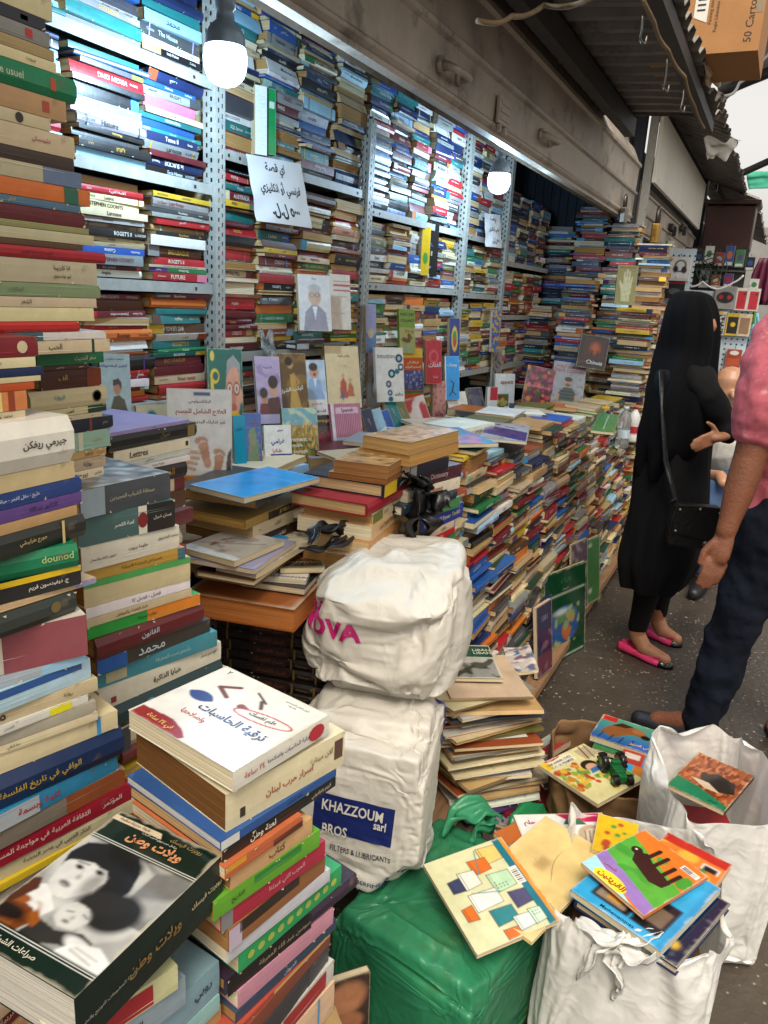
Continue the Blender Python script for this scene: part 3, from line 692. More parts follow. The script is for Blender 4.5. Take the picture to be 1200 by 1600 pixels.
nb = empty('stall_building', (8, 1.6, 0), 'dark shell of the phone accessory stall behind its pegboard', 'shop')
part(nb, 'back_wall', M_WALL, lambda b: b.box((5.76, 1.95, 0), (16, 2.05, 3.1)))
part(nb, 'side_wall', M_WALL, lambda b: b.box((9.5, .95, 0), (9.7, 1.94, 3.1)))
PB = 7.0
pb = empty('pegboard', (PB, .7, .8), 'pale pegboard hung with phone accessories behind the woman in black', 'pegboard')
part(pb, 'board', mat('pale_pegboard', 'b9c6cf', rough=.5, var=.06), lambda b: (b.box((PB, .70, .75), (PB + .02, 1.4, 1.99)), b.box((PB, .21, .75), (PB + .02, .697, 1.67))))
part(pb, 'peg_hole', M_BLACKPL, lambda b: [b.add([(PB - .0012, .2 + i * .042 + .008 * math.cos(a * 1.047), .8 + j * .042 + .008 * math.sin(a * 1.047)) for a in range(6)], [tuple(range(6))[::-1]]) for i in range(28) for j in range(28) if i > 11 or j < 20])['kind'] = 'stuff'
def package(name, label, px, py, wp, hp, ops, cat, d=.03, PB=PB, grp='accessory packs hung on the pegboard', texts=(), card='d5d5d0'):
    p = at(px, py, x=PB - d - .012); s = mpp(p); w_, h_ = wp * s, hp * s
    e = empty(name, p, label, cat, grp)
    b = MB(); b.box((0, -w_ / 2, -h_ / 2), (d, w_ / 2, h_ / 2), card)
    nx, ny, img = paint(ops, h_ / w_, 26)
    vs = [(-.001, w_ / 2 - w_ * i / nx, -h_ / 2 + h_ * j / ny) for j in range(ny + 1) for i in range(nx + 1)]
    fs = [(j * (nx + 1) + i, j * (nx + 1) + i + 1, (j + 1) * (nx + 1) + i + 1, (j + 1) * (nx + 1) + i) for j in range(ny) for i in range(nx)]; fl = img.reshape(-1, 3)
    b.add(vs, fs, [fl[list(f)] for f in fs])
    for t, u, v, h, c in texts: b.text(t, Matrix.Translation((-.003, w_ / 2 - u * w_, -h_ / 2 + v * h_)) @ Matrix.Rotation(R(-90), 4, 'Z') @ Matrix.Rotation(R(90), 4, 'X'), h * h_, c, 0, w_ * .9, .5)
    b.build('pack', M_PAINT, e)
    b = MB(); b.tube([(d + .012, 0, h_ / 2 + .012), (-.03, 0, h_ / 2 + .014), (-.035, 0, h_ / 2 + .022)], .003, n=6); b.build('hook', M_CHROME, e)
HP = [('f', 'd8d8d6'), ('e', .52, .62, .3, .26, '1c1c1e'), ('e', .52, .62, .22, .2, 'd8d8d6'), ('e', .3, .48, .13, .14, '1c1c1e'), ('e', .72, .46, .14, .15, '26262a'), ('r', 0, 0, 1, .12, 'c4c4c4')]
package('headphone_box', 'white box printed with big black headphones', 1062, 420, 30, 36, HP, 'box', .07)
package('gadget_box', 'black gadget pack with grey picture beside the headphone box', 1022, 420, 32, 34, [('f', '17181c'), ('e', .5, .5, .3, .2, '4b4d55'), ('r', .1, .1, .9, .2, '34363c')], 'box', .05)
package('earphone_pack', 'grey pack showing white earbuds, under the black gadget pack', 1021, 460, 24, 30, [('f', '8d949c'), ('e', .35, .5, .1, .22, 'e3e3e3', 20), ('e', .65, .5, .1, .22, 'e3e3e3', -20), ('r', 0, .8, 1, 1, '3d4148')], 'pack')
package('headphone_pack', 'dark pack with a pale headphone outline beside the post', 994, 462, 18, 34, [('f', '3a3f49'), ('e', .5, .5, .34, .3, '8a8f99'), ('e', .5, .5, .24, .2, '3a3f49')], 'pack')
package('gadget_box', 'black pack with red strip above the black veil', 1054, 452, 30, 30, [('f', '131416'), ('r', 0, .78, 1, .98, '9c1d24'), ('e', .5, .4, .3, .16, '54575c')], 'box', .05)
package('earphone_pack', 'pale blue pack with dark cord at the top of the pegboard', 1000, 408, 18, 36, [('f', '9fb7c4'), ('e', .5, .5, .3, .25, '2b3038'), ('e', .5, .5, .22, .18, '9fb7c4')], 'pack')
package('plug_pack', 'small white plug pack below the earbuds', 1029, 487, 18, 20, [('f', 'cfd2d2'), ('r', .25, .3, .75, .7, 'b0b3b3')], 'pack')
package('gamepad_pack', 'clear pack holding a black and red game controller', 1133, 465, 30, 34, [('f', '8c8c8a'), ('e', .5, .5, .42, .26, '161616'), ('e', .3, .52, .1, .09, 'b2202a'), ('e', .7, .52, .1, .09, 'b2202a')], 'pack')
RP = [('f', 'c9c5bd'), ('r', .06, .05, .46, .88, 'b01f2c'), ('r', .54, .05, .94, .88, 'b01f2c'), ('e', .36, .74, .07, .05, '2a2a2a'), ('e', .84, .74, .07, .05, '2a2a2a')]
package('phone_case_pack', 'clear pack with two bright red phone cases', 1168, 468, 34, 34, RP, 'pack')
package('phone_case_pack', 'phone case pack with white lettering on a dark back', 1124, 505, 19, 36, [('f', 'bfc0bc'), ('r', .12, .06, .88, .86, '3b3d42'), ('d', .2, .15, .8, .8, 40, .06, ['d6d6d6'], 3), ('r', .3, .88, .7, 1, 'd5a62b')], 'pack')
package('phone_case_pack', 'yellow edged pack with a black phone case', 1145, 507, 22, 34, [('f', 'c9a62c'), ('r', .12, .08, .88, .84, '1d1c1a'), ('e', .5, .5, .16, .1, 'd7b52b')], 'pack')
package('phone_case_pack', 'beige pack with a tan phone case at the pegboard edge', 1163, 508, 19, 34, [('f', 'cbb994'), ('r', .15, .1, .85, .82, '8d6f52')], 'pack')
package('cable_pack', 'orange red case pack under a coiled white cable', 1146, 560, 22, 28, [('f', '9b3b22'), ('r', .1, .1, .9, .5, 'b5502e'), ('e', .5, .8, .3, .12, 'ddd6cc')], 'pack')
package('hanging_bag', 'black bag printed with green lettering beside the woman', 1012, 580, 30, 76, [('f', '121212'), ('r', 0, .9, 1, 1, '2d2d2d')], 'bag', .12, texts=(('GABLE', .5, .5, .12, '3aa64a'),), grp=None, card='121212')
package('tool_pack', 'white handled tool pack hanging over the black bag', 1010, 515, 14, 50, [('f', '3b4148'), ('r', .35, .1, .65, .95, 'c8cccd')], 'pack')
package('price_tag_card', 'long beige card dangling in the accessory stall doorway', 1018, 385, 12, 44, [('f', 'c0b183'), ('e', .5, .85, .12, .05, '5a5038')], 'card', .01)
package('phone_pack', 'tilted green edged pack under the second shutter', 1043, 400, 12, 44, [('f', '2e9a4a'), ('r', .3, 0, 1, 1, 'd7dad6')], 'pack', .02)
# a darker rack of small goods further on
rk = empty('goods_rack', (8.7, .6, .5), 'dark rack hung with small goods beyond the pale pegboard', 'rack')
part(rk, 'panel', M_DARKST, lambda b: b.box((8.7, at(1166, 420, x=8.7).y, .5), (8.74, 1.0, at(1130, 388, x=8.7).z)))  # dark board put in to stand for the unlit stall interior
part(rk, 'bar', M_CHROME, lambda b: [b.box((8.66, at(1166, 420, x=8.7).y, z), (8.69, .98, z + .015)) for z in (1.2, 1.55, 1.9)])
q = random.Random(4); GC = [('black', '17181a'), ('white', 'cfcfca'), ('red', 'a02430'), ('blue', '2a4a86'), ('green', '3a7a48'), ('silver', '9a9c9e'), ('orange', 'b5602a'), ('violet', '5a3a78')]
for i, (px, py) in enumerate([(1092, 402), (1108, 398), (1124, 405), (1140, 400), (1156, 404), (1100, 436), (1118, 440), (1138, 438), (1172, 412), (1178, 446)]):
    c_ = GC[i % 8]; package('goods_pack', '%s pack on the dark rack, %s' % (c_[0], ['first of its top row', 'tall one above the veil', 'bright one', 'round pictured one', 'near the right end', 'half hidden by the veil', 'pale one in the lower row', 'small one in the lower row', 'at the rack edge', 'lowest at the rack edge'][i]), px, py, 13, q.choice((20, 26, 30)), [('f', c_[1]), ('e', .5, .55, .3, .2, GC[(i + 3) % 8][1]), ('r', .1, .05, .9, .2, 'c9c9c4')], 'pack', .02, 8.66, 'small goods on the dark rack')
fg = empty('fan_guard', at(1112, 420, x=8.55), 'round dark green fan guard hanging before the dark rack', 'fan guard')
part(fg, 'guard', M_PAINT, lambda b: [b.tube([fg.location + Vector((0, math.cos(a * .349) * r_, math.sin(a * .349) * r_)) for a in range(19)], .006, '2f4438', 0, 6) for r_ in (.06, .1, .14)] + [b.tube([fg.location, fg.location + Vector((0, math.cos(a * .785) * .14, math.sin(a * .785) * .14))], .005, '2f4438', 0, 6) for a in range(8)])
rope('white_wire', 'white wire looping between the pegboard packs', [at(1078, 448, x=6.9), at(1098, 440, x=6.9), at(1120, 452, x=6.9), at(1145, 442, x=6.9), at(1162, 430, x=6.9)], .008, mat('white_wire_cover', 'd0d0d0'), 'wire', .01)
# garments further along the lane
for i, (px, py, wp, hp, c, lb) in enumerate([(1190, 440, 30, 70, '5d1837', 'dark maroon garment hanging far down the lane'), (1180, 470, 10, 70, '7fae3a', 'lime green garment edge hanging far down the lane'),
        (1185, 590, 26, 90, 'b84a78', 'pink garment hanging behind the man in pink'), (1172, 520, 24, 60, '6fb6c4', 'pale turquoise garment hanging far down the lane'), (1215, 520, 40, 160, '8c2f55', 'raspberry garment hanging at the frame edge')]):
    p = at(px, py, x=10 + i * .2); s = mpp(p); w_, h_ = wp * s / 2, hp * s / 2
    b = MB(); n = 16; vs = []
    for j in range(9):
        t = j / 8; zz = p.z + h_ - 2 * h_ * t; ww = w_ * (.55 + .45 * min(1, t * 3))
        for k in range(n + 1): u = k / n * 2 - 1; vs.append((p.x + .05 * math.sin(u * 9 + i) * t, p.y - u * ww, zz))
    b.add(vs, [(j * (n + 1) + k, j * (n + 1) + k + 1, (j + 1) * (n + 1) + k + 1, (j + 1) * (n + 1) + k) for j in range(8) for k in range(n)], c, 0, None, True)
    o = b.build('hanging_garment', M_PAINT); o.modifiers.new('thickness', 'SOLIDIFY').thickness = .01; tag(o, lb, 'garment', 'garments hung along the lane')
b = MB(); b.box((18, -4, 0), (18.4, 3, 3.2), '8c8a86'); b.box((17.97, -2.5, 0), (18, -.5, 2.2), '5f6a70'); tag(b.build('far_building', M_PAINT), 'pale building closing the far end of the lane', 'building')

# planks that carry the books at the lane's edge, and the tables under the piles
pl = empty('plank_platform', (3.4, .7, 0), 'low worn wooden planks under the wall of books', 'platform')
part(pl, 'plank', M_WOOD, lambda b: b.box((1.55, .585, .03), (3.28, .76, .075)), .006)
part(pl, 'plank', M_WOOD, lambda b: b.box((3.29, .60, .035), (5.1, .76, .082)), .006)
part(pl, 'plank', M_WOOD, lambda b: b.box((1.55, .765, .03), (5.1, 1.2, .074)), .006)
part(pl, 'bearer', M_WOOD, lambda b: [b.box((x, .60, 0), (x + .08, 1.2, .03)) for x in (1.7, 2.4, 3.15, 3.9, 4.9)])
tb = empty('display_table', (3.2, 1.1, 0), 'long wooden display table hidden under the books before the shelves', 'table')
part(tb, 'table_top', M_WOOD, lambda b: b.box((1.30, .86, .86), (5.2, 1.42, .89)))
for x, y in ((1.32, 1.36), (5.15, 1.36), (5.15, .9), (3.2, 1.36)): part(tb, 'leg', M_WOOD, lambda b: b.box((x, y, 0), (x + .045, y + .045, .859)))

b = MB(); q = random.Random(8)
for _ in range(70):
    x, y = q.uniform(1.9, 5.5), q.uniform(-.7, .5); a = q.uniform(0, 6.3); l_, w_ = q.uniform(.006, .03), q.uniform(.004, .014)
    b.add([(x + (u * math.cos(a) * l_ - v * math.sin(a) * w_) / 2, y + (u * math.sin(a) * l_ + v * math.cos(a) * w_) / 2, .003 + .003 * q.random()) for u, v in ((-1, -1), (1, -.6), (.8, 1), (-.9, .7))], [(0, 1, 2, 3)], q.choice(['b3a68e', '8f8068', 'c4bba6', '7a6a54', '6b7a5a']))
tag(b.build('litter', M_PAINT), 'tiny scraps of paper and leaves scattered on the lane', 'litter', None, 'stuff')
# ------------------------------------------------------------------ the books
r = random.Random(11)
MIXED = ['cream', 'white', 'tan', 'red', 'navy', 'blue', 'black', 'green', 'maroon', 'yellow', 'orange', 'grey', 'brown', 'white', 'cream', 'teal', 'pink', 'purple', 'charcoal', 'beige', 'rust']
COOL = ['white', 'white', 'pale blue', 'navy', 'blue', 'black', 'grey', 'white', 'sky blue', 'charcoal', 'red', 'pink', 'yellow', 'teal', 'cream', 'navy']  # bluish whites and blues carry the lamps' cool light into the covers
DARKC = ['navy', 'charcoal', 'navy', 'blue', 'black', 'grey', 'pale blue', 'grey', 'maroon', 'white', 'cream', 'teal']
OLD = ['cream', 'tan', 'beige', 'cream', 'white', 'brown', 'rust', 'red', 'orange', 'navy', 'maroon', 'black', 'olive', 'green', 'beige', 'grey', 'yellow', 'blue', 'pale blue']
REDS = ['maroon', 'white', 'red', 'cream', 'maroon', 'brown', 'black', 'orange', 'yellow', 'red', 'green', 'white', 'rust', 'beige', 'teal']
BANK = OLD + ['navy', 'black', 'charcoal', 'maroon', 'brown', 'red', 'dark green', 'blue', 'charcoal', 'grey', 'tan']
ENDC = ['navy', 'charcoal', 'maroon', 'white', 'tan', 'blue', 'red', 'brown', 'grey', 'black', 'pale blue', 'beige', 'teal', 'navy', 'rust']
DIM = ['navy', 'charcoal', 'grey', 'pale blue', 'white', 'blue', 'black', 'maroon', 'grey', 'teal', 'navy', 'beige', 'red', 'white']  # darker blue-greys put the dimness of the upper shelves into the covers
# bay by bay: x of each pile's middle, shelf height, top, palette
PLACE = 'on the %s shelf %s'
def bay(xs, rows, where, y=1.452, **k):
    for lvl, z0, z1, cols in rows:
        for i, x in enumerate(xs):
            stack(x, y + r.uniform(0, .02), z0, z1 - .008 - r.uniform(0, .01), where[i] + ', ' + lvl, cols, r, **k)
W1 = ['pile beside the near pile of Arabic books', 'pile two from the first white post', 'pile against the first white post']
bay([1.22, 1.455, 1.68], [('bottom shelf', 1.19, 1.475, REDS), ('second shelf up', 1.50, 1.735, MIXED), ('third shelf up', 1.76, 2.0, COOL + DIM), ('top shelf', 2.02, 2.36, DIM)], W1, L=(.19, .225), T=(.009, .028), ara=.15, pages=.03, prio=2)
W2 = ['pile just right of the first white post', 'pile second right of the first white post', 'pile second before the middle post', 'pile against the middle post']
bay([1.945, 2.15, 2.36, 2.575], [('tall middle shelf', 1.305, 1.83, REDS), ('upper shelf', 1.86, 2.42, DARKC)], W2, L=(.165, .205), ara=.15, pages=.16, prio=2)
bay([1.95, 2.17, 2.38, 2.57], [('dark low shelf', .9, 1.27, REDS)], W2, L=(.165, .2), ara=.3, pages=.2)
W3 = ['pile just right of the middle post', 'pile second right of the middle post', 'pile third right of the middle post', 'pile fourth right of the middle post', 'pile against the third post']
bay([2.83, 3.02, 3.21, 3.40, 3.59], [('lower shelf', 1.13, 1.51, OLD + REDS), ('middle shelf', 1.54, 1.78, DIM + OLD), ('upper shelf', 1.81, 2.42, DIM)], W3, L=(.155, .19), ara=.15, pages=.14)
bay([2.83, 3.02, 3.21, 3.40, 3.59], [('dark low shelf', .9, 1.1, REDS)], W3, L=(.155, .19))
W4 = ['pile just right of the third post', 'pile in the narrow bay', 'pile against the fourth post']
bay([3.84, 4.04, 4.24], [('lower shelf', 1.13, 1.49, OLD), ('middle shelf', 1.53, 1.78, REDS + COOL), ('upper shelf', 1.81, 2.4, DIM)], W4, L=(.155, .19), pages=.15)
W5 = ['first pile of the dark corner', 'second pile of the dark corner', 'third pile of the dark corner', 'last pile of the dark corner']
bay([4.5, 4.71, 4.92, 5.15], [('low shelf', 1.0, 1.39, MIXED), ('middle shelf', 1.42, 1.68, REDS), ('top shelf', 1.72, 2.1, DARKC)], W5, L=(.16, .19), pages=.1)
# piles along the end wall, spines towards the camera
for x, y, z0, z1, cols, nm in [(5.38, .79, .09, 1.90, OLD + ENDC, 'tall pile at the end wall by the door post'), (5.40, 1.0, .9, 2.02, ENDC, 'tallest pile at the end wall'), (5.40, 1.21, .9, 2.12, ENDC + ['red'], 'red topped pile at the end wall'), (5.4, 1.42, .9, 2.0, DARKC, 'corner pile at the end wall'),
                           (4.98, 1.40, .95, 1.48, ENDC, 'pile before the dark corner'), (4.92, 1.16, .95, 1.70, ENDC, 'slumping pile before the end wall'), (5.05, .96, .95, 1.42, OLD, 'pile behind the dark cookbook'), (4.82, .76, .08, 1.50, OLD, 'pile by the woman in black')]:
    stack(x, y, z0, z1, nm, cols, r, L=(.16, .215), pages=.4 if 'pile by' in nm or 'tall pile' in nm else .18, yaw=R(-90), ara=.15, T=(.007, .03), jit=.07, jx=.02, jy=.02, lean=(0, -.03 if 'slump' in nm else 0), prio=1)
# the wall of books along the lane
xs = 2.22
while xs < 5.0:
    top = 1.06 - (xs - 1.6) * .035 + r.uniform(-.05, .03)
    stack(xs, .655, .083, top, 'pile in the wall of books along the lane', BANK, r, L=(.165, .215), W=(.13, .16), T=(.009, .03), pages=.27, jit=.05, lean=(r.uniform(-.03, .06), .10), jx=.022, jy=.022, tilt=R(1), ara=.3)
    xs += .196 + r.uniform(-.012, .012)
for i, x in enumerate([1.62, 1.80, 2.01]): stack(x, .69, .083, .82 if i < 2 else 1.0, 'pile in the wall of books behind the white bags', OLD, r, T=(.012, .036), L=(.17, .2), pages=.3, jit=.1, lean=(.02, .08), jx=.02, jy=.02, ara=.2)
# what lies on the table behind the wall of books
for y0 in (.93, 1.12):
    x = 1.92 if y0 < 1 else 1.75
    while x < 4.75:
        top = (1.065 if y0 < 1 else 1.03) - (x - 1.8) * .02 - max(0, x - 3.2) * .05 + r.uniform(-.02, .02)
        stack(x, y0 + r.uniform(-.03, .03), .892, top, 'low pile on the display table', OLD + ['white', 'cream'], r, T=(.014, .04), L=(.18, .24), W=(.14, .18), pages=.3, jit=.3, yaw=R(r.choice([0, 0, -35, 20, -60])), jx=.03, jy=.03)
        x += .24

# ---- near piles, read row by row
J = dict
edges('tall pile at the left edge', .75, [
 (0, -6, 82, 42, 'cream', J(L=.22, T=.03)), (0, 20, 71, 52, 'red', J(L=.22, sp=[('b', .62, 1, 0, 1, '24262f'), ('b', .86, .9, .3, .7, 'b8242a')])), (0, 46, 78, 78, 'grey', J(L=.22, sp=[('b', .86, .9, .2, .8, 'b02a2a')])), (0, 66, 85, 98, 'tan', J(L=.22)), (0, 84, 88, 117, 'cream', J(L=.22)),
 (0, 128, 117, 163, 'green', J(L=.24, hard=True, hex='1d7a50', sp=[('t', 'Dictionnaire usuel', .55, .5, .3, 'b9c9a8', .5), ('b', .85, .88, .25, .75, 'b5482a')])), (0, 163, 104, 193, 'tan', J(L=.23, sp=[('b', .86, .9, .25, .75, 'a8442a'), ('t', 'محمد', .5, .5, .4, '3a2a20', .4)])), (0, 186, 79, 205, 'beige', J(L=.2, sp=[('e', .8, .5, .4, .4, '2b2622'), ('t', 'جلال', .5, .5, .45, '3a2a20', .3)])),
 (0, 222, 117, 250, 'cream', J(L=.23, sp=[('t', 'الارهاب الامبريالي', .4, .5, .5, '1f1a18', .5, 1), ('t', 'تشومسكي', .8, .5, .3, '8a2a20', .2)])), (0, 243, 116, 270, 'brown', J(L=.23, hex='3a2a20', sp=[('t', 'الحكومة', .5, .5, .42, 'cbbd97', .4)])),
 (0, 270, 127, 298, 'cream', J(L=.24, sp=[('b', .78, 1, 0, 1, '60718c'), ('t', 'عبد العزيز', .5, .55, .4, '2a2420', .3)])), (0, 297, 141, 327, 'orange', J(L=.25, hex='c8692a', sp=[('b', .85, .93, 0, 1, '24604a'), ('t', 'الاعترافات', .4, .5, .45, '7a2018', .3, 1)])), (0, 310, 126, 338, 'pale blue', J(L=.23, hex='4b6b80')),
 (0, 333, 133, 362, 'maroon', J(L=.24, sp=[('t', 'عالم الفكر', .35, .5, .62, 'ddd2b0', .4, 1)])), (0, 346, 139, 371, 'olive', J(L=.24, hex='8d8a58')), (0, 364, 147, 389, 'cream', J(L=.25, pcol='b58a55')), (0, 374, 130, 397, 'brown', J(L=.23)),
 (0, 394, 164, 417, 'red', J(L=.25, hard=True, hex='9c1c26', sp=[('t', 'التفسير في سياسة الريس', .6, .5, .4, '5c0e14', .5, 1)])), (0, 430, 152, 453, 'cream', J(L=.24, sp=[('t', 'انا كارنينا', .78, .68, .27, '1f1a18', .3), ('t', 'ليو تولستوي', .78, .3, .24, '1f1a18', .3), ('t', 'نقله الى العربية', .3, .6, .2, '4a3a2a', .3)])),
 (0, 457, 157, 470, 'green', J(L=.24, hex='7d8d66', sp=[('t', 'الحكايات', .5, .5, .35, '5d6d4a', .3)])), (0, 473, 151, 486, 'beige', J(L=.24)), (0, 497, 147, 506, 'cream', J(L=.24)), (0, 517, 124, 520, 'red', J(L=.24, hard=True, hex='b3241f', sp=[('t', 'موسوعة', .5, .5, .35, '7c1612', .3, 1)])), 
 (20, 531, 166, 531, 'white', J(L=.19, sp=[('b', 0, .5, 0, 1, '38606e'), ('b', .1, .45, .1, .6, '2c5a3c')])), (20, 551, 172, 553, 'cream', J(L=.2))], r, Wd=(.15, .17))
edges('far half of the pile at the left edge', .80, [(40, 550, 172, 553, 'cream', J(T=.01)), (58, 572, 162, 567, 'green', J(hex='1c7448', sp=[('t', 'سفر الحديث', .7, .5, .5, 'd8d2b0', .4)])), (58, 577, 137, 575, 'brown'), (63, 607, 158, 605, 'brown', J(hex='4a241a', sp=[('b', .75, 1, 0, 1, '7a3416'), ('t', 'الف', .35, .6, .3, 'c8a24a')])), (45, 638, 165, 636, 'cream', J(hard=True, sp=[('t', 'الرواية', .35, .6, .3, '3f8c9c', .3), ('e', .85, .5, .32, .32, '3a3a34'), ('e', .85, .5, .24, .24, 'cbbd97')])),
 (42, 652, 166, 647, 'cream'), (40, 660, 160, 657, 'beige'), (30, 682, 177, 675, 'navy', J(hex='1d2430', sp=[('t', 'احلام', .9, .5, .3, 'b99a50', .2), ('b', .72, .75, 0, 1, '7a3430')])), (100, 706, 172, 700, 'mint', J(hex='8fb09a', sp=[('b', .3, .4, 0, 1, 'c9c3a8'), ('t', 'خضراء', .7, .5, .3, 'b5a35a', .3)])), (100, 720, 166, 712, 'tan'), (100, 740, 165, 728, 'beige'), (95, 757, 162, 745, 'cream', J(hex='d8c9a9'))], r)
edges('near half of the pile at the left edge', .70, [(0, 557, 60, 558, 'maroon', J(L=.2, T=.02, hex='7c2028', sp=[('e', .9, .5, .32, .32, 'cbbd97'), ('t', 'اسامة عارف', .65, .5, .4, 'd8d2b0', .3)])), (0, 574, 56, 575, 'cream', J(L=.19, sp=[('t', 'فتوى سعيد توفيق', .7, .5, .4, '8a3420', .4)])), (0, 587, 68, 588, 'navy', J(L=.21)), (0, 596, 64, 598, 'cream', J(L=.2)), (0, 609, 54, 611, 'orange', J(L=.2, hex='bb5024')),
 (0, 641, 43, 642, 'orange', J(L=.19, hex='c87c48', sp=[('b', .68, .72, 0, 1, 'ddd0b0'), ('b', .76, .84, 0, 1, 'd9c27a'), ('b', .88, .92, 0, 1, '8a3a20')])), (0, 657, 40, 655, 'cream', J(L=.19, sp=[('t', 'محمد توفيق', .85, .5, .55, '1f1a18', .3)])), (0, 664, 25, 662, 'dark green', J(L=.18))], r)
edges('near left pile under the thick white book', .68, [
 (0, 739, 110, 724, 'white', J(L=.23, T=.052, hex='dbd6c8', hard=True, sp=[('t', 'جيرمي ريفكن', .83, .5, .34, '1c1a19', .24, 1), ('t', 'الحلم', .5, .5, .42, '1c1a19', .2, 1)])), (0, 766, 117, 751, 'cream', J(L=.23, hex='cdb88a')), (0, 789, 128, 774, 'navy', J(L=.24, hex='273f78', sp=[('t', 'خليج - حقل الفجر - حياة ابو ريشة', .62, .5, .36, 'c9ccd6', .6)])), (0, 809, 128, 795, 'purple', J(L=.24, hex='5e4180', sp=[('t', 'الدكتور عبدالله', .78, .5, .45, '241a34', .3)])), (0, 829, 121, 812, 'tan', J(L=.23)),
 (0, 872, 131, 841, 'black', J(L=.24, hard=True, hex='24251f', sp=[('b', .86, .875, 0, 1, 'c9b078'), ('t', 'جورج طرابيشي', .7, .5, .26, 'c9b078', .3)])), (0, 909, 121, 884, 'green', J(L=.235, hard=True, hex='0f7048', sp=[('t', 'comptabilité', .5, .5, .36, 'a8b874', .5, 1), ('t', 'dounod', .9, .6, .3, 'a8b874', .2)])), (0, 945, 127, 912, 'black', J(L=.24, hex='1c1b1c', sp=[('b', 0, 1, .72, 1, 'd4b012'), ('t', 'ادارة المشروع', .5, .38, .36, 'd3a83a', .4, 1), ('t', 'ج. ديفيدسون فريم', .84, .4, .3, 'd8d2c0', .3)])),
 (0, 958, 150, 910, 'beige', J(L=.25, hex='bfa078')), (0, 998, 117, 955, 'dark green', J(L=.23, hard=True, hex='272e27', sp=[('e', .88, .6, .25, .25, '6a5a30')])), (0, 1055, 137, 1022, 'white', J(L=.24, hex='cfc4b4', sp=[('b', .62, 1, 0, 1, '86444a'), ('t', 'القلب الاصفر', .4, .5, .3, '3a2a20', .4)])), (0, 1076, 134, 1034, 'pale blue', J(L=.235, hex='9fa9b0')), (0, 1115, 142, 1058, 'pale blue', J(L=.24, hex='a9c4d0', sp=[('b', .2, .95, .62, 1, '2d5590'), ('t', 'الليالي الطويلة', .42, .35, .36, '24302c', .4, 1)])), (0, 1132, 153, 1078, 'cream', J(L=.25)),
 (0, 1150, 138, 1096, 'white', J(L=.24, sp=[('b', .8, .91, 0, 1, 'd9cf1e'), ('t', 'الفلسفي', .6, .5, .4, '2a2420', .3)])), (0, 1166, 150, 1112, 'grey', J(L=.25, hex='a39c8a')), (0, 1180, 153, 1124, 'cream', J(L=.25, pcol='9c6a34', sp=[('t', 'حنا كيالي', .6, .5, .45, '2a2420', .4)])), (0, 1210, 184, 1136, 'cream', J(L=.27, hex='d2c29a')), (0, 1265, 190, 1178, 'navy', J(L=.275, hard=True, hex='1a2c50', sp=[('t', 'الوافي في تاريخ الفلسفة العربية', .55, .45, .3, 'b5983a', .55, .8)])),
 (0, 1300, 184, 1202, 'sky blue', J(L=.27, hex='3080a8', sp=[('b', 0, .6, 0, 1, 'aab0b4'), ('t', 'كلمة وبسمة', .6, .5, .5, 'a83440', .4, 1)])), (0, 1328, 195, 1224, 'grey', J(L=.275, hex='7d7468', sp=[('b', .7, 1, 0, 1, '8f4a26')])), (0, 1356, 205, 1249, 'red', J(L=.28, hex='97182f', sp=[('t', 'الثقافة العربية في مواجهة المستقبل', .55, .5, .42, 'd8c8b8', .55), ('t', 'المؤتمر', .9, .5, .35, 'd8c8b8', .2)])), (0, 1376, 218, 1264, 'cream', J(L=.285, sp=[('t', 'الفكر العربي في عصر النهضة', .6, .5, .45, '3a2a20', .5)])), (0, 1394, 206, 1278, 'yellow', J(L=.28, hex='d3b52a'))], r)
edges('second near pile, set back', .90, [(168, 683, 294, 661, 'lavender', J(T=.006, W=.18)), (168, 703, 305, 684, 'black', J(hard=True, sp=[('t', 'احوال', .6, .5, .4, '7a6a40', .3), ('b', .88, .97, .1, .9, '7c6a3a')])), (178, 724, 297, 702, 'cream', J(hex='d8ceb2', sp=[('t', 'Lettres', .3, .5, .5, '2a2a2a', .3), ('b', .93, .97, .3, .7, '242a3a')])), (178, 733, 297, 711, 'white'), (180, 743, 297, 719, 'white'), (188, 768, 290, 743, 'black', J(hard=True, hex='1d1712', sp=[('t', 'الف ليلة وليلة', .5, .5, .6, '8d6a30', .7, 1)])), (200, 786, 288, 762, 'cream', J(pcol='b99a6a')), (200, 815, 290, 790, 'brown')], r)
for k in range(7):                                          # black encyclopaedia set with gold bands beside them
    b = lying(1.005, 1.10, .925 + k * .029, .2, .15, .028, R(-12) + r.uniform(-.04, .04), col=lin('17171c'), cname='black', hard=True, ara=True, pcol='b58a55', prio=3, stack='black and gold volumes behind the second near pile', ord=7 - k,
              spine=[('b', .08, .1, 0, 1, '8a7440'), ('b', .7, .72, 0, 1, '8a7440'), ('b', .9, .92, 0, 1, '8a7440'), ('t', 'موسوعة عالمنا', .4, .5, .45, 'a89a70', .5)])
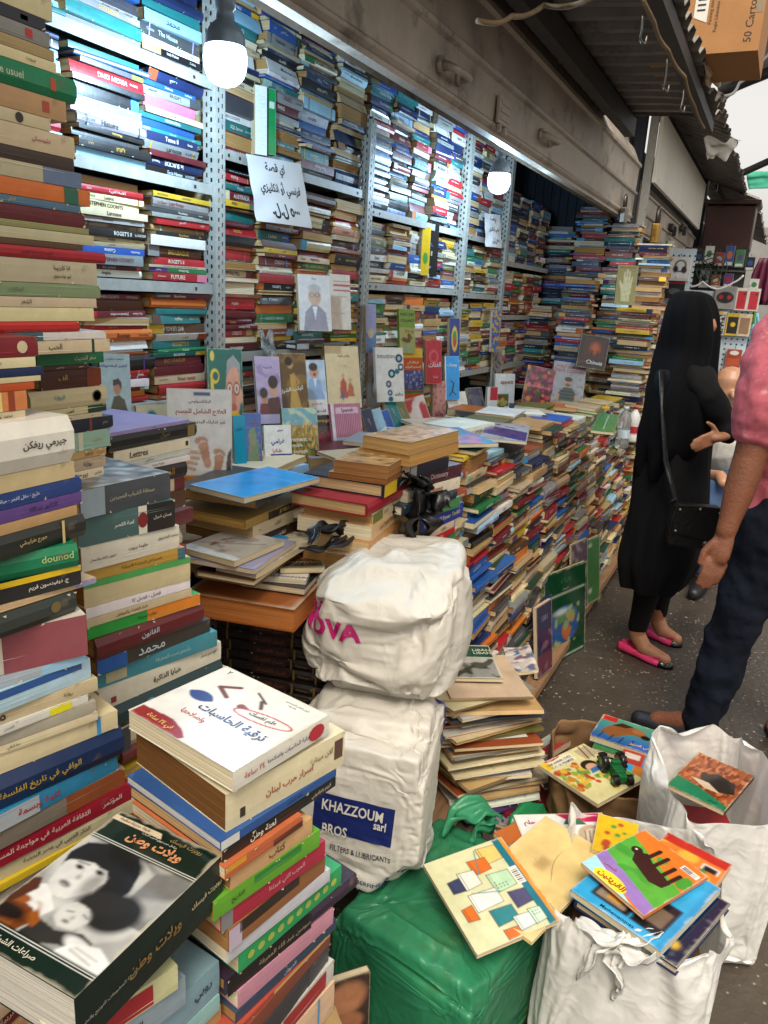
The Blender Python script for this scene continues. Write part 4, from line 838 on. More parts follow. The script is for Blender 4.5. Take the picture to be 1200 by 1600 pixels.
edges('second near pile with the green and orange spine', .75, [
 (126, 812, 266, 778, 'charcoal', J(T=.038, hex='45484d', sp=[('b', .0, .25, 0, 1, '8c98a0'), ('t', 'صحافة الشباب المجيدين', .55, .5, .28, 'b0a888', .5)], front=([('f', '6d6a66'), ('n', 0, 0, 1, 1, 5, .05, '3a3c40', 3), ('n', 0, 0, 1, 1, 8, .1, '9aa6ac', 5)], [], 30))), (122, 857, 273, 822, 'teal', J(hex='46625f', sp=[('b', .60, .69, 0, 1, 'cfc8b8'), ('b', .69, 1, 0, 1, '272120'), ('e', .645, .5, .2, .28, '7a2424'), ('t', 'لعنة القصر', .45, .5, .34, 'd8d8cc', .2, 1), ('t', 'غسان شربل', .86, .5, .28, 'c8c0b0', .2)])),
 (128, 895, 280, 855, 'white', J(hex='cdc6b4', sp=[('t', 'حكومة بيروت', .55, .5, .38, '262019', .2, 1), ('t', 'محمد المشنوق', .87, .62, .26, '262019', .22), ('t', 'شؤون الفكر والاعمال', .2, .4, .2, '262019', .25)])), (130, 911, 289, 871, 'yellow', J(hex='b08a3a', sp=[('b', .92, 1, 0, 1, '39626e'), ('t', 'القضية في السياسة الاميركية', .55, .5, .4, '3a2a14', .4)])), (132, 951, 297, 905, 'cream', J(hex='c4b48a', pcol='a0703a', sp=[('b', 0, 1, .74, 1, '4c9a50')])), (135, 968, 297, 919, 'white', J(sp=[('t', 'فصل - فصل ١٢', .55, .5, .5, '2a2420', .3)])), (136, 982, 299, 931, 'cream', J(sp=[('t', 'الدار القضاء والمواطن', .4, .5, .45, '2a2420', .3)])),
 (137, 1001, 312, 944, 'green', J(hex='2a9138', sp=[('b', .5, 1, 0, 1, 'd07a24'), ('t', 'نظام المعرفة', .5, .5, .4, '1d3a1a', .3)])), (149, 1035, 315, 972, 'maroon', J(hard=True, hex='5e1a1e')), (152, 1056, 328, 986, 'charcoal', J(hex='3a332c')), (153, 1077, 339, 1009, 'teal', J(hex='3f8390', pcol='9c7040', sp=[('t', 'رأسهم تحت المطرقة', .6, .5, .5, 'a8c4c8', .3), ('b', .06, .22, .15, .75, 'b0a888')])), (156, 1113, 345, 1029, 'white', J(hex='d6cfba', sp=[('t', 'خبايا الذاكرة', .52, .45, .36, '231d1a', .25, 1), ('t', 'ابراهيم نصار', .88, .6, .24, '231d1a', .2), ('b', .08, .12, .2, .5, '8a2a30')])),
 (170, 1146, 344, 1062, 'teal', J(hard=True, hex='1c3638', sp=[('t', 'الفكر الاستراتيجي العربي', .72, .55, .36, '5fa0b4', .3, 1), ('e', .32, .5, .3, .3, '5fa0b4'), ('e', .32, .5, .18, .18, '1c3638')])), (178, 1178, 368, 1079, 'cream', J(hex='cfc09a', hard=True)), (190, 1195, 375, 1092, 'maroon', J(hard=True, hex='70222c'))], r)
COMP = ([('f', 'd9d5cb'), ('p', [(.02, .0), (.5, .0), (.52, .04), (.44, .10), (.3, .15), (.02, .13)], '8c2422'), ('e', .2, .52, .1, .07, '263a78'), ('e', .2, .52, .115, .045, '263a78'), ('l', .32, .82, .2, .72, .035, '6a2a24'), ('l', .2, .72, .34, .64, .035, '6a2a24'), ('l', .5, .62, .62, .58, .06, '7a3a34'), ('l', .46, .86, .6, .78, .018, '3a2a28'), ('l', .56, .78, .62, .70, .03, '5a3a38'), ('e', .72, .60, .24, .07, 'b03038', 8), ('e', .72, .60, .22, .055, 'd9d5cb', 8)],
        [('علم نفسك', .72, .60, .075, '2a3048', 4, .42, 1), ('ترقية الحاسبات', .6, .41, .12, '2a3a6e', 0, .66, 1.2), ('واصلاحها', .36, .28, .075, 'a83038', 0, .3, .8), ('في ٢٤ ساعة', .26, .055, .075, 'd8b060', 0, .42, 1), ('Y', .1, .93, .05, '1a1a1a'), ('دليل شامل للمبتدئين', .78, .92, .03, '6a6a72', 0, .4), ('والصيانة', .76, .88, .025, '6a6a72', 0, .3), ('الدار', .8, .1, .03, '8a8a88', 0, .3)], 150)
edges('centre pile under the white computer book', .40, [
 (364, 1238, 513, 1146, 'white', J(T=.024, W=.175, hex='d8d3c4', front=COMP, gloss=True, title='thick white computer repair manual with red corner and blue Arabic title', sp=[('t', 'ترقية الحاسبات واصلاحها', .55, .5, .5, '2a3a6e', .45), ('t', '٢٤ ساعة', .2, .5, .45, 'a83038', .2), ('e', .85, .5, .55, .4, 'b03038')])), (353, 1301, 536, 1194, 'cream', J(W=.17, T=.046, pcol='6f4a26', hex='d2c6a2', title='thick worn cream book with brown stained pages and red spine lettering', sp=[('t', 'اسرار حرب لبنان', .5, .45, .34, '9c4a34', .4, 1), ('t', 'آلان مينارغ', .78, .62, .24, '7a5a40', .25), ('b', .9, .98, .3, .85, '5a4038'), ('b', .1, .14, .2, .45, '3a342c')])), (345, 1330, 525, 1212, 'blue', J(W=.165, hex='2a5088', pcol='bcbcb8', sp=[('b', 0, .14, 0, 1, 'c8c8c4'), ('t', 'الفكر المعاصر', .6, .5, .4, '14284a', .3)])),
 (348, 1348, 524, 1228, 'black', J(W=.16, hex='201e1b', sp=[('t', 'لعنة وطن', .32, .5, .7, 'd8d4c4', .3, 1), ('t', 'كريم بقرادوني', .85, .5, .5, 'b8b4a4', .22)])), (352, 1376, 472, 1290, 'orange', J(W=.16, hex='b5603a', sp=[('b', 0, .25, .5, 1, 'd0902e'), ('b', .6, 1, 0, .5, '5a2a20')])), (360, 1392, 487, 1303, 'tan', J(hex='c29a6c')), (334, 1440, 499, 1322, 'green', J(hex='5f9a2c', sp=[('t', 'التاريخ', .2, .5, .35, '24401a', .2), ('b', .35, .8, .55, .95, '2f7a3a')])), (345, 1458, 507, 1340, 'red', J(hex='a02a3c', sp=[('t', 'الحرب التي غيرتنا', .6, .5, .5, 'd0a0a0', .35), ('b', 0, .1, 0, 1, '7a7a78')])),
 (357, 1488, 507, 1362, 'brown', J(hex='8a5a34', sp=[('b', .1, .7, .5, 1, '2f2620'), ('b', 0, .12, 0, 1, 'b8a8b8')])), (355, 1506, 515, 1376, 'white', J(hex='b9b9bd')), (373, 1522, 532, 1382, 'green', J(hex='2c9458', W=.17, sp=[('d', 0, 0, 0, 0, 'ffffff')][:0] + [('e', .1 + .09 * i, .5, .18, .18, '9ab04a') for i in range(10)])), (352, 1556, 555, 1386, 'purple', J(hex='2c1e2e', hard=True, W=.18, sp=[('b', 0, .6, 0, 1, '1d1917'), ('t', 'سوسن عبد الله المعرفة', .4, .5, .4, '9a8a70', .4)])),
 (372, 1577, 520, 1443, 'pink', J(hex='b88090')), (368, 1600, 525, 1450, 'navy', J(hex='2f3f52', sp=[('t', 'الديوان', .5, .5, .5, 'b0b8c0', .3)])), (360, 1625, 515, 1462, 'red', J(hex='a04434', W=.15, sp=[('b', .4, 1, 0, 1, 'c0945a')])), (360, 1660, 515, 1475, 'rust', J(hex='7a4030')), (380, 1680, 512, 1500, 'charcoal', J(hex='3c3a3c')), (380, 1700, 520, 1530, 'white', J(hex='b8b4aa', sp=[('b', .4, .9, .1, .9, '9a2a2a')])), (370, 1760, 520, 1580, 'cream', J(hex='c9a888')), (370, 1840, 520, 1640, 'tan', J(W=.2, hard=True)), (360, 1960, 520, 1720, 'brown', J(W=.2, hard=True))], r, Wd=(.15, .17))
# the big dark-green book with the black-and-white photograph, face up, and the books under it
GIRL = ([('f', '10211a'), ('r', .0, .13, 1, .765, '8c8b86'), ('n', 0, .13, 1, .765, 2.5, -.05, 'b4b3ad', 2), ('n', .45, .4, 1, .765, 3, .05, '5c5c59', 4), ('r', .72, .4, 1, .765, '6e6d6a'), ('n', .6, .2, 1, .765, 3, .0, '9a9994', 9),
         ('p', [(.02, .62), (.06, .72), (.2, .765), (.5, .765), (.62, .68), (.68, .56), (.64, .42), (.52, .40), (.44, .52), (.4, .6), (.24, .62), (.14, .5), (.08, .52)], '1b1a19'), ('e', .34, .68, .28, .08, '1b1a19', 5, .12),
         ('p', [(.07, .55), (.1, .62), (.24, .66), (.42, .64), (.47, .54), (.43, .44), (.34, .37), (.22, .36), (.12, .42)], 'c4c2bc'), ('e', .27, .51, .17, .115, 'c9c7c1', -6, .2), ('e', .4, .5, .06, .09, '8f8d88', 0, .5), ('p', [(.08, .58), (.1, .67), (.3, .69), (.45, .64), (.46, .57), (.4, .61), (.26, .62), (.15, .6)], '1b1a19'),
         ('e', .2, .565, .038, .014, '3a3835', -6, .4), ('e', .365, .585, .04, .014, '3a3835', -6, .4), ('e', .2, .562, .016, .012, '0c0c0c'), ('e', .365, .582, .016, .012, '0c0c0c'), ('l', .15, .59, .25, .6, .012, '2b2927'), ('l', .32, .612, .42, .615, .012, '2b2927'), ('e', .27, .51, .022, .016, '9a9892', 0, .6), ('l', .26, .56, .255, .515, .008, 'a8a6a0'), ('e', .235, .445, .05, .017, '57534f', -8, .4), ('e', .235, .436, .035, .008, '8a8682', -8, .5),
         ('p', [(.0, .2), (.0, .36), (.14, .4), (.24, .36), (.36, .3), (.3, .18)], 'd2d0ca'), ('e', .72, .42, .2, .12, '222120', 20, .15), ('e', .58, .43, .16, .08, '262524', 20, .2), ('p', [(.38, .34), (.44, .39), (.56, .385), (.64, .32), (.6, .25), (.48, .235), (.4, .27)], 'bab8b2'), ('e', .52, .31, .11, .065, 'c2c0ba', 15, .2), ('l', .44, .325, .49, .335, .01, '33312f'), ('l', .56, .345, .61, .335, .01, '33312f'), ('e', .5, .275, .03, .01, '6a6763', 0, .4), ('e', .52, .305, .014, .014, '9a9892', 0, .6),
         ('p', [(.3, .13), (.34, .23), (.5, .215), (.68, .26), (.8, .24), (.78, .18), (.6, .16), (.5, .13)], '2b2a28'), ('e', .76, .19, .16, .04, 'd0cec9', -12, .2), ('p', [(.62, .13), (.68, .2), (.86, .24), (1, .2), (1, .13)], 'dddcd7'), ('l', .7, .17, .9, .15, .012, '9a9892'), ('l', .72, .19, .92, .18, .01, '9a9892'),
         ('p', [(.0, .24), (.1, .27), (.24, .255), (.32, .19), (.28, .13), (.0, .13)], '6e3512'), ('n', 0, .13, .36, .3, 9, .1, '8a4a18', 3), ('e', .1, .19, .16, .045, '150b07', 0, .3), ('p', [(.0, .4), (.06, .42), (.12, .36), (.06, .24), (0, .22)], '4a2410'),
         ('b', 2), ('r', 0, .775, 1, .781, 'c9c7bf'), ('r', 0, .79, 1, .796, 'c9c7bf'), ('r', 0, .112, 1, .118, 'c9c7bf'), ('r', 0, .1, 1, .105, 'c9c7bf'), ('p', [(.0, .93), (.5, .93), (.46, .97), (.0, .97)], 'c9b79a')],
        [('ويلات وطن', .52, .862, .085, 'c4875a', 0, .8, 1.8), ('روبرت فيسك', .72, .95, .04, '8a7440', 0, .4, .8), ('طبعة جديدة منقحة', .22, .95, .028, '3a2a20', 0, .4, .5), ('مراسل حرب يروي الحرب اللبنانية', .5, .915, .022, 'c9c7bf', 0, .6, .4), ('صراعات الشرق الاوسط', .3, .055, .045, 'c9c0a8', 0, .56, .8)], 150)
b = flat([(-76, 1438), (98, 1553), (363, 1342), (205, 1279)], .93, .058, 'very thick dark green book with black-and-white photograph of a girl on its cover', *GIRL[:2], 'dark green', 150, True, False, True, 'c2bdb0', cat_hex='10211a',
     sp=[('t', 'ويلات وطن', .48, .5, .42, '8a6a3a', .36, 1), ('t', 'روبرت فيسك', .86, .55, .3, 'c9b890', .24, .8), ('t', 'شركة المطبوعات للتوزيع والنشر', .18, .45, .2, 'a8a494', .32, .3)])
edges('pile under the big dark green book', .44, [(75, 1640, 215, 1548, 'cream', J(T=.02, hex='c8c0a4')), (110, 1660, 278, 1545, 'cream', J(T=.03, sp=[('b', .3, .75, .1, .9, 'a02a30')])), (140, 1690, 290, 1568, 'grey', J(hex='8a98a0')), (200, 1690, 342, 1550, 'pale blue', J(hex='7d9aa4', W=.17, sp=[('t', 'روبي', .8, .5, .4, '1d2a30', .2)])), (200, 1715, 343, 1578, 'mint', J(hex='8ab0ac')), (200, 1760, 345, 1600, 'tan'), (190, 1860, 345, 1680, 'beige', J(hard=True))], r)

for n_, x_, y_, zb, zt in (('tall pile at the left edge', .55, .80, .6, 1.23), ('far', .62, .82, .6, 1.23), ('near left', .50, .70, .6, .79), ('set back', .96, .92, .6, 1.10), ('green', .78, .76, .6, .79), ('bw', 1.0, 1.12, .6, .92), ('centre', .64, .41, .003, .34), ('girl', .42, .45, .003, .60)):
    stack(x_, y_, zb, zt, 'lowest books of the near piles', OLD, r, T=(.02, .04), pages=.2, prio=0)
tb2 = empty('display_table', (.7, .8, 0), 'plain wooden table carrying the near piles of Arabic books', 'table')
part(tb2, 'table_top', M_WOOD, lambda b: b.box((.25, .62, .57), (1.0, 1.3, .598)))
for x_, y_ in ((.27, .66), (.8, .8), (.27, 1.24), (.94, 1.24)): part(tb2, 'leg', M_WOOD, lambda b: b.box((x_, y_, 0), (x_ + .045, y_ + .045, .569)))
PULP = ([('f', '8a6238'), ('n', 0, 0, 1, 1, 2, -.1, 'a07a4c', 3), ('n', 0, 0, 1, 1, 5, .12, '6e4a28', 5), ('n', 0, 0, 1, 1, 9, .2, 'b59162', 7)], [], 40)
# ---- the piles in the middle: blue book, tan pages, red spines
flat([(318, 758), (405, 786), (478, 740), (400, 728)], 1.088, .012, 'sky blue exercise book lying on top of an old pile', [('f', '2393cf'), ('l', .06, .7, .98, .7, .006, '7cc0e4'), ('n', 0, 0, 1, 1, 3, .2, '1f87c2', 3)], [], 'sky blue', 24, False)
edges('pile under the sky blue book', .94, [(400, 795, 472, 755, 'charcoal', J(T=.022, W=.2, hex='3a3a38', pcol='a8814f')), (383, 828, 487, 783, 'tan', J(W=.2, T=.02, hex='9c7a3c', ara=False, hard=True, pcol='b8904f', sp=[('b', .3, 1, .05, .95, '2c241c'), ('t', 'JE VEUX SAVOIR', .62, .5, .6, 'c09a4a', .6, .8)])), (395, 842, 458, 815, 'cream', J(W=.22)), (400, 858, 470, 828, 'brown', J(hex='3a2420', W=.2)), (440, 870, 480, 838, 'mint', J(W=.2, hex='9fb898')), (380, 885, 470, 850, 'rust', J(W=.2, hex='7a3a24'))], r)
edges('pile of split brown page blocks', .74, [(606, 748, 658, 714, 'tan', J(T=.028, out='pages', pcol='94683e', W=.13, hex='9a7246', front=PULP)), (604, 758, 657, 723, 'tan', J(out='pages', pcol='86582e', W=.14, hex='8a6238', front=PULP)), (597, 778, 662, 741, 'navy', J(hard=True, hex='1d222c', W=.2)), (572, 808, 648, 765, 'red', J(hard=True, hex='8c1a28', W=.19, ara=False, sp=[('t', "L'ADMINISTRATION", .6, .5, .5, 'b04a50', .6)])), (582, 820, 630, 787, 'cream', J(W=.17)), (580, 846, 628, 806, 'tan', J(W=.18, hex='c9a477', ara=False, sp=[('t', 'LA CHARTREUSE', .5, .5, .35, '6a4a2a', .7)])), (576, 868, 624, 826, 'orange', J(hex='c08a50')), (575, 900, 620, 850, 'cream'), (575, 930, 620, 870, 'beige')], r)
edges('pile with the blue software manual', .70, [(640, 712, 716, 690, 'tan', J(T=.03, out='pages', pcol='b08a55', W=.13, hex='a58658', front=PULP)), (640, 730, 716, 706, 'tan', J(out='pages', pcol='b5894f', W=.14)), (640, 748, 700, 732, 'navy', J(hex='181c26')), (648, 764, 720, 744, 'maroon', J(hex='45202a', ara=False, sp=[('t', 'Dictionary', .5, .5, .5, 'c8b0b0', .4)])), (636, 786, 718, 762, 'white', J(ara=False, hex='cfc3ac', sp=[('t', 'Ecce Homo', .45, .5, .5, '9c3a34', .5)])), (628, 808, 712, 778, 'navy', J(ara=False, hard=True, hex='20303c', sp=[('t', 'The Complete Novels', .5, .5, .3, '5a7080', .5)])), (640, 818, 718, 792, 'green', J(hex='3f7a48')), (655, 838, 722, 806, 'blue', J(ara=False, hex='23388c', sp=[('t', 'Windows NT Power Toolkit', .5, .5, .42, 'c9c4a0', .85, .5)])), (655, 850, 715, 820, 'beige'), (656, 858, 710, 832, 'red', J(ara=False, hex='a01c22', sp=[('t', 'Armies Past', .5, .5, .5, 'd0b0a0', .6)])), (660, 876, 710, 848, 'red', J(hex='b02428')), (668, 888, 710, 862, 'navy', J(hex='24305c')), (665, 905, 708, 876, 'tan')], r)
edges('pile with the red SQL manual', .70, [(815, 735, 862, 716, 'brown', J(T=.02)), (820, 750, 868, 735, 'red', J(ara=False, hex='8c1a20', sp=[('t', 'SQL Server', .6, .5, .5, 'd8b040', .6)])), (818, 770, 868, 748, 'charcoal', J(ara=False, hex='34332f', hard=True, sp=[('t', 'NT NETWORK', .5, .5, .45, 'b0aa98', .6)]))], r) if False else None
# book lying on the table: rainbow magazine, white magazines
flat([(610, 690), (735, 692), (757, 668), (648, 672)], 1.08, .012, 'pale blue and violet picture book with a yellow sun on its cover', [('f', '5aa4d6'), ('n', 0, 0, 1, 1, 3, 0, '9c8fd0', 4), ('n', 0, 0, 1, 1, 4, .15, 'c79ac0', 8), ('e', .5, .42, .2, .16, 'd8c060', 0, .3), ('e', .5, .42, .1, .08, 'e0d070')], [('Le Soleil', .25, .8, .1, '7a3a90')], 'sky blue', 40)
flat([(740, 682), (815, 690), (835, 665), (770, 660)], 1.05, .01, 'flat blue and white magazine on the display table', [('f', 'b0b4c0'), ('p', [(0, .3), (1, 0), (1, .5), (0, .8)], '3a3a80'), ('n', 0, 0, 1, 1, 5, .2, '8a5a70', 4)], [], 'pale blue', 24)
flat([(925, 672), (962, 676), (966, 648), (935, 645)], 1.03, .012, 'green sports ground magazine lying by the water bottle', [('f', '3f7a3a'), ('l', .1, .2, .9, .2, .02, 'c8d0c0'), ('l', .5, .1, .5, .9, .02, 'c8d0c0'), ('l', .1, .8, .9, .8, .02, 'c8d0c0')], [], 'green', 24)
flat([(300, 858), (380, 880), (432, 842), (345, 822)], .975, .012, 'pale book with a branch drawing on top of the flat books', [('f', 'bcb8ae'), ('n', 0, 0, 1, 1, 4, .15, 'a09c94', 4), ('l', .1, .3, .9, .7, .015, '4a4440'), ('l', .3, .4, .6, .2, .01, '4a4440'), ('l', .4, .46, .5, .8, .01, '4a4440'), ('d', .2, .3, .5, .7, 12, .03, ['8c3a40'], 3)], [], 'beige', 40)
flat([(300, 872), (390, 890), (470, 846), (360, 830)], .96, .010, 'thin lavender grey book under the branch drawing', [('f', '9a9ab8')], [], 'lavender', 8)
flat([(340, 878), (358, 880), (440, 838), (420, 830)], .958, .008, 'narrow sky blue booklet in the flat pile', [('f', '2c88be')], [], 'sky blue', 8)
flat([(330, 882), (400, 895), (500, 838), (450, 828)], .948, .012, 'thin cream booklet in the flat pile', [('f', 'cfc4a4'), ('n', 0, 0, 1, 1, 4, .2, 'b5a680', 2)], [], 'cream', 24)
flat([(300, 888), (385, 905), (488, 850), (400, 838)], .935, .016, 'large dark brown album under the cream booklet', [('f', '3a2220')], [], 'brown', 8, hard=True)
flat([(428, 888), (505, 885), (500, 862), (440, 862)], .915, .014, 'small brown book with orange flowers, right of the flat pile', [('f', '4a3a2e'), ('d', .1, .5, .6, .9, 14, .06, ['a8562a', 'c07a3a'], 5), ('r', 0, 0, 1, .06, '7a8a74')], [('FLOWERS', .6, .3, .12, '9a8a5a')], 'brown', 30)
flat([(405, 902), (470, 905), (495, 888), (415, 880)], .90, .010, 'white pamphlet with black lettering under the flower book', [('f', 'd0ccc0')], [('DICTIONNAIRE', .6, .15, .12, '2a2a2a')], 'white', 12)
flat([(380, 905), (470, 922), (503, 895), (400, 885)], .89, .014, 'flat dark navy book under the white pamphlet', [('f', '24262e')], [], 'navy', 8)
flat([(298, 925), (455, 955), (503, 912), (330, 890)], .872, .05, 'big flat orange-brown slipcase on top of the black encyclopaedia set', [('f', '93501f'), ('n', 0, 0, 1, 1, 3, .2, '9c5a28', 3)], [], 'rust', 16, False, True, False, 'b5703a', cat_hex='93501f')
zz = .82; q = random.Random(3)
for k in range(13):                                         # black and gold encyclopaedia set, spines towards the camera
    p, e = at(322 + q.uniform(-2, 8), 945 + k * 13, z=zz - .026), at(492 + q.uniform(-3, 3), 975 + k * 13, z=zz - .026)
    mid = at(412, 968 + k * 3, z=zz); Lg = .245
    yaw = R(-78) + q.uniform(-.035, .035)
    lying(1.335 + q.uniform(-.008, .008), .905 + q.uniform(-.008, .008), zz - .026, Lg, .19, .025, yaw, col=lin('17120f'), cname='black', hard=True, ara=True, pcol='c9a36a', prio=4, stack='encyclopaedia set under the orange slipcase', ord=k + 1,
          spine=[('b', .06, .08, 0, 1, '6a5028'), ('b', .3, .66, .08, .92, '2c1512'), ('b', .7, .72, 0, 1, '6a5028'), ('b', .92, .94, 0, 1, '6a5028'), ('t', 'اسرار الاقتصاد', .48, .5, .5, '6d4a34', .32, .5), ('t', 'موسوعة', .81, .5, .36, '6d5230', .16, .5)])
    zz -= .0262
for k in range(14): lying(1.34, .905, .003 + k * .033, .25, .19, .032, R(-78), col=lin('17120f'), cname='black', hard=True, ara=True, pcol='c9a36a', stack='encyclopaedia set under the orange slipcase', ord=14 + k)
# ---- big pile of magazines on the ground
q = random.Random(21); z = .026
MAGC = ['cream', 'white', 'tan', 'grey', 'beige', 'rust', 'white', 'olive', 'cream', 'tan', 'white', 'maroon', 'cream', 'beige', 'charcoal']
k = 0
while z < .435:
    t = q.uniform(.004, .0115) if z > .1 else q.uniform(.022, .038); c = ('beige' if z > .418 else MAGC[k % len(MAGC)]) if k else 'purple'; fx = (z - .03) * .16
    lying(1.95 - fx * .9 + q.uniform(-.028, .028), .485 + fx * 1.0 + q.uniform(-.024, .024), z, q.uniform(.22, .32), q.uniform(.18, .25), t, R(-42) + q.uniform(-.22, .22), 'pages' if q.random() < .75 else 'spine', q.random() < .4, (R(-1.5) + q.uniform(-.02, .02), R(1) + q.uniform(-.015, .015)),
          col=shade(c, q), cname=c, hard=t > .02, pcol=q.choice(['d3c6a6', 'cdbb96', 'c9b48a', 'b8925c', 'c2a77c', 'd8cfb8', 'a87a4a']), spine=[], stack='leaning pile of worn magazines on the ground', prio=4, ara=False, ord=0, slump=q.uniform(-.8, .8), curl=q.choice([0, 0, .006, -.004, .01]))
    z += t + .0012; k += 1
for k in range(5): lying(2.10 + .02 * k, .52 + .01 * k, .004 + k * .012, .24, .2, .011, R(-60 + 9 * k), 'pages', col=shade(MAGC[k], q), cname=MAGC[k], hard=False, pcol='c2a77c', spine=[], stack='leaning pile of worn magazines on the ground', prio=4, ara=False, ord=0)
nm = [b for b in BOOKS if b.get('stack') == 'leaning pile of worn magazines on the ground']
for i, b in enumerate(reversed(nm)): b['ord'] = i + 1
flat([(690, 1056), (755, 1057), (792, 1012), (715, 1010)], .456, .012, 'green topped book with an old landscape photograph on the magazine pile', [('f', 'c9c2ae'), ('r', .02, .62, .98, .98, '1f4a38'), ('r', .03, .03, .97, .6, '8a8a84'), ('n', .03, .03, .97, .6, 5, .0, '3a3c34', 3), ('r', .03, .45, .97, .6, 'a8a8a0'), ('n', .03, .3, .97, .58, 4, .05, '4a4a42', 7)], [('LIBAN', .78, .84, .07, 'c8c8b8'), ('LIBAN', .78, .75, .07, 'c8c8b8')], 'dark green', 40)
flat([(788, 1050), (838, 1052), (830, 1015), (795, 1012)], .42, .01, 'crumpled picture magazine at the back of the magazine pile', [('f', 'b8b0a8'), ('n', 0, 0, 1, 1, 3, 0, '7a5a6a', 4), ('n', 0, 0, 1, 1, 4, .1, 'd0c8c0', 9), ('n', 0, 0, 1, 1, 4, .2, '4a6a8a', 12)], [], 'beige', 30, curl=.015)
flat([(735, 1262), (832, 1265), (848, 1180), (790, 1200)], .024, .022, 'large crimson hardback under the end of the magazine pile', [('f', '70141f')], [], 'maroon', 8, hard=True, gloss=False)
flat([(690, 1262), (790, 1290), (812, 1262), (735, 1245)], .013, .012, 'white edged magazine at the bottom of the magazine pile', [('f', '2f3a48'), ('n', 0, 0, 1, 1, 4, .1, '5a6a7a', 4), ('r', .75, 0, 1, .4, '8a7a88')], [], 'navy', 24)
flat([(835, 1175), (862, 1195), (878, 1150), (850, 1140)], .10, .02, 'small red and grey book leaning behind the magazine pile', [('f', '9aa49c'), ('r', .5, .2, 1, 1, '8c2a2c')], [], 'grey', 16)

# ---- books shown front on
CF = [('f', '0d5a4c'), ('r', 0, 0, 1, .34, 'd6d0c2'), ('e', .72, .66, .21, .24, 'c98d72', 0, .08), ('p', [(.52, .74), (.56, .9), (.74, .95), (.93, .88), (.94, .72), (.88, .84), (.7, .86), (.58, .8)], '8f8d88'), ('e', .5, .62, .05, .06, 'c98d72'), ('e', .94, .62, .05, .06, 'c98d72'), ('e', .72, .6, .07, .07, 'b5705a', 0, .3), ('e', .72, .53, .1, .03, 'a84a40'), ('l', .54, .69, .9, .69, .02, '7a1d1c'), ('e', .62, .68, .09, .055, '7a1d1c'), ('e', .62, .68, .07, .04, 'd8b29a'), ('e', .82, .68, .09, .055, '7a1d1c'), ('e', .82, .68, .07, .04, 'd8b29a'), ('e', .62, .68, .02, .02, '1a1a1a'), ('e', .82, .68, .02, .02, '1a1a1a'), ('p', [(.48, .34), (.52, .46), (.66, .5), (.8, .5), (.96, .45), (1, .34)], 'd0a42a'),
      ('e', .22, .43, .09, .08, '8fb4c4'), ('e', .4, .46, .08, .08, '9cbccb'), ('r', .08, .42, .16, .8, 'cfae3a'), ('e', .2, .78, .13, .06, 'cfae3a'), ('e', .22, .78, .08, .035, '0d5a4c'), ('r', .08, .36, .32, .42, 'cfae3a'), ('e', .14, .94, .06, .04, 'c9b24a')]
cover(357, 738, 1.36, 52, 186, 'teal green book with a caricature of a man in red glasses, by the first post', CF, [('كيف تتعامل', .6, .25, .07, '1d1a19', 0, .7, .8), ('مع الناس', .6, .12, .07, '1d1a19', 0, .6, .8)], 'teal', yaw=-38, lean=8, n=70)
def foot(cx, cy, sc, rot, c, c2):
    co, si = math.cos(R(rot)), math.sin(R(rot)); T_ = lambda u, v: (cx + (u * co - v * si) * sc, cy + (u * si + v * co) * sc * .72)
    o = [('p', [T_(-.1, -.3), T_(-.13, -.1), T_(-.12, .1), T_(-.16, .28), T_(.0, .36), T_(.15, .3), T_(.14, .08), T_(.11, -.12), T_(.1, -.3)], c), ('e', *T_(0, -.28), .11 * sc, .1 * sc, c, 0, .1), ('e', *T_(0, .24), .13 * sc, .07 * sc, c2, rot, .4), ('e', *T_(0, -.24), .08 * sc, .07 * sc, c2, 0, .4)]
    for i, (u, v, r_) in enumerate([(-.13, .42, .065), (-.045, .46, .045), (.03, .45, .04), (.09, .42, .036), (.14, .37, .032)]): o.append(('e', *T_(u, v), r_ * sc * 1.12, r_ * sc * .95, '8a5a40')); o.append(('e', *T_(u, v), r_ * sc, r_ * sc * .85, c2))
    return o
FEET = [('f', 'dcd8cf')] + foot(.58, .3, .52, 14, 'b07a58', 'c48c68') + foot(.78, .17, .5, -8, 'a87050', 'bd8460') + [('p', [(.0, .32), (.26, .37), (.34, .34), (.34, .2), (.2, .1), (0, .1)], 'c69676')] + [x for i in range(4) for x in (('l', .24, .33 - .055 * i, .5 - .03 * i, .31 - .06 * i, .05, '8f6248'), ('l', .24, .335 - .055 * i, .49 - .03 * i, .315 - .06 * i, .04, 'cf9f80'))] + [('e', .48, .312, .018, .01, 'dcb8a0'), ('r', .1, .3, .16, .36, 'd6d4d0'), ('r', 0, 0, .55, .06, 'c87c2a'), ('d', .02, .005, .5, .05, 20, .012, ['8a4a1a', 'd8a04a'], 2), ('p', [(.93, .0), (.9, .14), (.93, .3), (1, .38), (1, 0)], '2a2624'), ('r', .4, .93, .66, .965, '2a4a7c')]
cover(313, 752, 1.17, 98, 140, 'large white reflexology book with red Arabic title over bare feet', FEET, [('الرفلكسولوجي', .5, .86, .05, '1d1a19', 0, .5, .6), ('العلاج الشامل للجسم', .52, .75, .075, '9c1c24', 0, .84, 1.4), ('عبر تدليك اليدين والقدمين', .5, .645, .055, '1d1a19', 0, .8, .6)], 'white', yaw=-50, lean=10, n=70)
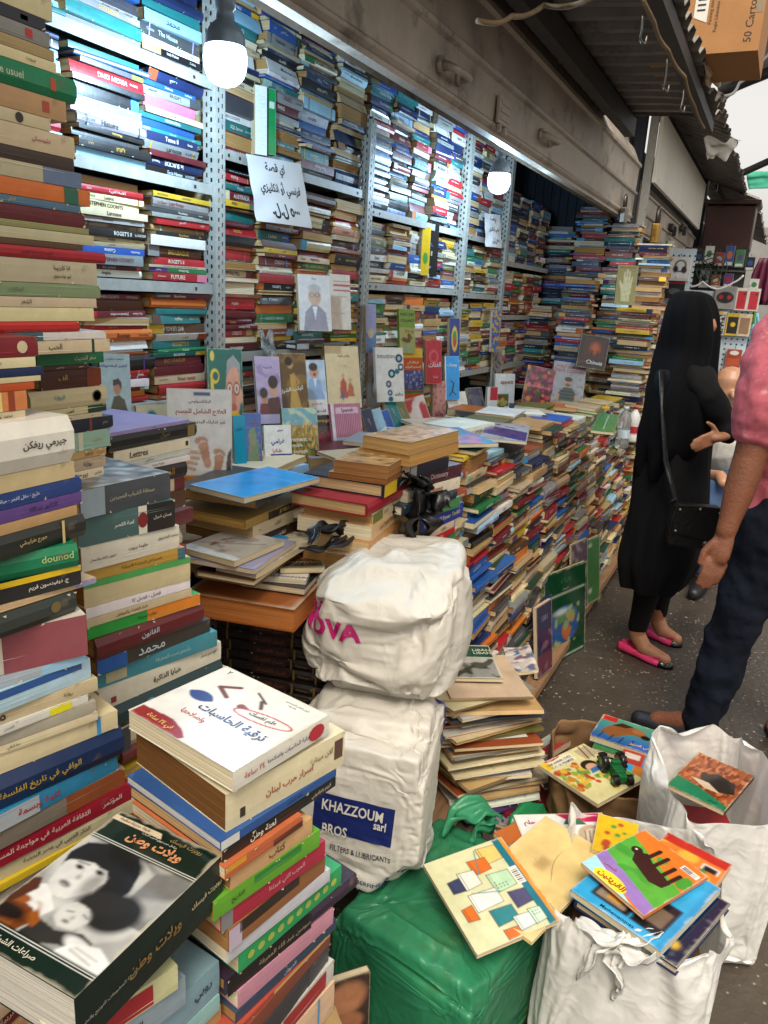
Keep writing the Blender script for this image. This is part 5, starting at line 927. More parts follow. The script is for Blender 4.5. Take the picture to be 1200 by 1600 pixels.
cover(184, 672, 1.12, 44, 115, 'pale blue book with a dark haired man, behind the left pile', [('f', 'a9ccd8'), ('p', [(.35, .0), (.3, .28), (.42, .44), (.6, .46), (.78, .4), (.9, .2), (.95, 0)], '4a4a34'), ('p', [(.05, .2), (.4, .28), (.45, .2), (.1, .12)], '7a6a4a'), ('e', .55, .56, .13, .1, 'b98a68'), ('p', [(.4, .58), (.42, .66), (.6, .68), (.7, .62), (.68, .54), (.6, .6)], '241c18'), ('e', .8, .2, .12, .08, '2f4a72')], [('اختبر شخصيتك', .45, .84, .09, '2a3a8c', 0, .9, 1.2), ('دايفيد ديفيس', .5, .93, .04, '2a2a2a', 0, .6)], 'pale blue', yaw=-42, lean=8, n=50)
cover(241, 672, 1.34, 50, 38, 'small beige book with a teal disc lying behind the reflexology book', [('f', 'cbbf9f'), ('e', .45, .5, .16, .3, '1c8078')], [], 'beige', yaw=-30, lean=6, n=30)
cover(378, 752, 1.24, 18, 100, 'turquoise book edge beside the reflexology book', [('f', '1f93b0')], [('دليل', .5, .8, .06, '14405a')], 'teal', yaw=-30, lean=8, n=10, cat_hex='1f93b0')
cover(397, 756, 1.23, 28, 108, 'blue book with a green striped creature, next to the turquoise edge', [('f', '2c5c98'), ('e', .55, .4, .3, .26, '5f7f5a', 0, .1), ('e', .5, .66, .2, .13, '6a8a64', 0, .1), ('n', .2, .1, .9, .8, 6, .1, '9a6a50', 3), ('l', .3, .1, .3, .3, .1, '5f7f5a'), ('l', .75, .1, .7, .3, .1, '5f7f5a')], [('العالم', .6, .86, .07, 'a83444', 0, .7, 1)], 'blue', yaw=-42, lean=12, n=40)
cover(437, 748, 1.22, 42, 82, 'white book with blue Arabic title and a cartoon old man', [('f', 'd8d4ca'), ('r', .22, .0, 1, .46, '1d3070'), ('e', .62, .28, .15, .1, 'c9a07a'), ('p', [(.42, 0), (.46, .2), (.8, .2), (.86, 0)], 'c49a3a'), ('l', .5, .15, .36, .42, .05, 'c9a07a'), ('e', .62, .36, .13, .04, 'd8d4ca')], [('غرامي', .5, .68, .13, '24347c', 0, .8, 1.6), ('شكرا', .45, .52, .09, '9c2430', 0, .5, 1.4), ('نجوى', .6, .9, .05, '2a2a2a', 0, .4)], 'white', yaw=-40, lean=14, n=50)
cover(424, 662, 1.34, 38, 102, 'mauve book with two old heads in dark caps', [('f', 'a892ac'), ('n', 0, 0, 1, 1, 3, .15, '8f7a98', 3), ('e', .68, .52, .18, .12, 'b98a6c', 0, .1), ('e', .68, .62, .2, .1, '2a1f1c'), ('p', [(.3, .12), (.45, .38), (.9, .4), (1, .1)], '4a2420'), ('e', .3, .4, .15, .1, 'a87858', 0, .1), ('e', .28, .46, .16, .08, '30231f'), ('p', [(.05, .1), (.12, .3), (.42, .3), (.5, .1)], '6a2a28'), ('r', 0, 0, 1, .14, 'b0a0b8')], [('الضيعة', .5, .84, .05, '8a3a60', 0, .6)], 'lavender', yaw=-34, lean=14, n=46)
cover(462, 655, 1.32, 46, 100, 'golden brown book with a singer in a long gown', [('f', '5d421c'), ('n', 0, 0, 1, 1, 3, .05, '7a5a24', 4), ('p', [(.32, .03), (.42, .4), (.44, .68), (.58, .7), (.64, .42), (.8, .03)], 'b08a3c'), ('e', .46, .84, .1, .07, 'b98a5a'), ('e', .42, .88, .13, .07, '1d1410'), ('l', .58, .66, .72, .56, .07, 'a87c48'), ('l', .72, .56, .56, .5, .06, 'a87c48'), ('e', .2, .2, .1, .16, '3a2814', 0, .3)], [('كوكب الشرق', .45, .45, .12, 'd8d0b8', 8, .8, 1.2), ('حياتها', .75, .16, .04, 'c8b07a', 0, .4)], 'brown', yaw=-30, lean=14, n=50)
cover(497, 653, 1.35, 34, 88, 'white and blue book with a laughing man in a pale shirt', [('f', 'a9bccb'), ('n', 0, .3, 1, 1, 3, .1, 'c4d0d8', 3), ('e', .48, .8, .2, .12, 'c09070', 0, .1), ('e', .46, .88, .2, .07, '3a2a22'), ('e', .5, .75, .07, .03, '8a3a34'), ('p', [(.1, .3), (.22, .66), (.44, .7), (.74, .64), (.9, .3)], '8ca6c4'), ('p', [(.42, .68), (.5, .5), (.58, .68)], 'd4d8da'), ('r', 0, 0, 1, .32, 'd8d4cc')], [('فضحكنا مع', .5, .24, .05, '9c2434', 0, .7, .8), ('قف بمكانك', .5, .12, .07, '9c2434', 0, .8, 1)], 'white', yaw=-30, lean=14, n=46)
cover(540, 637, 1.30, 52, 94, 'cream book with two small red robed figures, thick rounded spine', [('f', 'cdb78c'), ('p', [(.36, .16), (.4, .42), (.5, .5), (.58, .4), (.6, .16)], 'b0432a'), ('p', [(.6, .18), (.62, .36), (.7, .42), (.78, .34), (.8, .18)], 'a85a34'), ('e', .49, .52, .05, .035, 'b98a68'), ('e', .7, .45, .045, .03, 'b98a68'), ('e', .45, .2, .04, .08, '3a5a80')], [('والنهر فيها', .55, .84, .05, '5a3a2a', 0, .6), ('رواية', .55, .68, .03, '7a5a3a', 0, .4)], 'cream', yaw=-36, lean=16, n=44, T=.035)
cover(474, 742, 1.19, 54, 102, 'book with a golden field painting and white French lettering', [('f', '8a7a3a'), ('r', 0, .72, 1, 1, '6a98a0'), ('n', 0, .7, 1, 1, 5, .0, 'a9b99a', 3), ('n', 0, .1, 1, .75, 6, -.05, 'a9742c', 5, 2), ('n', 0, .0, 1, .7, 8, .1, '4f6a34', 8, 2), ('n', 0, .2, 1, .8, 7, .18, 'c09a48', 11, 2), ('n', 0, 0, 1, .5, 10, .15, '2f4a34', 13, 2)], [('comment', .36, .53, .07, 'd8d4c4', 0, .6, .8), ('peindre', .33, .44, .07, 'd8d4c4', 0, .6, .8), ('le paysage', .4, .35, .07, 'd8d4c4', 0, .75, .8)], 'olive', yaw=-34, lean=13, n=70, ara=False)
cover(510, 722, 1.24, 32, 72, 'dark book with a bowl of red berries beside the field painting', [('f', '231a18'), ('r', .05, .3, .95, .75, '4a3a34'), ('d', .3, .35, .8, .6, 22, .08, ['7a2430', '8c3440', '5a2028'], 4), ('r', .05, .05, .95, .28, '7a4a34')], [('Arranging', .5, .87, .09, 'c09a50', 0, .9, .6)], 'black', yaw=-30, lean=12, n=40, ara=False)
cover(548, 720, 1.18, 46, 88, 'pink and white striped book with a blue corner picture', [('f', 'b890a0')] + [('r', i * .06, .42, i * .06 + .03, 1, '98405c') for i in range(17)] + [('r', 0, 0, 1, .42, '98a8a8'), ('r', .5, .0, 1, .4, '2a5a86'), ('e', .7, .25, .08, .1, '5a2a28'), ('r', 0, 0, .1, 1, 'c8c0c0'), ('r', .16, .82, .9, .93, 'c9a8b4')], [('Spanish', .54, .875, .08, '5a2038', 0, .7, .8)], 'pink', yaw=-30, lean=16, n=50, ara=False)
INTU = [('f', 'd6d4cc'), ('e', .84, .8, .13, .08, '1d2a40'), ('e', .84, .8, .06, .04, '90b4c0'), ('e', .9, .64, .11, .07, '24506a'), ('e', .9, .64, .05, .03, 'd6d4cc'), ('e', .56, .52, .13, .08, '123848'), ('e', .56, .52, .06, .04, 'a0c4cc'), ('e', .76, .56, .09, .05, '2a7080'), ('e', .44, .33, .1, .065, '3a3a5a'), ('e', .44, .33, .05, .03, 'b0b4c8'), ('e', .48, .17, .09, .055, '184860'), ('e', .48, .17, .04, .025, 'b8ccd0'), ('e', .5, .05, .09, .05, '1d6a74')]
cover(611, 628, 1.31, 43, 82, 'white book with a chain of dark blue rings titled intuition', INTU, [('intuition', .38, .84, .09, '2a3440', 0, .62, .3), ('osho', .8, .14, .08, '2a3440', 0, .3, .3)], 'white', yaw=-30, lean=10, n=60, ara=False)
cover(637, 552, 1.40, 24, 66, 'lime green book with a vase of flowers on its cover', [('f', '6f8a2c'), ('r', 0, 0, 1, .58, '9a9a5a'), ('d', .15, .25, .85, .52, 12, .1, ['6a4a2a', '8a6a3a', 'a89050'], 5), ('e', .5, .14, .14, .1, '8a9a7a')], [('AVEC DES', .5, .88, .1, '1a2010', 0, .9, .6), ('COLLANTS', .5, .74, .1, '1a2010', 0, .9, .6)], 'green', yaw=-28, lean=8, n=34, ara=False, cat_hex='6f8a2c')
cover(648, 634, 1.36, 30, 86, 'orange and purple book with a speckled night picture', [('f', 'b5522a'), ('r', 0, .28, 1, .62, '4a4870'), ('d', .1, .3, .9, .6, 50, .04, ['9a9ab0', '6a6a90'], 3), ('r', 0, .84, 1, 1, 'c9a23a'), ('r', 0, .22, 1, .27, '2f6a48')], [('طريقك الى', .5, .76, .06, 'd8c8a0', 0, .7, .8), ('الشخصية المؤثرة', .5, .68, .06, 'd8c8a0', 0, .8, .8)], 'orange', yaw=-28, lean=10, n=40)
cover(585, 640, 1.40, 18, 94, 'pink topped book with a grey portrait of a woman', [('f', 'b098a0'), ('r', 0, 0, 1, .7, '9a948c'), ('e', .55, .36, .3, .16, '5a544e', 0, .2), ('e', .55, .36, .2, .12, 'b8b0a6', 0, .2)], [], 'pink', yaw=-25, lean=6, n=24)
cover(580, 551, 1.40, 16, 72, 'pale violet book with a seaside picture behind the middle post', [('f', '8f92b8'), ('r', 0, 0, 1, .4, '5a78a0'), ('e', .5, .4, .3, .1, 'b8a890')], [], 'lavender', yaw=-25, lean=6, n=20)
cover(678, 600, 1.38, 24, 66, 'tall bright red book with pale pink Arabic title', [('f', 'a8202c'), ('e', .5, .62, .3, .16, 'c04a50', 0, .2), ('e', .5, .62, .2, .1, 'a8202c', 0, .2)], [('الفتات', .55, .44, .13, 'd8c0c0', 0, .8, 1), ('بنت', .6, .16, .06, 'd8b0b0', 0, .4)], 'red', yaw=-25, lean=7, n=40)
cover(686, 668, 1.36, 20, 70, 'narrow pink book under the tall bright red one', [('f', 'c08a80'), ('n', 0, 0, 1, 1, 5, .1, 'a86a64', 5)], [('مملكة', .5, .3, .08, '6a2a2a', 0, .7)], 'pink', yaw=-25, lean=6, n=20)
cover(710, 562, 1.40, 16, 62, 'dark blue book with a bright parrot at the third post', [('f', '2a3468'), ('e', .5, .5, .3, .3, 'c9a23a'), ('e', .5, .5, .2, .2, '2f7a48'), ('e', .5, .42, .12, .12, 'b83028')], [], 'navy', yaw=-25, lean=6, n=24)
cover(707, 625, 1.38, 22, 66, 'sky blue and white book with a leaping small figure', [('f', '2f94d0'), ('l', .5, .2, .6, .38, .1, '2a2a3a'), ('l', .6, .38, .4, .44, .06, '2a2a3a'), ('l', .5, .2, .3, .1, .06, '2a2a3a'), ('l', .5, .2, .75, .12, .06, '2a2a3a'), ('r', 0, 0, .08, 1, 'd8d8d8')], [('يوميات', .5, .8, .1, 'd8d8d8', 0, .8, 1)], 'sky blue', yaw=-25, lean=8, n=34, cat_hex='2f94d0')
cover(724, 672, 1.32, 30, 60, 'cream book with a chestnut picture below the leaping figure', [('f', 'd0c8b8'), ('r', .1, .1, .8, .55, '5a3a34'), ('d', .15, .15, .75, .5, 10, .1, ['8a5a4a', '6a3a30'], 3)], [], 'cream', yaw=-20, lean=22, n=28)
cover(752, 668, 1.36, 22, 62, 'dark book with a grey street photograph beside the chestnut book', [('f', '2c2f48'), ('n', 0, 0, 1, 1, 4, .1, '6a5a5a', 6), ('r', .2, .5, .8, .8, '4a4a5a')], [], 'navy', yaw=-20, lean=20, n=24)
cover(773, 550, 1.40, 12, 62, 'blue and gold picture book hung at the fourth post', [('f', '3a5a8a'), ('n', 0, 0, 1, 1, 3, .0, 'b08a3a', 4), ('n', 0, 0, 1, 1, 4, .2, '7a2a2a', 9)], [], 'blue', yaw=-25, lean=4, n=20)
cover(775, 612, 1.40, 14, 62, 'grey brown picture book below the blue and gold one', [('f', '7a7068'), ('n', 0, 0, 1, 1, 4, .1, '4a4444', 4)], [], 'grey', yaw=-25, lean=4, n=20)
cover(787, 648, 1.32, 30, 62, 'white cookbook with red word appetit and a salad', [('f', 'd2cfc8'), ('r', .1, .1, .7, .5, '6a5a34'), ('d', .15, .12, .65, .48, 14, .1, ['4a6a2a', '8a3a2a', 'a8a05a'], 6)], [('appetit', .6, .78, .12, '8c1c24', 0, .7, 1)], 'white', yaw=-40, lean=6, n=36, ara=False)
cover(768, 646, 1.28, 16, 40, 'small red and white book in front of the appetit cookbook', [('f', 'cfc8c4'), ('r', .3, .5, 1, 1, 'b02434')], [], 'white', yaw=-40, lean=5, n=16)
cover(835, 640, 4.0 / 3.55, 44, 66, 'dark red cookbook covered with fruit and flowers', [('f', '4a1420'), ('d', 0, 0, 1, 1, 90, .07, ['8c2430', '7a3a5a', 'b0702a', '3a4a2a', 'a83a4a', '6a2a4a'], 9)], [('Bienvenue', .5, .55, .12, 'c06a70', 0, .8, .5)], 'maroon', yaw=-62, lean=16, n=50, roll=-8, ara=False)
CHEF = [('f', '9a9a9c'), ('n', 0, 0, 1, 1, 9, .2, '84848a', 3), ('p', [(.2, .1), (.24, .34), (.38, .46), (.64, .46), (.78, .34), (.82, .1)], '1f2f2c')] + [('l', .24, .14 + .07 * i, .78, .14 + .07 * i, .02, '4a6a5a') for i in range(5)] + [('e', .5, .56, .1, .09, 'b98a6e'), ('e', .5, .64, .12, .05, '3a2a1c'), ('e', .5, .52, .08, .04, '6a4a38'), ('l', .24, .3, .22, .12, .08, 'b98a6e'), ('l', .78, .3, .8, .12, .08, 'b98a6e'), ('r', .15, .0, .85, .12, '6a5a4a'), ('e', .5, .1, .18, .05, 'b0a890')]
cover(882, 640, 4.0 / 3.72, 50, 72, 'grey cookbook with a man in a striped dark jersey and pink title', CHEF, [('TOUT LE MONDE', .52, .9, .065, '98284a', 0, .85, 1), ('PEUT CUISINER', .52, .81, .065, '98284a', 0, .85, 1)], 'grey', yaw=-62, lean=12, n=60, roll=-4, ara=False)
cover(928, 632, 4.0 / 4.1, 46, 58, 'cream cookbook with a dark bowl of salad', [('f', 'd4ba86'), ('n', 0, 0, 1, 1, 3, .2, 'c4a268', 3), ('e', .5, .34, .32, .2, '1c1a1c'), ('e', .5, .42, .27, .12, '7a7a3a'), ('d', .3, .36, .7, .5, 16, .06, ['a87a3a', '5a7a2a', 'c0b080', '8c4a2a'], 3)], [('RECETTES', .5, .78, .1, 'b08a4a', 0, .7, .4), ('SANTE', .5, .65, .1, 'b08a4a', 0, .5, .4)], 'cream', yaw=-62, lean=14, n=50, roll=6, ara=False)
cover(922, 576, 4.0 / 4.15, 44, 50, 'black cookbook with a glowing red picture, above the salad book', [('f', '1c1718'), ('r', .15, .3, .9, .9, '3a1a18'), ('e', .55, .62, .16, .16, 'a84a24', 0, .5), ('r', .42, .36, .48, .56, '120c0c'), ('r', .62, .36, .68, .56, '120c0c')], [('Chinois', .6, .2, .12, 'd0ccc8', 0, .7, .6), ('Cuisine', .2, .2, .1, '8c2a2a', 0, .4, .4)], 'black', yaw=-62, lean=10, n=44, roll=-6, ara=False)
HAND = [('f', '8f8448'), ('p', [(.3, .08), (.24, .4), (.16, .5), (.12, .62), (.2, .6), (.34, .5), (.33, .82), (.4, .84), (.44, .56), (.46, .9), (.54, .9), (.55, .56), (.6, .86), (.67, .84), (.65, .5), (.74, .74), (.8, .7), (.74, .4), (.7, .08)], 'c4bd92'), ('l', .36, .2, .66, .24, .012, '8f8448'), ('l', .34, .3, .68, .36, .012, '8f8448'), ('l', .4, .4, .6, .1, .012, '8f8448')]
cover(975, 476, 4.0 / 5.0, 30, 58, 'olive book with a pale palm of a hand, on the end pile', HAND, [('HAND READING', .5, .94, .04, '4a4424', 0, .8)], 'olive', yaw=-68, lean=6, n=40, ara=False)
cover(494, 517, 1.36, 50, 84, 'pale book with an old man in glasses leaning on the shelf', [('f', 'c9c4c0'), ('e', .5, .62, .2, .17, 'b89a84', 0, .1), ('e', .5, .76, .2, .07, 'a8a49e', 0, .2), ('p', [(.12, .0), (.2, .34), (.4, .46), (.6, .46), (.82, .34), (.9, 0)], '8a8690'), ('p', [(.42, .44), (.5, .2), (.58, .44)], 'd2d0cc'), ('l', .34, .64, .66, .64, .02, '5a4a44'), ('e', .42, .64, .06, .035, '6a5a54'), ('e', .42, .64, .04, .02, 'c9b0a0'), ('e', .58, .64, .06, .035, '6a5a54'), ('e', .58, .64, .04, .02, 'c9b0a0')], [('حياة', .5, .93, .05, '4a4a70')], 'beige', yaw=-36, lean=12, n=50)
cover(533, 515, 1.37, 32, 82, 'narrow cream book with red ruled lines beside the old man', [('f', 'cfc4b4'), ('r', .2, .78, 1, .82, 'a84a54'), ('r', .2, .86, 1, .88, 'a84a54'), ('r', .2, .7, 1, .72, 'a84a54')], [('اسرار في بيت', .6, .6, .04, '4a2a2a', 0, .7), ('قصة', .6, .3, .03, '4a2a2a', 0, .4)], 'cream', yaw=-36, lean=10, n=30)
lying(2.34, 1.40, 1.305, .30, .05, .018, R(-5), col=lin('1a1817'), cname='black', hard=True, ara=False, pcol='c9c4b8', prio=6, stack='lip of the tall middle shelf', ord=1, spine=[('b', 0, .22, 0, 1, 'a8acb0'), ('t', 'THE BOOK OF INDOOR GARDENING', .62, .5, .5, 'b8a878', .6, .6)])
for i, (px, py, wp, hp, c, lb, ln) in enumerate([(586, 690, 9, 52, 'navy', 'slim navy spine leaning among the upright books', 20), (601, 692, 12, 54, 'pale blue', 'slim pale blue spine leaning among the upright books', 22), (612, 690, 16, 50, 'blue', 'blue book with red letters leaning among the upright books', 24), (628, 676, 10, 56, 'teal', 'slim teal spine leaning across the upright books', 28), (640, 672, 9, 50, 'olive', 'slim olive spine leaning across the upright books', 28), (660, 672, 30, 52, 'red', 'red and white covered book leaning right of the upright spines', 24)]):
    cover(px, py, 1.26, wp + 8, hp, lb, [('f', PAL[c])] + ([('n', 0, 0, 1, 1, 3, 0, 'c9b8b0', 3)] if c == 'red' else []), [('كتاب', .5, .6, .1, 'b8a8a8', 90, .7)] if c != 'red' else [('قصيرة', .5, .7, .1, 'd8d0c8', 0, .7)], c, yaw=-20, lean=ln, n=14, roll=8)
# propped along the foot of the wall of books
GLOBE = [('f', '0f3a22'), ('r', .04, .74, .96, .75, 'b8b8a8'), ('r', .04, .06, .96, .07, 'b8b8a8'), ('e', .48, .4, .36, .21, '174a7a', 0, .03), ('p', [(.3, .52), (.4, .56), (.5, .5), (.46, .43), (.36, .44)], '4f7040'), ('p', [(.5, .52), (.64, .54), (.74, .47), (.7, .4), (.58, .42)], '9c7a3c'), ('p', [(.42, .4), (.56, .41), (.66, .34), (.56, .22), (.47, .26), (.42, .33)], '9c5a2c'), ('n', .12, .2, .84, .6, 9, .2, '7a8a5a', 3), ('e', .4, .56, .16, .03, 'a8b4b8', 0, .5), ('e', .62, .5, .1, .04, '7a8a4a', 0, .5)]
cover(882, 1034, .590, 58, 148, 'dark green atlas with a globe on its cover, propped by the plank', GLOBE, [('ATLAS', .5, .88, .05, '24603a', 0, .6, .8), ('أطلس العالم', .5, .79, .03, 'b8b8a0', 0, .5)], 'dark green', yaw=-18, lean=7, n=60, hard=True, T=.018)
cover(852, 1052, .592, 20, 112, 'purple and dark paperback propped behind the green atlas', [('f', '2a2440'), ('r', 0, 0, 1, .3, '5a2a38'), ('n', 0, 0, 1, .6, 4, .1, '6a4a5a', 4)], [('1001', .5, .8, .08, '7a7a98')], 'purple', yaw=-10, lean=8, n=24)
cover(917, 946, .610, 36, 102, 'plain green rounded book propped past the atlas', [('f', '3a6a34'), ('e', .62, .9, .07, .03, 'b0b89a'), ('e', .62, .2, .07, .03, 'b0b89a')], [], 'green', yaw=-14, lean=8, n=24, T=.014)
cover(906, 955, .612, 22, 110, 'dark mauve magazine propped behind the plain green book', [('f', '4a3a44'), ('n', 0, 0, 1, 1, 4, .1, '7a6a70', 4)], [], 'charcoal', yaw=-14, lean=8, n=16, T=.012)
# a large photo book standing in the bottom foreground
cover(545, 1640, .47, 60, 130, 'large worn photo book with a bare shoulder on its cover, beside the green bag', [('f', '3a2a22'), ('e', .4, .72, .5, .22, 'a8704e', 20, .2), ('e', .5, .4, .34, .12, '9a6444', -10, .2), ('e', .3, .1, .4, .12, 'a06848', 10, .2)], [], 'brown', yaw=-40, lean=4, n=40, gloss=False)
cover(408, 242, 1.44, 18, 96, 'tall white sheaf of papers standing on the upper shelf by the price sign', [('f', 'd0d2d2')] + [('l', .2, .1 + .05 * i, .8, .1 + .05 * i, .02, 'b4b8bc') for i in range(16)], [], 'white', yaw=-30, lean=2, n=16, T=.03)
cover(425, 242, 1.44, 12, 92, 'slim bright green book standing beside the white papers on the upper shelf', [('f', '1d8a4a'), ('r', .2, .7, .8, .8, 'c8d0c8')], [], 'green', yaw=-20, lean=2, n=14, T=.02)
cover(663, 430, 1.44, 13, 70, 'yellow book standing upright with a green dot, in the middle bay', [('f', 'd0a818'), ('e', .5, .35, .3, .12, '3a8a3a')], [], 'yellow', yaw=-20, lean=1, n=16, T=.02)
cover(676, 432, 1.44, 12, 78, 'black folder standing upright beside the yellow book in the middle bay', [('f', '15171a')], [], 'black', yaw=-20, lean=1, n=8, T=.02)
# ------------------------------------------------------------------ plastic bags of books, paper signs, lamps and small things
def bag_mat(name, col, rough=.38, tl=.25, var=.08, stain=None):
    m = mat(name, col, rough=rough, var=var, vscale=5, stain=stain, bump=.16, bscale=34)
    nt = m.node_tree; N = nt.nodes; L = nt.links.new; p = N['Principled BSDF']; out = N['Material Output']
    t = N.new('ShaderNodeBsdfTranslucent'); L(p.inputs['Base Color'].links[0].from_socket, t.inputs[0])
    tc = N.new('ShaderNodeTexCoord'); ds = N.new('ShaderNodeTexNoise'); ds.inputs['Scale'].default_value = 9; L(tc.outputs['Object'], ds.inputs['Vector'])
    ad = N.new('ShaderNodeMix'); ad.data_type = 'RGBA'; ad.inputs[0].default_value = .12; L(tc.outputs['Object'], ad.inputs[6]); L(ds.outputs['Color'], ad.inputs[7])
    prev = p.inputs['Normal'].links[0].from_socket
    for sc_, st_ in ((15, .15), (38, .11)):                # fine crackle of crumpled film
        v = N.new('ShaderNodeTexVoronoi'); v.inputs['Scale'].default_value = sc_; L(ad.outputs[2], v.inputs['Vector'])
        bb = N.new('ShaderNodeBump'); bb.inputs['Strength'].default_value = st_; bb.inputs['Distance'].default_value = .02; L(v.outputs['Distance'], bb.inputs['Height']); L(prev, bb.inputs['Normal']); prev = bb.outputs[0]
    L(prev, p.inputs['Normal']); L(prev, t.inputs['Normal'])
    mx = N.new('ShaderNodeMixShader'); mx.inputs[0].default_value = tl; L(p.outputs[0], mx.inputs[1]); L(t.outputs[0], mx.inputs[2]); L(mx.outputs[0], out.inputs[0])
    return m
M_BAGW = bag_mat('white_plastic_film', 'd2cdc1', .5, .15, stain=('a3967f', 3, .66, .12))
M_BAGG = bag_mat('white_thin_plastic_film', 'dcdad4', .28, .2)
M_GREEN = bag_mat('green_plastic_film', '358a60', .32, .3, .35, stain=('4a6a3c', 2.6, .52, .14))
M_BLK = mat('black_plastic_film', '0b0b0c', rough=.38, bump=.4, bscale=18)
M_INK = mat('printed_ink', vc=True, rough=.4)
def ridge(p, s, sd, pw=1.6):
    return (1 - min(1, abs(noise.noise((p[0] * s + sd, p[1] * s - sd, p[2] * s + 2 * sd))) * 2.2)) ** pw
def bag(name, label, key, loc, rot, m):
    e = empty(name, loc, label, 'bag', 'plastic bags filled with books'); vs, fs = BAGS[key]
    T_ = Matrix.Rotation(R(rot), 4, 'Z'); vs = [T_ @ Vector(v) for v in vs]
    b = MB(); b.add(vs, fs, 'ffffff', 0, None, True); ob = b.build('film', m, e); sb = ob.modifiers.new('smooth', 'SUBSURF'); sb.levels = 0; sb.render_levels = 1
    return e, ob, BVHTree.FromPolygons([v + Vector(loc) for v in vs], fs)
def print_on(e, bvh, items, name='printing'):
    """ink on the film: items are (kind, ...) laid in a plane before the bag and pressed onto its surface"""
    b = MB()
    for it in items:
        M, direction = it[0], it[1]
        bm = bmesh.new()
        if it[2] == 't':
            V, F, wd, hg = glyphs(it[3], it[6] if len(it) > 6 else 1); k = it[4] / hg
            vv = [bm.verts.new((x * k, y * k, 0)) for x, y in V]
        else:
            vv = [bm.verts.new((x, y, 0)) for x, y in it[3]]; F = [tuple(range(len(vv)))]
        for f in F:
            try: bm.faces.new([vv[i] for i in f])
            except ValueError: pass
        bmesh.ops.triangulate(bm, faces=bm.faces)
        for _ in range(7):
            es = [q for q in bm.edges if q.calc_length() > .007]
            if not es: break
            bmesh.ops.subdivide_edges(bm, edges=es, cuts=1); bmesh.ops.triangulate(bm, faces=[f for f in bm.faces if len(f.verts) > 3])
        bm.verts.index_update(); pts = []
        for v in bm.verts:
            p = M @ v.co; h = bvh.ray_cast(p, direction, 1.5)
            pts.append((h[0] + h[1] * (.0016 if h[1].dot(direction) < 0 else -.0016) - direction * (.0008 + .0006 * it[7] if len(it) > 7 else .0008)) if h[0] else None)
        fl = [tuple(v.index for v in f.verts) for f in bm.faces if all(pts[v.index] is not None for v in f.verts)]
        pts = [p if p is not None else Vector((0, 0, 0)) for p in pts]
        b.add([p - e.location for p in pts], fl, it[5]); bm.free()
    return b.build(name, M_INK, e)
def facing(p, n, spin=0):
    """plane at p whose local x runs to the right and y up for someone looking along -n"""
    n = Vector(n).normalized(); u = Vector((0, 0, 1)); x = u.cross(n).normalized(); y = n.cross(x)
    return Matrix(((x.x, y.x, n.x, p[0]), (x.y, y.y, n.y, p[1]), (x.z, y.z, n.z, p[2]), (0, 0, 0, 1))) @ Matrix.Rotation(R(spin), 4, 'Z')

# green bag on the ground
ge, go, gb = bag('green_bag', 'translucent dark green bag packed with books on the ground under the lubricants bag', 'green', (1.31, .41, 0), -12, M_GREEN)
def strips(name, m, e, lst, seed):
    """film gathered into flat twisted strips: each a list of points with a width"""
    b = MB(); r_ = random.Random(seed)
    for pts, wd in lst:
        P = []; 
        for i in range(len(pts) - 1):
            for k in range(8): P.append(Vector(pts[i]).lerp(Vector(pts[i + 1]), k / 8))
        P.append(Vector(pts[-1])); n = 13; vs = []; side = None; L_ = len(P)
        for i, p in enumerate(P):
            t = (P[min(i + 1, L_ - 1)] - P[max(i - 1, 0)]).normalized(); sd = t.cross(Vector((0, .3, 1))).normalized(); up = sd.cross(t)
            w_ = wd * (.35 + .65 * math.sin(math.pi * min(1, .12 + i / L_)) + .3 * noise.noise((i * .2, seed, 1)))
            tw = noise.noise((i * .12, seed, 4)) * 2.2; dr = (sd * math.cos(tw) + up * math.sin(tw)); nr = dr.cross(t)
            for k in range(n):
                u = k / (n - 1) * 2 - 1; vs.append(p + dr * u * w_ + nr * (w_ * .45 * noise.noise((u * 2.6 + seed, i * .13, 2)) + w_ * .25 * math.sin(u * 7 + i * .15)) - e.location)
        b.add(vs, [(i * n + k, i * n + k + 1, (i + 1) * n + k + 1, (i + 1) * n + k) for i in range(L_ - 1) for k in range(n - 1)], 'ffffff', 0, None, True)
    o = b.build(name, m, e); o.modifiers.new('thickness', 'SOLIDIFY').thickness = .0012; return o
M_PGREEN = bag_mat('pale_green_film', '4aa87a', .3, .45)
for i, l_ in enumerate([([(1.45, .50, .285), (1.50, .48, .325), (1.55, .44, .33), (1.60, .40, .28)], .034), ([(1.47, .44, .285), (1.52, .42, .30), (1.58, .46, .29), (1.62, .50, .24)], .032)]): strips('tied_handle', M_PGREEN, ge, [l_], 3.3 + i)
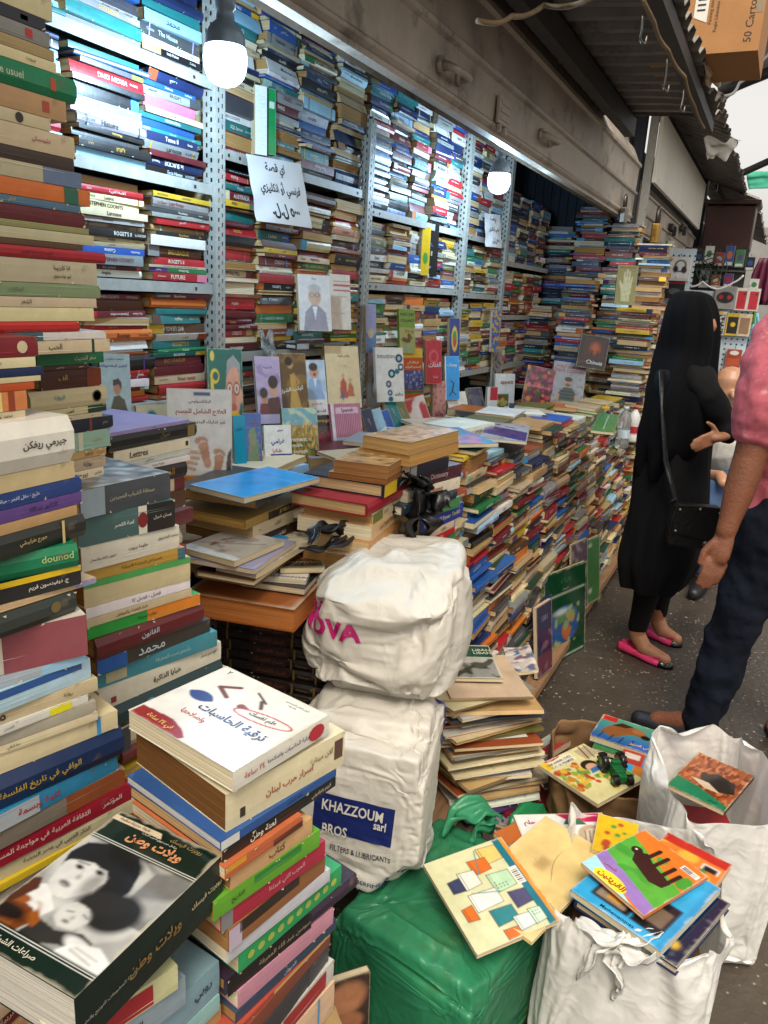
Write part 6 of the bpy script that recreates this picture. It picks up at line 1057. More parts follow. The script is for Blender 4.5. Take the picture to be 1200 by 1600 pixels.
# lubricants bag
ke, ko, kb = bag('lubricants_bag', 'white bag printed with dark blue lubricants lettering, standing on the green bag', 'lub', (1.315, .645, .288), 13, M_BAGW)
d = Vector((.974, .225, 0))
def fm(px, py, spin=0):
    p = at(px, py, x=1.185); return facing(p - d * .15, -d, spin)
def rq(w_, h_): return [(-w_ / 2, -h_ / 2), (w_ / 2, -h_ / 2 - .003), (w_ / 2, h_ / 2 - .002), (-w_ / 2, h_ / 2)]
NAR = Matrix.Diagonal((.66, 1, 1, 1))
for nm_, q_ in [('printed_panel', (fm(550, 1282, -3), d, 'p', rq(.168, .09), 0, '16245e', 0, 0)), ('printed_lettering', (fm(550, 1268, -3) @ NAR, d, 't', 'KHAZZOUM', .026, 'c9c6bd', 1, 7)), ('printed_lettering', (fm(524, 1294, -3) @ NAR, d, 't', 'BROS', .025, 'c9c6bd', 1, 7)), ('printed_lettering', (fm(590, 1300, -3) @ NAR, d, 't', 'sarl', .021, 'c9c6bd', 1, 7)),
    ('printed_lettering', (fm(560, 1340, -3) @ NAR, d, 't', 'FILTERS & LUBRICANTS', .0135, '16182e', .4, 1)), ('printed_lettering', (fm(570, 1388, -3), d, 't', 'LUBERFINER', .010, '16245e', .4, 1)), ('printed_lettering', (fm(615, 1398, -3), d, 't', 'DYNA', .012, '16245e', .6, 1)),
    ('printed_lettering', (facing((1.46, .2, .58), (0, -1, 0), -12), Vector((0, 1, 0)), 't', 'S', .10, '2a357c', 1, 1))]: print_on(ke, kb, [q_], nm_)
# NOVA bag with the black bag peeking out of it
ne, no_, nb_ = bag('white_bag', 'bulging white bag with magenta lettering, piled on top of the lubricants bag', 'nova', (1.465, .67, .655), 10, M_BAGW)
d2 = Vector((.9, .25, 0)).normalized()
print_on(ne, nb_, [(facing((1.1, at(522, 968, x=1.32).y, at(522, 968, x=1.32).z), -d2, -3), Vector((1, 0, 0)), 't', 'NOVA', .045, 'b01c68', 2.2, 1)], 'printed_lettering')
bk = empty('black_bag', (1.55, .74, .98), 'crumpled shiny black plastic bag sticking out behind the magenta lettered bag', 'bag')
for i, l_ in enumerate([([(1.60, .70, .94), (1.62, .70, 1.0), (1.63, .69, 1.07), (1.60, .72, 1.10)], .05), ([(1.66, .68, .94), (1.66, .67, 1.0), (1.65, .68, 1.05), (1.66, .72, 1.08)], .05), ([(1.50, .76, .96), (1.42, .80, 1.0), (1.36, .82, 1.0), (1.31, .80, .985)], .022), ([(1.48, .78, .97), (1.40, .78, .97), (1.36, .80, .96), (1.32, .83, .97)], .022), ([(1.52, .78, .96), (1.52, .79, 1.02), (1.53, .80, 1.07), (1.52, .80, 1.1)], .022), ([(1.5, .80, .97), (1.56, .78, 1.0), (1.6, .76, .99), (1.66, .74, 1.0)], .04)]): strips('film_fold', M_BLK, bk, [l_], 5.1 + i)
# two open white bags on the right
fe, fo, fb = bag('white_bag', 'open white bag with torn handles, nearest, heaped with picture books', 'front', (1.435, .065, 0), 6, M_BAGG)
for i, l_ in enumerate([([(1.262, .15, .375), (1.24, .11, .38), (1.232, .075, .388), (1.245, .06, .402)], .024), ([(1.262, -.02, .375), (1.236, .02, .375), (1.232, .06, .38), (1.225, .09, .365)], .026), ([(1.232, .065, .385), (1.224, .07, .345), (1.222, .05, .305), (1.232, .06, .265)], .02), ([(1.235, .07, .39), (1.25, .03, .402), (1.28, .0, .405)], .016), ([(1.236, .075, .385), (1.226, .105, .365), (1.218, .115, .32), (1.226, .13, .28)], .016)]): strips('torn_handle', M_BAGG, fe, [l_], 8.1 + i)
we, wo, wb_ = bag('white_bag', 'open white bag with one dark picture book inside, beside the lane', 'side', (1.85, -.05, 0), 20, M_BAGG)
# brown paper sack with picture books on it
se = empty('paper_sack', (2.16, .25, 0), 'brown open sack on the ground holding the farm picture books', 'sack')
b = MB(); vs = []; nu = 90
for j in range(26):
    t = j / 25; hx, hy = .17 + .03 * min(1, t * 4), .13 + .025 * min(1, t * 4); z = .185 * t + .001
    for k in range(nu):
        a = 2 * math.pi * k / nu; c, s_ = math.cos(a), math.sin(a); q = .01 * (ridge((c * .2, s_ * .2, z), 12, 3.3) - .4) + .012 * noise.noise((c * 2, s_ * 2, z * 9))
        x, y = (hx + q) * _se(c, 4), (hy + q) * _se(s_, 4); vs.append((x * .966 - y * .259, x * .259 + y * .966, z + .015 * t ** 3 * noise.noise((c * 2, s_ * 2, 5))))
b.add(vs, [(j * nu + k, j * nu + (k + 1) % nu, (j + 1) * nu + (k + 1) % nu, (j + 1) * nu + k) for j in range(25) for k in range(nu)] + [tuple(range(nu))[::-1]], 'ffffff', 0, None, True)
b.build('sack', mat('brown_sack', '7a5a38', rough=.8, var=.25, vscale=6, bump=.3, bscale=20), se).modifiers.new('thickness', 'SOLIDIFY').thickness = .003
strips('loose_film', bag_mat('loose_green_film', '2a8a55', .25, .3), empty('green_film', (1.95, .36, .03), 'scrap of green plastic lying between the magazine pile and the sack', 'plastic film'), [([(1.80, .42, .03), (1.88, .40, .07), (1.96, .36, .05), (2.0, .33, .02)], .06)], 3.3)

# picture books on the bags
def cup(x, y, l, w_, c, k=.82):
    """a paper cup lying on its side: mouth at x, closed end at x+l"""
    y0, y1 = y - w_ / 2, y + w_ / 2; z0, z1 = y - w_ / 2 * k, y + w_ / 2 * k; o = '2a2620'
    return [('p', [(x, y0), (x, y1), (x + l, z1), (x + l, z0)], c), ('l', x, y0, x + l, z0, .006, o), ('l', x, y1, x + l, z1, .006, o), ('l', x, y0, x, y1, .009, o), ('l', x + l, z0, x + l, z1, .006, o), ('l', x + .03, y0 + .005, x + .03, y1 - .005, .004, o)]
CUPS = [('f', 'c3c29a'), ('r', .86, 0, 1, 1, '1f6a78'), ('r', .95, 0, 1, 1, 'c8842a')] + cup(.62, .86, .24, .2, 'd2b46a') + cup(.45, .78, .22, .17, 'c8662a') + cup(.27, .68, .2, .2, 'cdcbc0') + cup(.12, .66, .15, .13, '3a3f5c', 1.15) + cup(.56, .56, .26, .21, 'a9c6a4') + cup(.25, .44, .32, .19, 'cfd0c8') + cup(.1, .36, .13, .13, 'c8662a', 1.2) + cup(.36, .24, .26, .17, '2f7a80') + cup(.66, .34, .2, .18, '4a4668') + cup(.55, .12, .2, .15, 'c6d2cc') + cup(.38, .06, .17, .1, 'c8662a') + cup(.74, .13, .14, .16, 'b9cdb8') + [('l', .3, .54, .62, .46, .01, '2f7a80'), ('l', .5, .7, .6, .95, .012, '2f7a80')] + [('e', .6 + .04 * (i % 4), .5 + .03 * (i // 4), .008, .007, '3a3a34') for i in range(9)] + [('e', .78 + .03 * (i % 3), .14 + .03 * (i // 3), .007, .006, '3a3a34') for i in range(6)] + [('r', .83, .46, .93, .66, 'd8d5cc')] + [('r', .845, .48 + i * .022, .915, .49 + i * .022, '1a1a1a') for i in range(7)]
flat([(711, 1481), (848, 1440), (808, 1313), (694, 1355)], .375, .01, 'pale square picture book of stacked cups, sloping off the green bag', CUPS, [], 'beige', 140, False, tilt=(8, -4))
flat([(822, 1470), (952, 1345), (858, 1268), (728, 1393)], .365, .008, 'plain pale yellow book back with a small stamp of text', [('f', 'd3b878'), ('n', 0, 0, 1, 1, 6, .35, 'c9a868', 3)] + [('l', .52, .5 + i * .02, .64, .5 + i * .02, .006, '9a7a4a') for i in range(6)], [('حلم', .58, .65, .025, '5a6a90')], 'yellow', 40, False, tilt=(3, 0), cat_hex='d3b878', gloss=False)
flat([(820, 1345), (965, 1342), (957, 1270), (813, 1275)], .352, .008, 'white book with a raspberry corner and a drawn figure', [('f', 'd6d4cf'), ('p', [(.45, 1), (.55, .86), (.75, .8), (1, .78), (1, 1)], 'b01c50'), ('p', [(.5, .75), (.56, .88), (.72, .86), (.76, .74)], '2a5a40'), ('e', .78, .45, .18, .28, 'b09a80'), ('e', .78, .45, .12, .2, 'c9b8a0')] + [('l', .62 + .05 * i, .2, .7 + .05 * i, .6, .012, '3a2a24') for i in range(5)], [('حلم', .14, .8, .14, '9c2434', 0, .3, 1.2)], 'white', 100, True)
BEAR = [('f', 'c56a22'), ('p', [(0, .3), (1, .12), (1, .56), (0, .82)], '4f9a34'), ('p', [(0, .18), (1, 0), (1, .16), (0, .38)], '8a6aa8'), ('p', [(0, 0), (.8, 0), (0, .22)], '9cc8d0'), ('e', .4, .07, .24, .1, 'd8c42a'), ('n', 0, .3, 1, .8, 5, .15, '3f8a2c', 3), ('p', [(.22, .62), (.3, .5), (.66, .4), (.82, .44), (.84, .56), (.7, .6), (.5, .64), (.34, .72)], '2e1710'), ('e', .22, .66, .08, .06, '2e1710')] + [('l', x, y, x + .02, y + .24, .06, '2e1710') for x, y in ((.38, .62), (.52, .6), (.68, .54), (.8, .5))] + [('e', .2, .67, .015, .012, 'd8d8d0'), ('r', .72, .84, .96, .92, 'd8d5cc')] + [('r', .74 + i * .022, .85, .75 + i * .022, .91, '1a1a1a') for i in range(9)]
flat([(925, 1360), (1000, 1428), (1113, 1370), (990, 1288)], .425, .008, 'orange and green picture book with a dark brown bear', BEAR, [('القريتين', .42, .08, .1, '9c3a1a', 0, .5, 1.6), ('شمس', .25, .22, .05, '9c3a1a', 0, .3, 1)], 'orange', 140, True, tilt=(0, 2))
flat([(898, 1400), (1043, 1488), (1117, 1388), (985, 1300)], .405, .014, 'sky blue mathematics schoolbook with square black pictures under the bear book', [('f', '2f96c4'), ('r', .16, .1, .56, .5, '1c1c20'), ('r', .6, .1, .9, .5, '1c1c20'), ('r', .2, .14, .5, .34, '8a7a6a'), ('r', .3, .16, .44, .28, 'c8923a'), ('r', .64, .2, .86, .4, '6a5a4a'), ('r', .94, 0, 1, 1, '2a86b4')], [('Mathematiques', .5, .045, .045, '14203a', 0, .5), ('Les nombres', .1, .6, .04, '14304a', 0, .3)], 'sky blue', 50, False)
flat([(905, 1418), (1073, 1513), (1128, 1412), (985, 1315)], .385, .018, 'dark starry blue hardback under the mathematics schoolbook', [('f', '1a2038'), ('d', 0, 0, 1, 1, 40, .008, ['a8a8b8'], 4), ('e', .85, .2, .06, .05, 'd0a83a')], [], 'navy', 40, hard=True)
flat([(1015, 1395), (1095, 1432), (1134, 1352), (1010, 1282)], .395, .012, 'orange and yellow picture book with a red edge and barcode, lower right', [('f', 'c9702a'), ('n', 0, 0, 1, 1, 3, .1, 'd0a03a', 5), ('r', 0, .86, 1, 1, 'a82a20'), ('d', .1, .1, .9, .8, 14, .06, ['7a4a2a', '4a7a3a', 'c8a870'], 6), ('r', .7, .7, .95, .8, 'd8d5cc')] + [('r', .72 + i * .025, .71, .73 + i * .025, .79, '1a1a1a') for i in range(8)], [], 'orange', 40)
flat([(935, 1330), (985, 1345), (1005, 1290), (925, 1268)], .372, .008, 'bright yellow book tucked behind the bear book', [('f', 'cfa820'), ('d', .1, .1, .9, .9, 10, .08, ['4a8a3a', 'a8442a'], 3)], [], 'yellow', 24)
FARM = [('f', 'c9c08a'), ('r', .02, .8, .6, .98, 'd6d0b4'), ('e', .05, .9, .1, .09, 'd0b02a'), ('d', .02, .3, .5, .75, 60, .045, ['b5782a', '8a9a3a', 'a8442a', 'c8a03a', '6a8a3a'], 4), ('e', .62, .62, .14, .1, '2a1f1a'), ('e', .62, .57, .1, .07, 'c89a7a'), ('p', [(.5, .46), (.55, .55), (.72, .55), (.76, .46)], '3a6aa0'), ('r', .7, .72, 1, .95, 'a89a7a'), ('l', .75, .72, .85, 1, .03, '6a4a3a'), ('l', .85, .7, .95, .98, .02, '6a4a3a'), ('d', .5, .05, 1, .4, 30, .05, ['5a8a3a', 'a8783a', 'c9b05a'], 8)]
flat([(927, 1253), (1008, 1223), (910, 1157), (848, 1198)], .205, .012, 'pale picture book of a farm with a red oval badge', FARM, [('UNE ANNEE CHEZ', .32, .9, .045, '3a4a6a', 0, .5, .6), ('LUC LE FERMIER', .32, .83, .045, '3a4a6a', 0, .5, .6)], 'beige', 110, False)
BOOKS[-1]['front'][0].extend([('e', .26, .985, .16, .03, 'b01c24')]); BOOKS[-1]['front'][1].append(('Fisher-Price', .26, .985, .028, 'd8d0c8', 0, .28, .5))
flat([(985, 1218), (1022, 1226), (1040, 1192), (948, 1160)], .195, .012, 'blue picture book with a red barn and a white whale shape', [('f', '2f9ac8'), ('r', 0, .5, .55, 1, 'a83a30'), ('r', .08, .7, .46, .9, 'c8c0b0'), ('r', .4, .1, .7, .5, 'b5702a'), ('l', .75, .35, .95, .6, .06, 'd0d8d8'), ('n', 0, .8, 1, 1, 4, 0, '4a8a3a', 3)], [], 'sky blue', 40)
HORSE = [('f', '3f6a70'), ('g', 0, 0, 1, 1, '24488a', '4a8a6a'), ('r', 0, .8, .24, 1, 'a82820'), ('p', [(.08, .3), (.2, .68), (.42, .84), (.62, .8), (.76, .6), (.72, .48), (.56, .54), (.44, .4), (.3, .2)], '7a4a26'), ('p', [(.2, .66), (.32, .86), (.5, .84), (.4, .7)], '3a2418'), ('e', .6, .7, .1, .1, '8a5a34'), ('e', .72, .55, .07, .08, '1d1714'), ('r', .55, .03, 1, .3, '2f5aa0')] + [('l', .1 + i * .15, 0, .14 + i * .15, .3, .02, '1d2a3a') for i in range(4)]
flat([(917, 1148), (1028, 1182), (1048, 1150), (948, 1116)], .20, .02, 'board book with a brown horse and yellow lettering on blue', HORSE, [('حصاني العزيز', .76, .16, .16, 'd0a030', 0, .42, 1.5)], 'blue', 110, True)
flat([(925, 1168), (1020, 1196), (1030, 1178), (935, 1148)], .178, .016, 'green board book under the horse book', [('f', '1f6a3a')], [], 'green', 8)
flat([(1062, 1234), (1146, 1274), (1166, 1208), (1073, 1168)], .36, .012, 'brown picture book with a black bird inside the open white bag', [('f', '8a4a28'), ('n', 0, 0, 1, 1, 4, 0, '6a3018', 4, 3), ('n', 0, 0, 1, 1, 6, .1, 'a8643a', 8, 3), ('p', [(0, 0), (1, 0), (1, .1), (.4, .26), (0, .3)], '1f6a48'), ('p', [(.3, .5), (.52, .7), (.86, .62), (.95, .4), (.7, .3), (.45, .34)], '2a2420'), ('p', [(.2, .4), (.5, .42), (.76, .3), (.5, .28)], 'b5a088'), ('e', .35, .56, .06, .05, '2a2420')], [('الطائر', .75, .08, .05, '14301f', 0, .4)], 'brown', 90, True)
flat([(790, 1310), (812, 1330), (828, 1285), (805, 1268)], .35, .012, 'orange book edge between the green bag and the white book', [('f', 'b0602a')], [], 'orange', 8)
# toy tractor on the farm book
tp = at(962, 1212, z=.206); te = empty('toy_tractor', tp, 'small green toy tractor with black wheels lying on the farm book', 'toy')
b = MB(); b.box((-.03, -.014, .008), (.018, .016, .034), '12632f'); b.box((-.05, -.010, .012), (-.03, .012, .030), '12632f')
for i in range(5): b.box((-.028 + i * .009, -.0152, .012), (-.0235 + i * .009, .0172, .0352), '0d4a24')
b.box((.0, -.012, .034), (.016, .014, .045), '175a30'); b.build('body', M_PLAST, te, Matrix.Rotation(R(35), 4, 'Z'), .002)
for x, y, rr_ in ((.03, -.026, .026), (.03, .028, .026), (-.042, -.02, .014), (-.042, .022, .014)):
    wb2 = MB(); wb2.lathe([(0, -.008), (rr_ * .5, -.009), (rr_ * .9, -.008), (rr_, -.004), (rr_, .004), (rr_ * .9, .008), (rr_ * .5, .009), (0, .008)], '141414', 0, 20)
    for k in range(12): a = k * .5236; wb2.box((rr_ * .96, -.003, -.008), (rr_ * 1.08, .003, .008), '101010', 0, Matrix.Rotation(a, 4, 'Z'))
    hb = wb2.build('wheel', M_PLAST, te, Matrix.Rotation(R(35), 4, 'Z') @ Matrix.Translation((x, y, rr_)) @ Matrix.Rotation(R(90), 4, 'X'))
    hc = MB(); hc.lathe([(0, .0095), (rr_ * .3, .0095), (rr_ * .34, .006)], '1f8a44', 0, 14); hc.lathe([(0, -.0095), (rr_ * .3, -.0095), (rr_ * .34, -.006)], '1f8a44', 0, 14); hc.build('hub', M_PLAST, hb)

# bottles on the end pile
def bottle(px, py, x, h, r_, label, cap, body_m, band):
    p = at(px, py, x=x); e = empty('water_bottle', p, label, 'bottle')
    b = MB(); b.lathe([(0, 0), (r_ * .9, 0), (r_, .01), (r_, h * .2), (r_ * .93, h * .22), (r_, h * .24), (r_, h * .45), (r_ * .93, h * .47), (r_, h * .5), (r_, h * .68), (r_ * .7, h * .82), (r_ * .36, h * .9), (r_ * .36, h * .95)], 'ffffff', 0, 24); b.build('body', body_m, e)
    b = MB(); b.lathe([(0, h), (r_ * .4, h), (r_ * .42, h * .99), (r_ * .42, h * .935), (0, h * .93)], cap, 0, 20); b.build('cap', M_PLAST, e)
    b = MB(); b.lathe([(r_ * 1.012, h * .26), (r_ * 1.012, h * .46)] if band else [(r_ * 1.01, h * .3), (r_ * 1.01, h * .62)], band or 'c8c8c4', 0, 24); b.build('paper_label', M_PAINT, e)
M_CLEAR = mat('clear_bottle_plastic', 'dfe8ea', rough=.08, trans=.85)
bottle(970, 700, 4.45, .235, .037, 'clear plastic water bottle on the book pile by the woman', 'c9d0d4', M_CLEAR, 'b9c9d4')
bottle(986, 690, 4.75, .21, .035, 'white plastic bottle with a red band behind the clear bottle', 'b02430', mat('white_bottle_plastic', 'd5d2cc', rough=.3), 'a82430')
# paper signs
def sign(name, label, corners, y, texts, curl=.03):
    P = [at(px, py, y=y) for px, py in corners]
    b = MB(); n = 16; base = P[3]; e = empty(name, base, label, 'sign', 'paper price signs'); vs = []
    def S(u, v, k=0):
        p = (P[3] * (1 - u) + P[2] * u) * (1 - v) + (P[0] * (1 - u) + P[1] * u) * v
        return p + Vector((0, -curl * (1 - v) * math.sin(u * 2.2 + .3) - .006 * noise.noise((u * 4, v * 4, 2)) - .0008 * k, 0)) - base
    vs = [S(i / n, j / n) for j in range(n + 1) for i in range(n + 1)]
    b.add(vs, [(j * (n + 1) + i, j * (n + 1) + i + 1, (j + 1) * (n + 1) + i + 1, (j + 1) * (n + 1) + i) for j in range(n) for i in range(n)], 'd8d8d6', 0, None, True)
    wd = (P[1] - P[0]).length; hg = (P[0] - P[3]).length
    for t, u, v, h, mw, bo in texts:
        V, F, w_, h_ = glyphs(t, bo); k = min(h * hg / h_, mw * wd / w_)
        b.add([S(u + x * k / wd, v + y_ * k / hg, 1) for x, y_ in V], F, '1c1c24', 0)
    b.build('paper', mat(name + '_paper', vc=True, rough=.8), e)
sign('paper_sign', 'white paper price sign with three lines of Arabic, hung from the upper shelf', [(384, 240), (470, 256), (480, 357), (397, 345)], 1.425, [('اي قصة', .46, .83, .2, .5, 1.2), ('فرنسي أو انكليزي', .5, .54, .24, .9, 1.2), ('٥٠٠٠ ل.ل.', .5, .2, .24, .8, 1.8)])
sign('paper_sign', 'smaller white paper price sign hung near the second lamp', [(757, 333), (782, 336), (779, 388), (756, 385)], 1.425, [('اي قصة', .5, .83, .2, .5, 1.2), ('فرنسي أو انكليزي', .5, .54, .2, .8, 1.2), ('٥٠٠٠ ل.ل.', .5, .2, .2, .8, 1.5)])
sheetcloth('clear_wrapper', 'torn scrap of clear plastic wrap stuck to the shelf edge', [at(405, 520, y=1.42), at(425, 518, y=1.41), at(432, 565, y=1.40), at(412, 555, y=1.41)], 'd6d6d0', .15, 14, .03, 'plastic wrap', M_CLEAR)
# LED lamps
M_LED = bpy.data.materials.new('lit_lamp_dome'); M_LED.use_nodes = True
_n = M_LED.node_tree.nodes; _l = M_LED.node_tree.links.new; _e = _n.new('ShaderNodeEmission'); _e.inputs[0].default_value = (.62, .82, 1, 1); _e.inputs[1].default_value = 9
_t = _n.new('ShaderNodeBsdfTransparent'); _x = _n.new('ShaderNodeMixShader'); _x.inputs[0].default_value = .5; _l(_t.outputs[0], _x.inputs[1]); _l(_e.outputs[0], _x.inputs[2])
_l(_x.outputs[0], _n['Material Output'].inputs[0])
def lamp(px, py, y, label, s=1):
    p = at(px, py, y=y); e = empty('led_lamp', p, label, 'lamp', 'lit lamps hung over the shelves')
    b = MB(); b.lathe([(0, -.064 * s), (.014 * s, -.0625 * s), (.027 * s, -.058 * s), (.038 * s, -.05 * s), (.046 * s, -.038 * s), (.051 * s, -.022 * s), (.0525 * s, -.004 * s), (.051 * s, .012 * s), (.048 * s, .022 * s)], 'ffffff', 0, 24); b.build('dome', M_LED, e)
    pl_ = bpy.data.lights.new('led', 'POINT'); pl_.energy = 30; pl_.color = (.5, .75, 1); pl_.shadow_soft_size = .03; po = bpy.data.objects.new('led', pl_); COL.objects.link(po); po.parent = e; po.location = (0, 0, -.018)
    b = MB(); b.lathe([(.048 * s, .022 * s), (.047 * s, .045 * s), (.036 * s, .066 * s), (.022 * s, .078 * s), (.02 * s, .1 * s), (.024 * s, .102 * s), (.024 * s, .15 * s), (.012 * s, .16 * s), (0, .16 * s)], '6a6f74', 0, 24); b.build('socket', M_PLAST, e)
    b = MB(); b.tube([(0, 0, .16 * s), (.01, .02, .4), (0, .05, 2.8 - p.z)], .005, '1a1a1a', 0, 6); b.build('cord', M_PLAST, e)
lamp(352, 90, 1.2, 'bright white lamp hanging before the first shelf post', .92)
lamp(780, 280, 1.2, 'bright white lamp hanging near the far end of the shelves', .95)

for k in range(6): lying(1.435 + .12 * .105, .065 - .12 * .99, .02 + k * .05, .30, .24, .048, R(6) + .05 * (k % 3), 'pages', col=shade(OLD[k], rnd), cname=OLD[k], hard=False, pcol='c9bc9a', spine=[], stack='books inside the nearest open bag', ord=6 - k, ara=False)
for k in range(5): lying(1.85 + .085 * .342, -.05 - .085 * .94, .02 + k * .044, .24, .17, .042, R(20), 'pages', col=shade(OLD[k + 3], rnd), cname=OLD[k + 3], hard=False, pcol='c9bc9a', spine=[], stack='books inside the open bag by the lane', ord=5 - k, ara=False)
# ------------------------------------------------------------------ people
M_SKIN = mat('brown_skin', '6b402b', rough=.6, var=.22, vscale=14, bump=.25, bscale=120, spec=.3)
M_SKIN2 = mat('olive_skin', '9c6a4a', rough=.5, var=.1, vscale=30)
M_SKIN3 = mat('tan_skin', 'a87a5c', rough=.45, var=.1, vscale=30)
M_ABAYA = mat('black_cloth', '0a0a0c', rough=.85, spec=.2, var=.2, vscale=25, bump=.3, bscale=14)
M_VEIL = mat('black_veil_cloth', '07070a', rough=.92, spec=.12, var=.2, vscale=20)
M_JEANS = mat('dark_blue_denim', '0a101c', rough=.9, spec=.2, var=.35, vscale=9, bump=.5, bscale=24)
M_JEANS2 = mat('mid_blue_denim', '33496a', rough=.85, var=.35, vscale=9)
M_POLO = mat('pink_marl_cloth', 'b05560', rough=.85, var=.3, vscale=22, bump=.3, bscale=16, stain=('c98a8c', 40, .55, .2))
M_SHOEP = mat('pink_patent', 'd63a6c', rough=.3)
M_SHOEB = mat('black_patent', '0e0d0e', rough=.15)
M_SHOED = mat('dark_shoe_leather', '15161c', rough=.5, var=.2)
M_HAIR = mat('dark_hair', '15110f', rough=.5)
M_LEATH = mat('black_leather', '0a0a0a', rough=.45, spec=.3, bump=.3, bscale=50)
def skinned(name, m, parent, tubes, voxel=.006, smooth=6, wr=0):
    """one continuous surface: overlapping tapered limbs fused by a voxel remesh. A tube is a list of (point, radius[, (side, depth)])"""
    b = MB(); o = parent.location
    for t in tubes:
        pts = [Vector(q[0]) - o for q in t[0]]; rs = [q[1] for q in t[0]]; sq = t[1] if len(t) > 1 else (1, 1)
        P, Q = [], []                                       # rounded ends, evenly stepped
        d0 = (pts[0] - pts[1]).normalized(); d1 = (pts[-1] - pts[-2]).normalized()
        for k in (1, .9, .6): P.append(pts[0] + d0 * rs[0] * k * .9); Q.append(rs[0] * math.sqrt(max(.02, 1 - k * k)))
        for i in range(len(pts) - 1):
            for k in range(4):
                f = k / 4; g_ = f * f * (3 - 2 * f); P.append(pts[i].lerp(pts[i + 1], f)); Q.append(rs[i] * (1 - g_) + rs[i + 1] * g_)
        P.append(pts[-1]); Q.append(rs[-1])
        for k in (.6, .9, 1): P.append(pts[-1] + d1 * rs[-1] * k * .9); Q.append(rs[-1] * math.sqrt(max(.02, 1 - k * k)))
        b.tube(P, Q, n=20, sq=sq)
    ob = b.build(name, m, parent)
    rm = ob.modifiers.new('fuse', 'REMESH'); rm.mode = 'VOXEL'; rm.voxel_size = voxel; rm.use_smooth_shade = True
    sm = ob.modifiers.new('smooth', 'SMOOTH'); sm.iterations = smooth; sm.factor = .5
    if wr:                                                  # creases in cloth
        for k, (ns, st) in enumerate(((.09, wr), (.05, wr * .35))):
            tx = bpy.data.textures.new(name, 'CLOUDS'); tx.noise_scale = ns; tx.noise_depth = 1; tx.noise_type = 'SOFT_NOISE'
            dm = ob.modifiers.new('creases', 'DISPLACE'); dm.texture = tx; dm.strength = st; dm.mid_level = .5; dm.texture_coords = 'LOCAL'
    return ob
def rings(name, m, parent, rs, n=72, fold=.006, fs=9, seed=1, cap=True, ph=None, thick=0):
    """cloth: closed rings (z, cx, cy, rx, ry) with hanging folds that deepen downwards"""
    A = np.array(rs, float); nv = 70; vs = []; o = parent.location
    for j in range(nv):
        t = j / (nv - 1) * (len(rs) - 1); i = min(int(t), len(rs) - 2); f = t - i; p = [A[max(0, i - 1)], A[i], A[i + 1], A[min(len(rs) - 1, i + 2)]]
        q = .5 * (2 * p[1] + (p[2] - p[0]) * f + (2 * p[0] - 5 * p[1] + 4 * p[2] - p[3]) * f * f + (3 * p[1] - p[0] - 3 * p[2] + p[3]) * f ** 3)
        z, cx, cy, rx, ry = q
        for k in range(n):
            a = 2 * math.pi * k / n; w_ = fold * (.25 + .75 * j / nv) * (math.sin(a * fs + seed + 2 * noise.noise((math.cos(a) * 2, math.sin(a) * 2, z * 2 + seed))) + 1.2 * noise.noise((math.cos(a) * 3, math.sin(a) * 3, z * 5 + seed)))
            vs.append((cx + (rx + w_) * math.cos(a) - o.x, cy + (ry + w_) * math.sin(a) - o.y, z - o.z + (.01 * noise.noise((a, seed, 1)) if j == nv - 1 else 0)))
    fc = [(j * n + k, (j + 1) * n + k, (j + 1) * n + (k + 1) % n, j * n + (k + 1) % n) for j in range(nv - 1) for k in range(n)]
    if cap: fc.append(tuple(range(n)))
    b = MB(); b.add(vs, fc, 'ffffff', 0, None, True); ob = b.build(name, m, parent)
    if thick: s = ob.modifiers.new('thickness', 'SOLIDIFY'); s.thickness = thick
    return ob
V = Vector
# --- woman in black, seen from behind, turned towards the lane
WX = 3.33
def wy(px, py): return at(px, py, x=WX).y
wm = empty('person', (WX, .3, 0), 'woman in black veil and long black coat with pink flat shoes', 'person', None)
def prof(rows, depth):
    out = []
    for pl_, pr_, py, dx in rows:
        a, b_ = at(pl_, py, x=WX), at(pr_, py, x=WX); out.append(((a.z + b_.z) / 2, WX, (a.y + b_.y) / 2, dx, abs(a.y - b_.y) / 2))
    return out
rings('coat', M_ABAYA, wm, prof([(1030, 1092, 555, .05), (1017, 1108, 585, .15), (1008, 1116, 625, .165), (1002, 1116, 680, .155), (994, 1110, 730, .155), (986, 1110, 780, .16), (977, 1104, 830, .165), (969, 1090, 875, .15), (970, 1072, 905, .125), (974, 1060, 918, .11)], 0), fold=.020, fs=6, seed=2, cap=False, thick=.003)
rings('veil', M_VEIL, wm, prof([(1066, 1094, 455, .03), (1052, 1110, 462, .075), (1041, 1119, 484, .105), (1034, 1121, 515, .112), (1028, 1118, 548, .115), (1019, 1116, 578, .15), (1009, 1116, 618, .185), (1001, 1112, 655, .195), (996, 1104, 690, .19), (1000, 1074, 722, .16), (1006, 1060, 740, .14)], 0), fold=.022, fs=7, seed=5, cap=False, thick=.003)
A_ = lambda px, py, x: at(px, py, x=x)
hip = V((WX, .27, .86))
f1, f2 = at(995, 1012, z=.05), at(1022, 988, z=.05)
t1, t2 = at(1052, 1040, z=.02), at(1066, 1006, z=.02)
h1, h2 = at(968, 1006, z=.02), at(1006, 984, z=.02)
sh_, el, hd = A_(1120, 585, WX - .12), A_(1140, 668, WX - .08), A_(1122, 690, WX - .16)
body = [([(V((WX, .27, .95)), .08), (V((WX, .28, 1.15)), .085), (V((WX, .28, 1.3)), .06), (V((WX, .285, 1.38)), .05), (V((WX, .285, 1.45)), .07)],)]
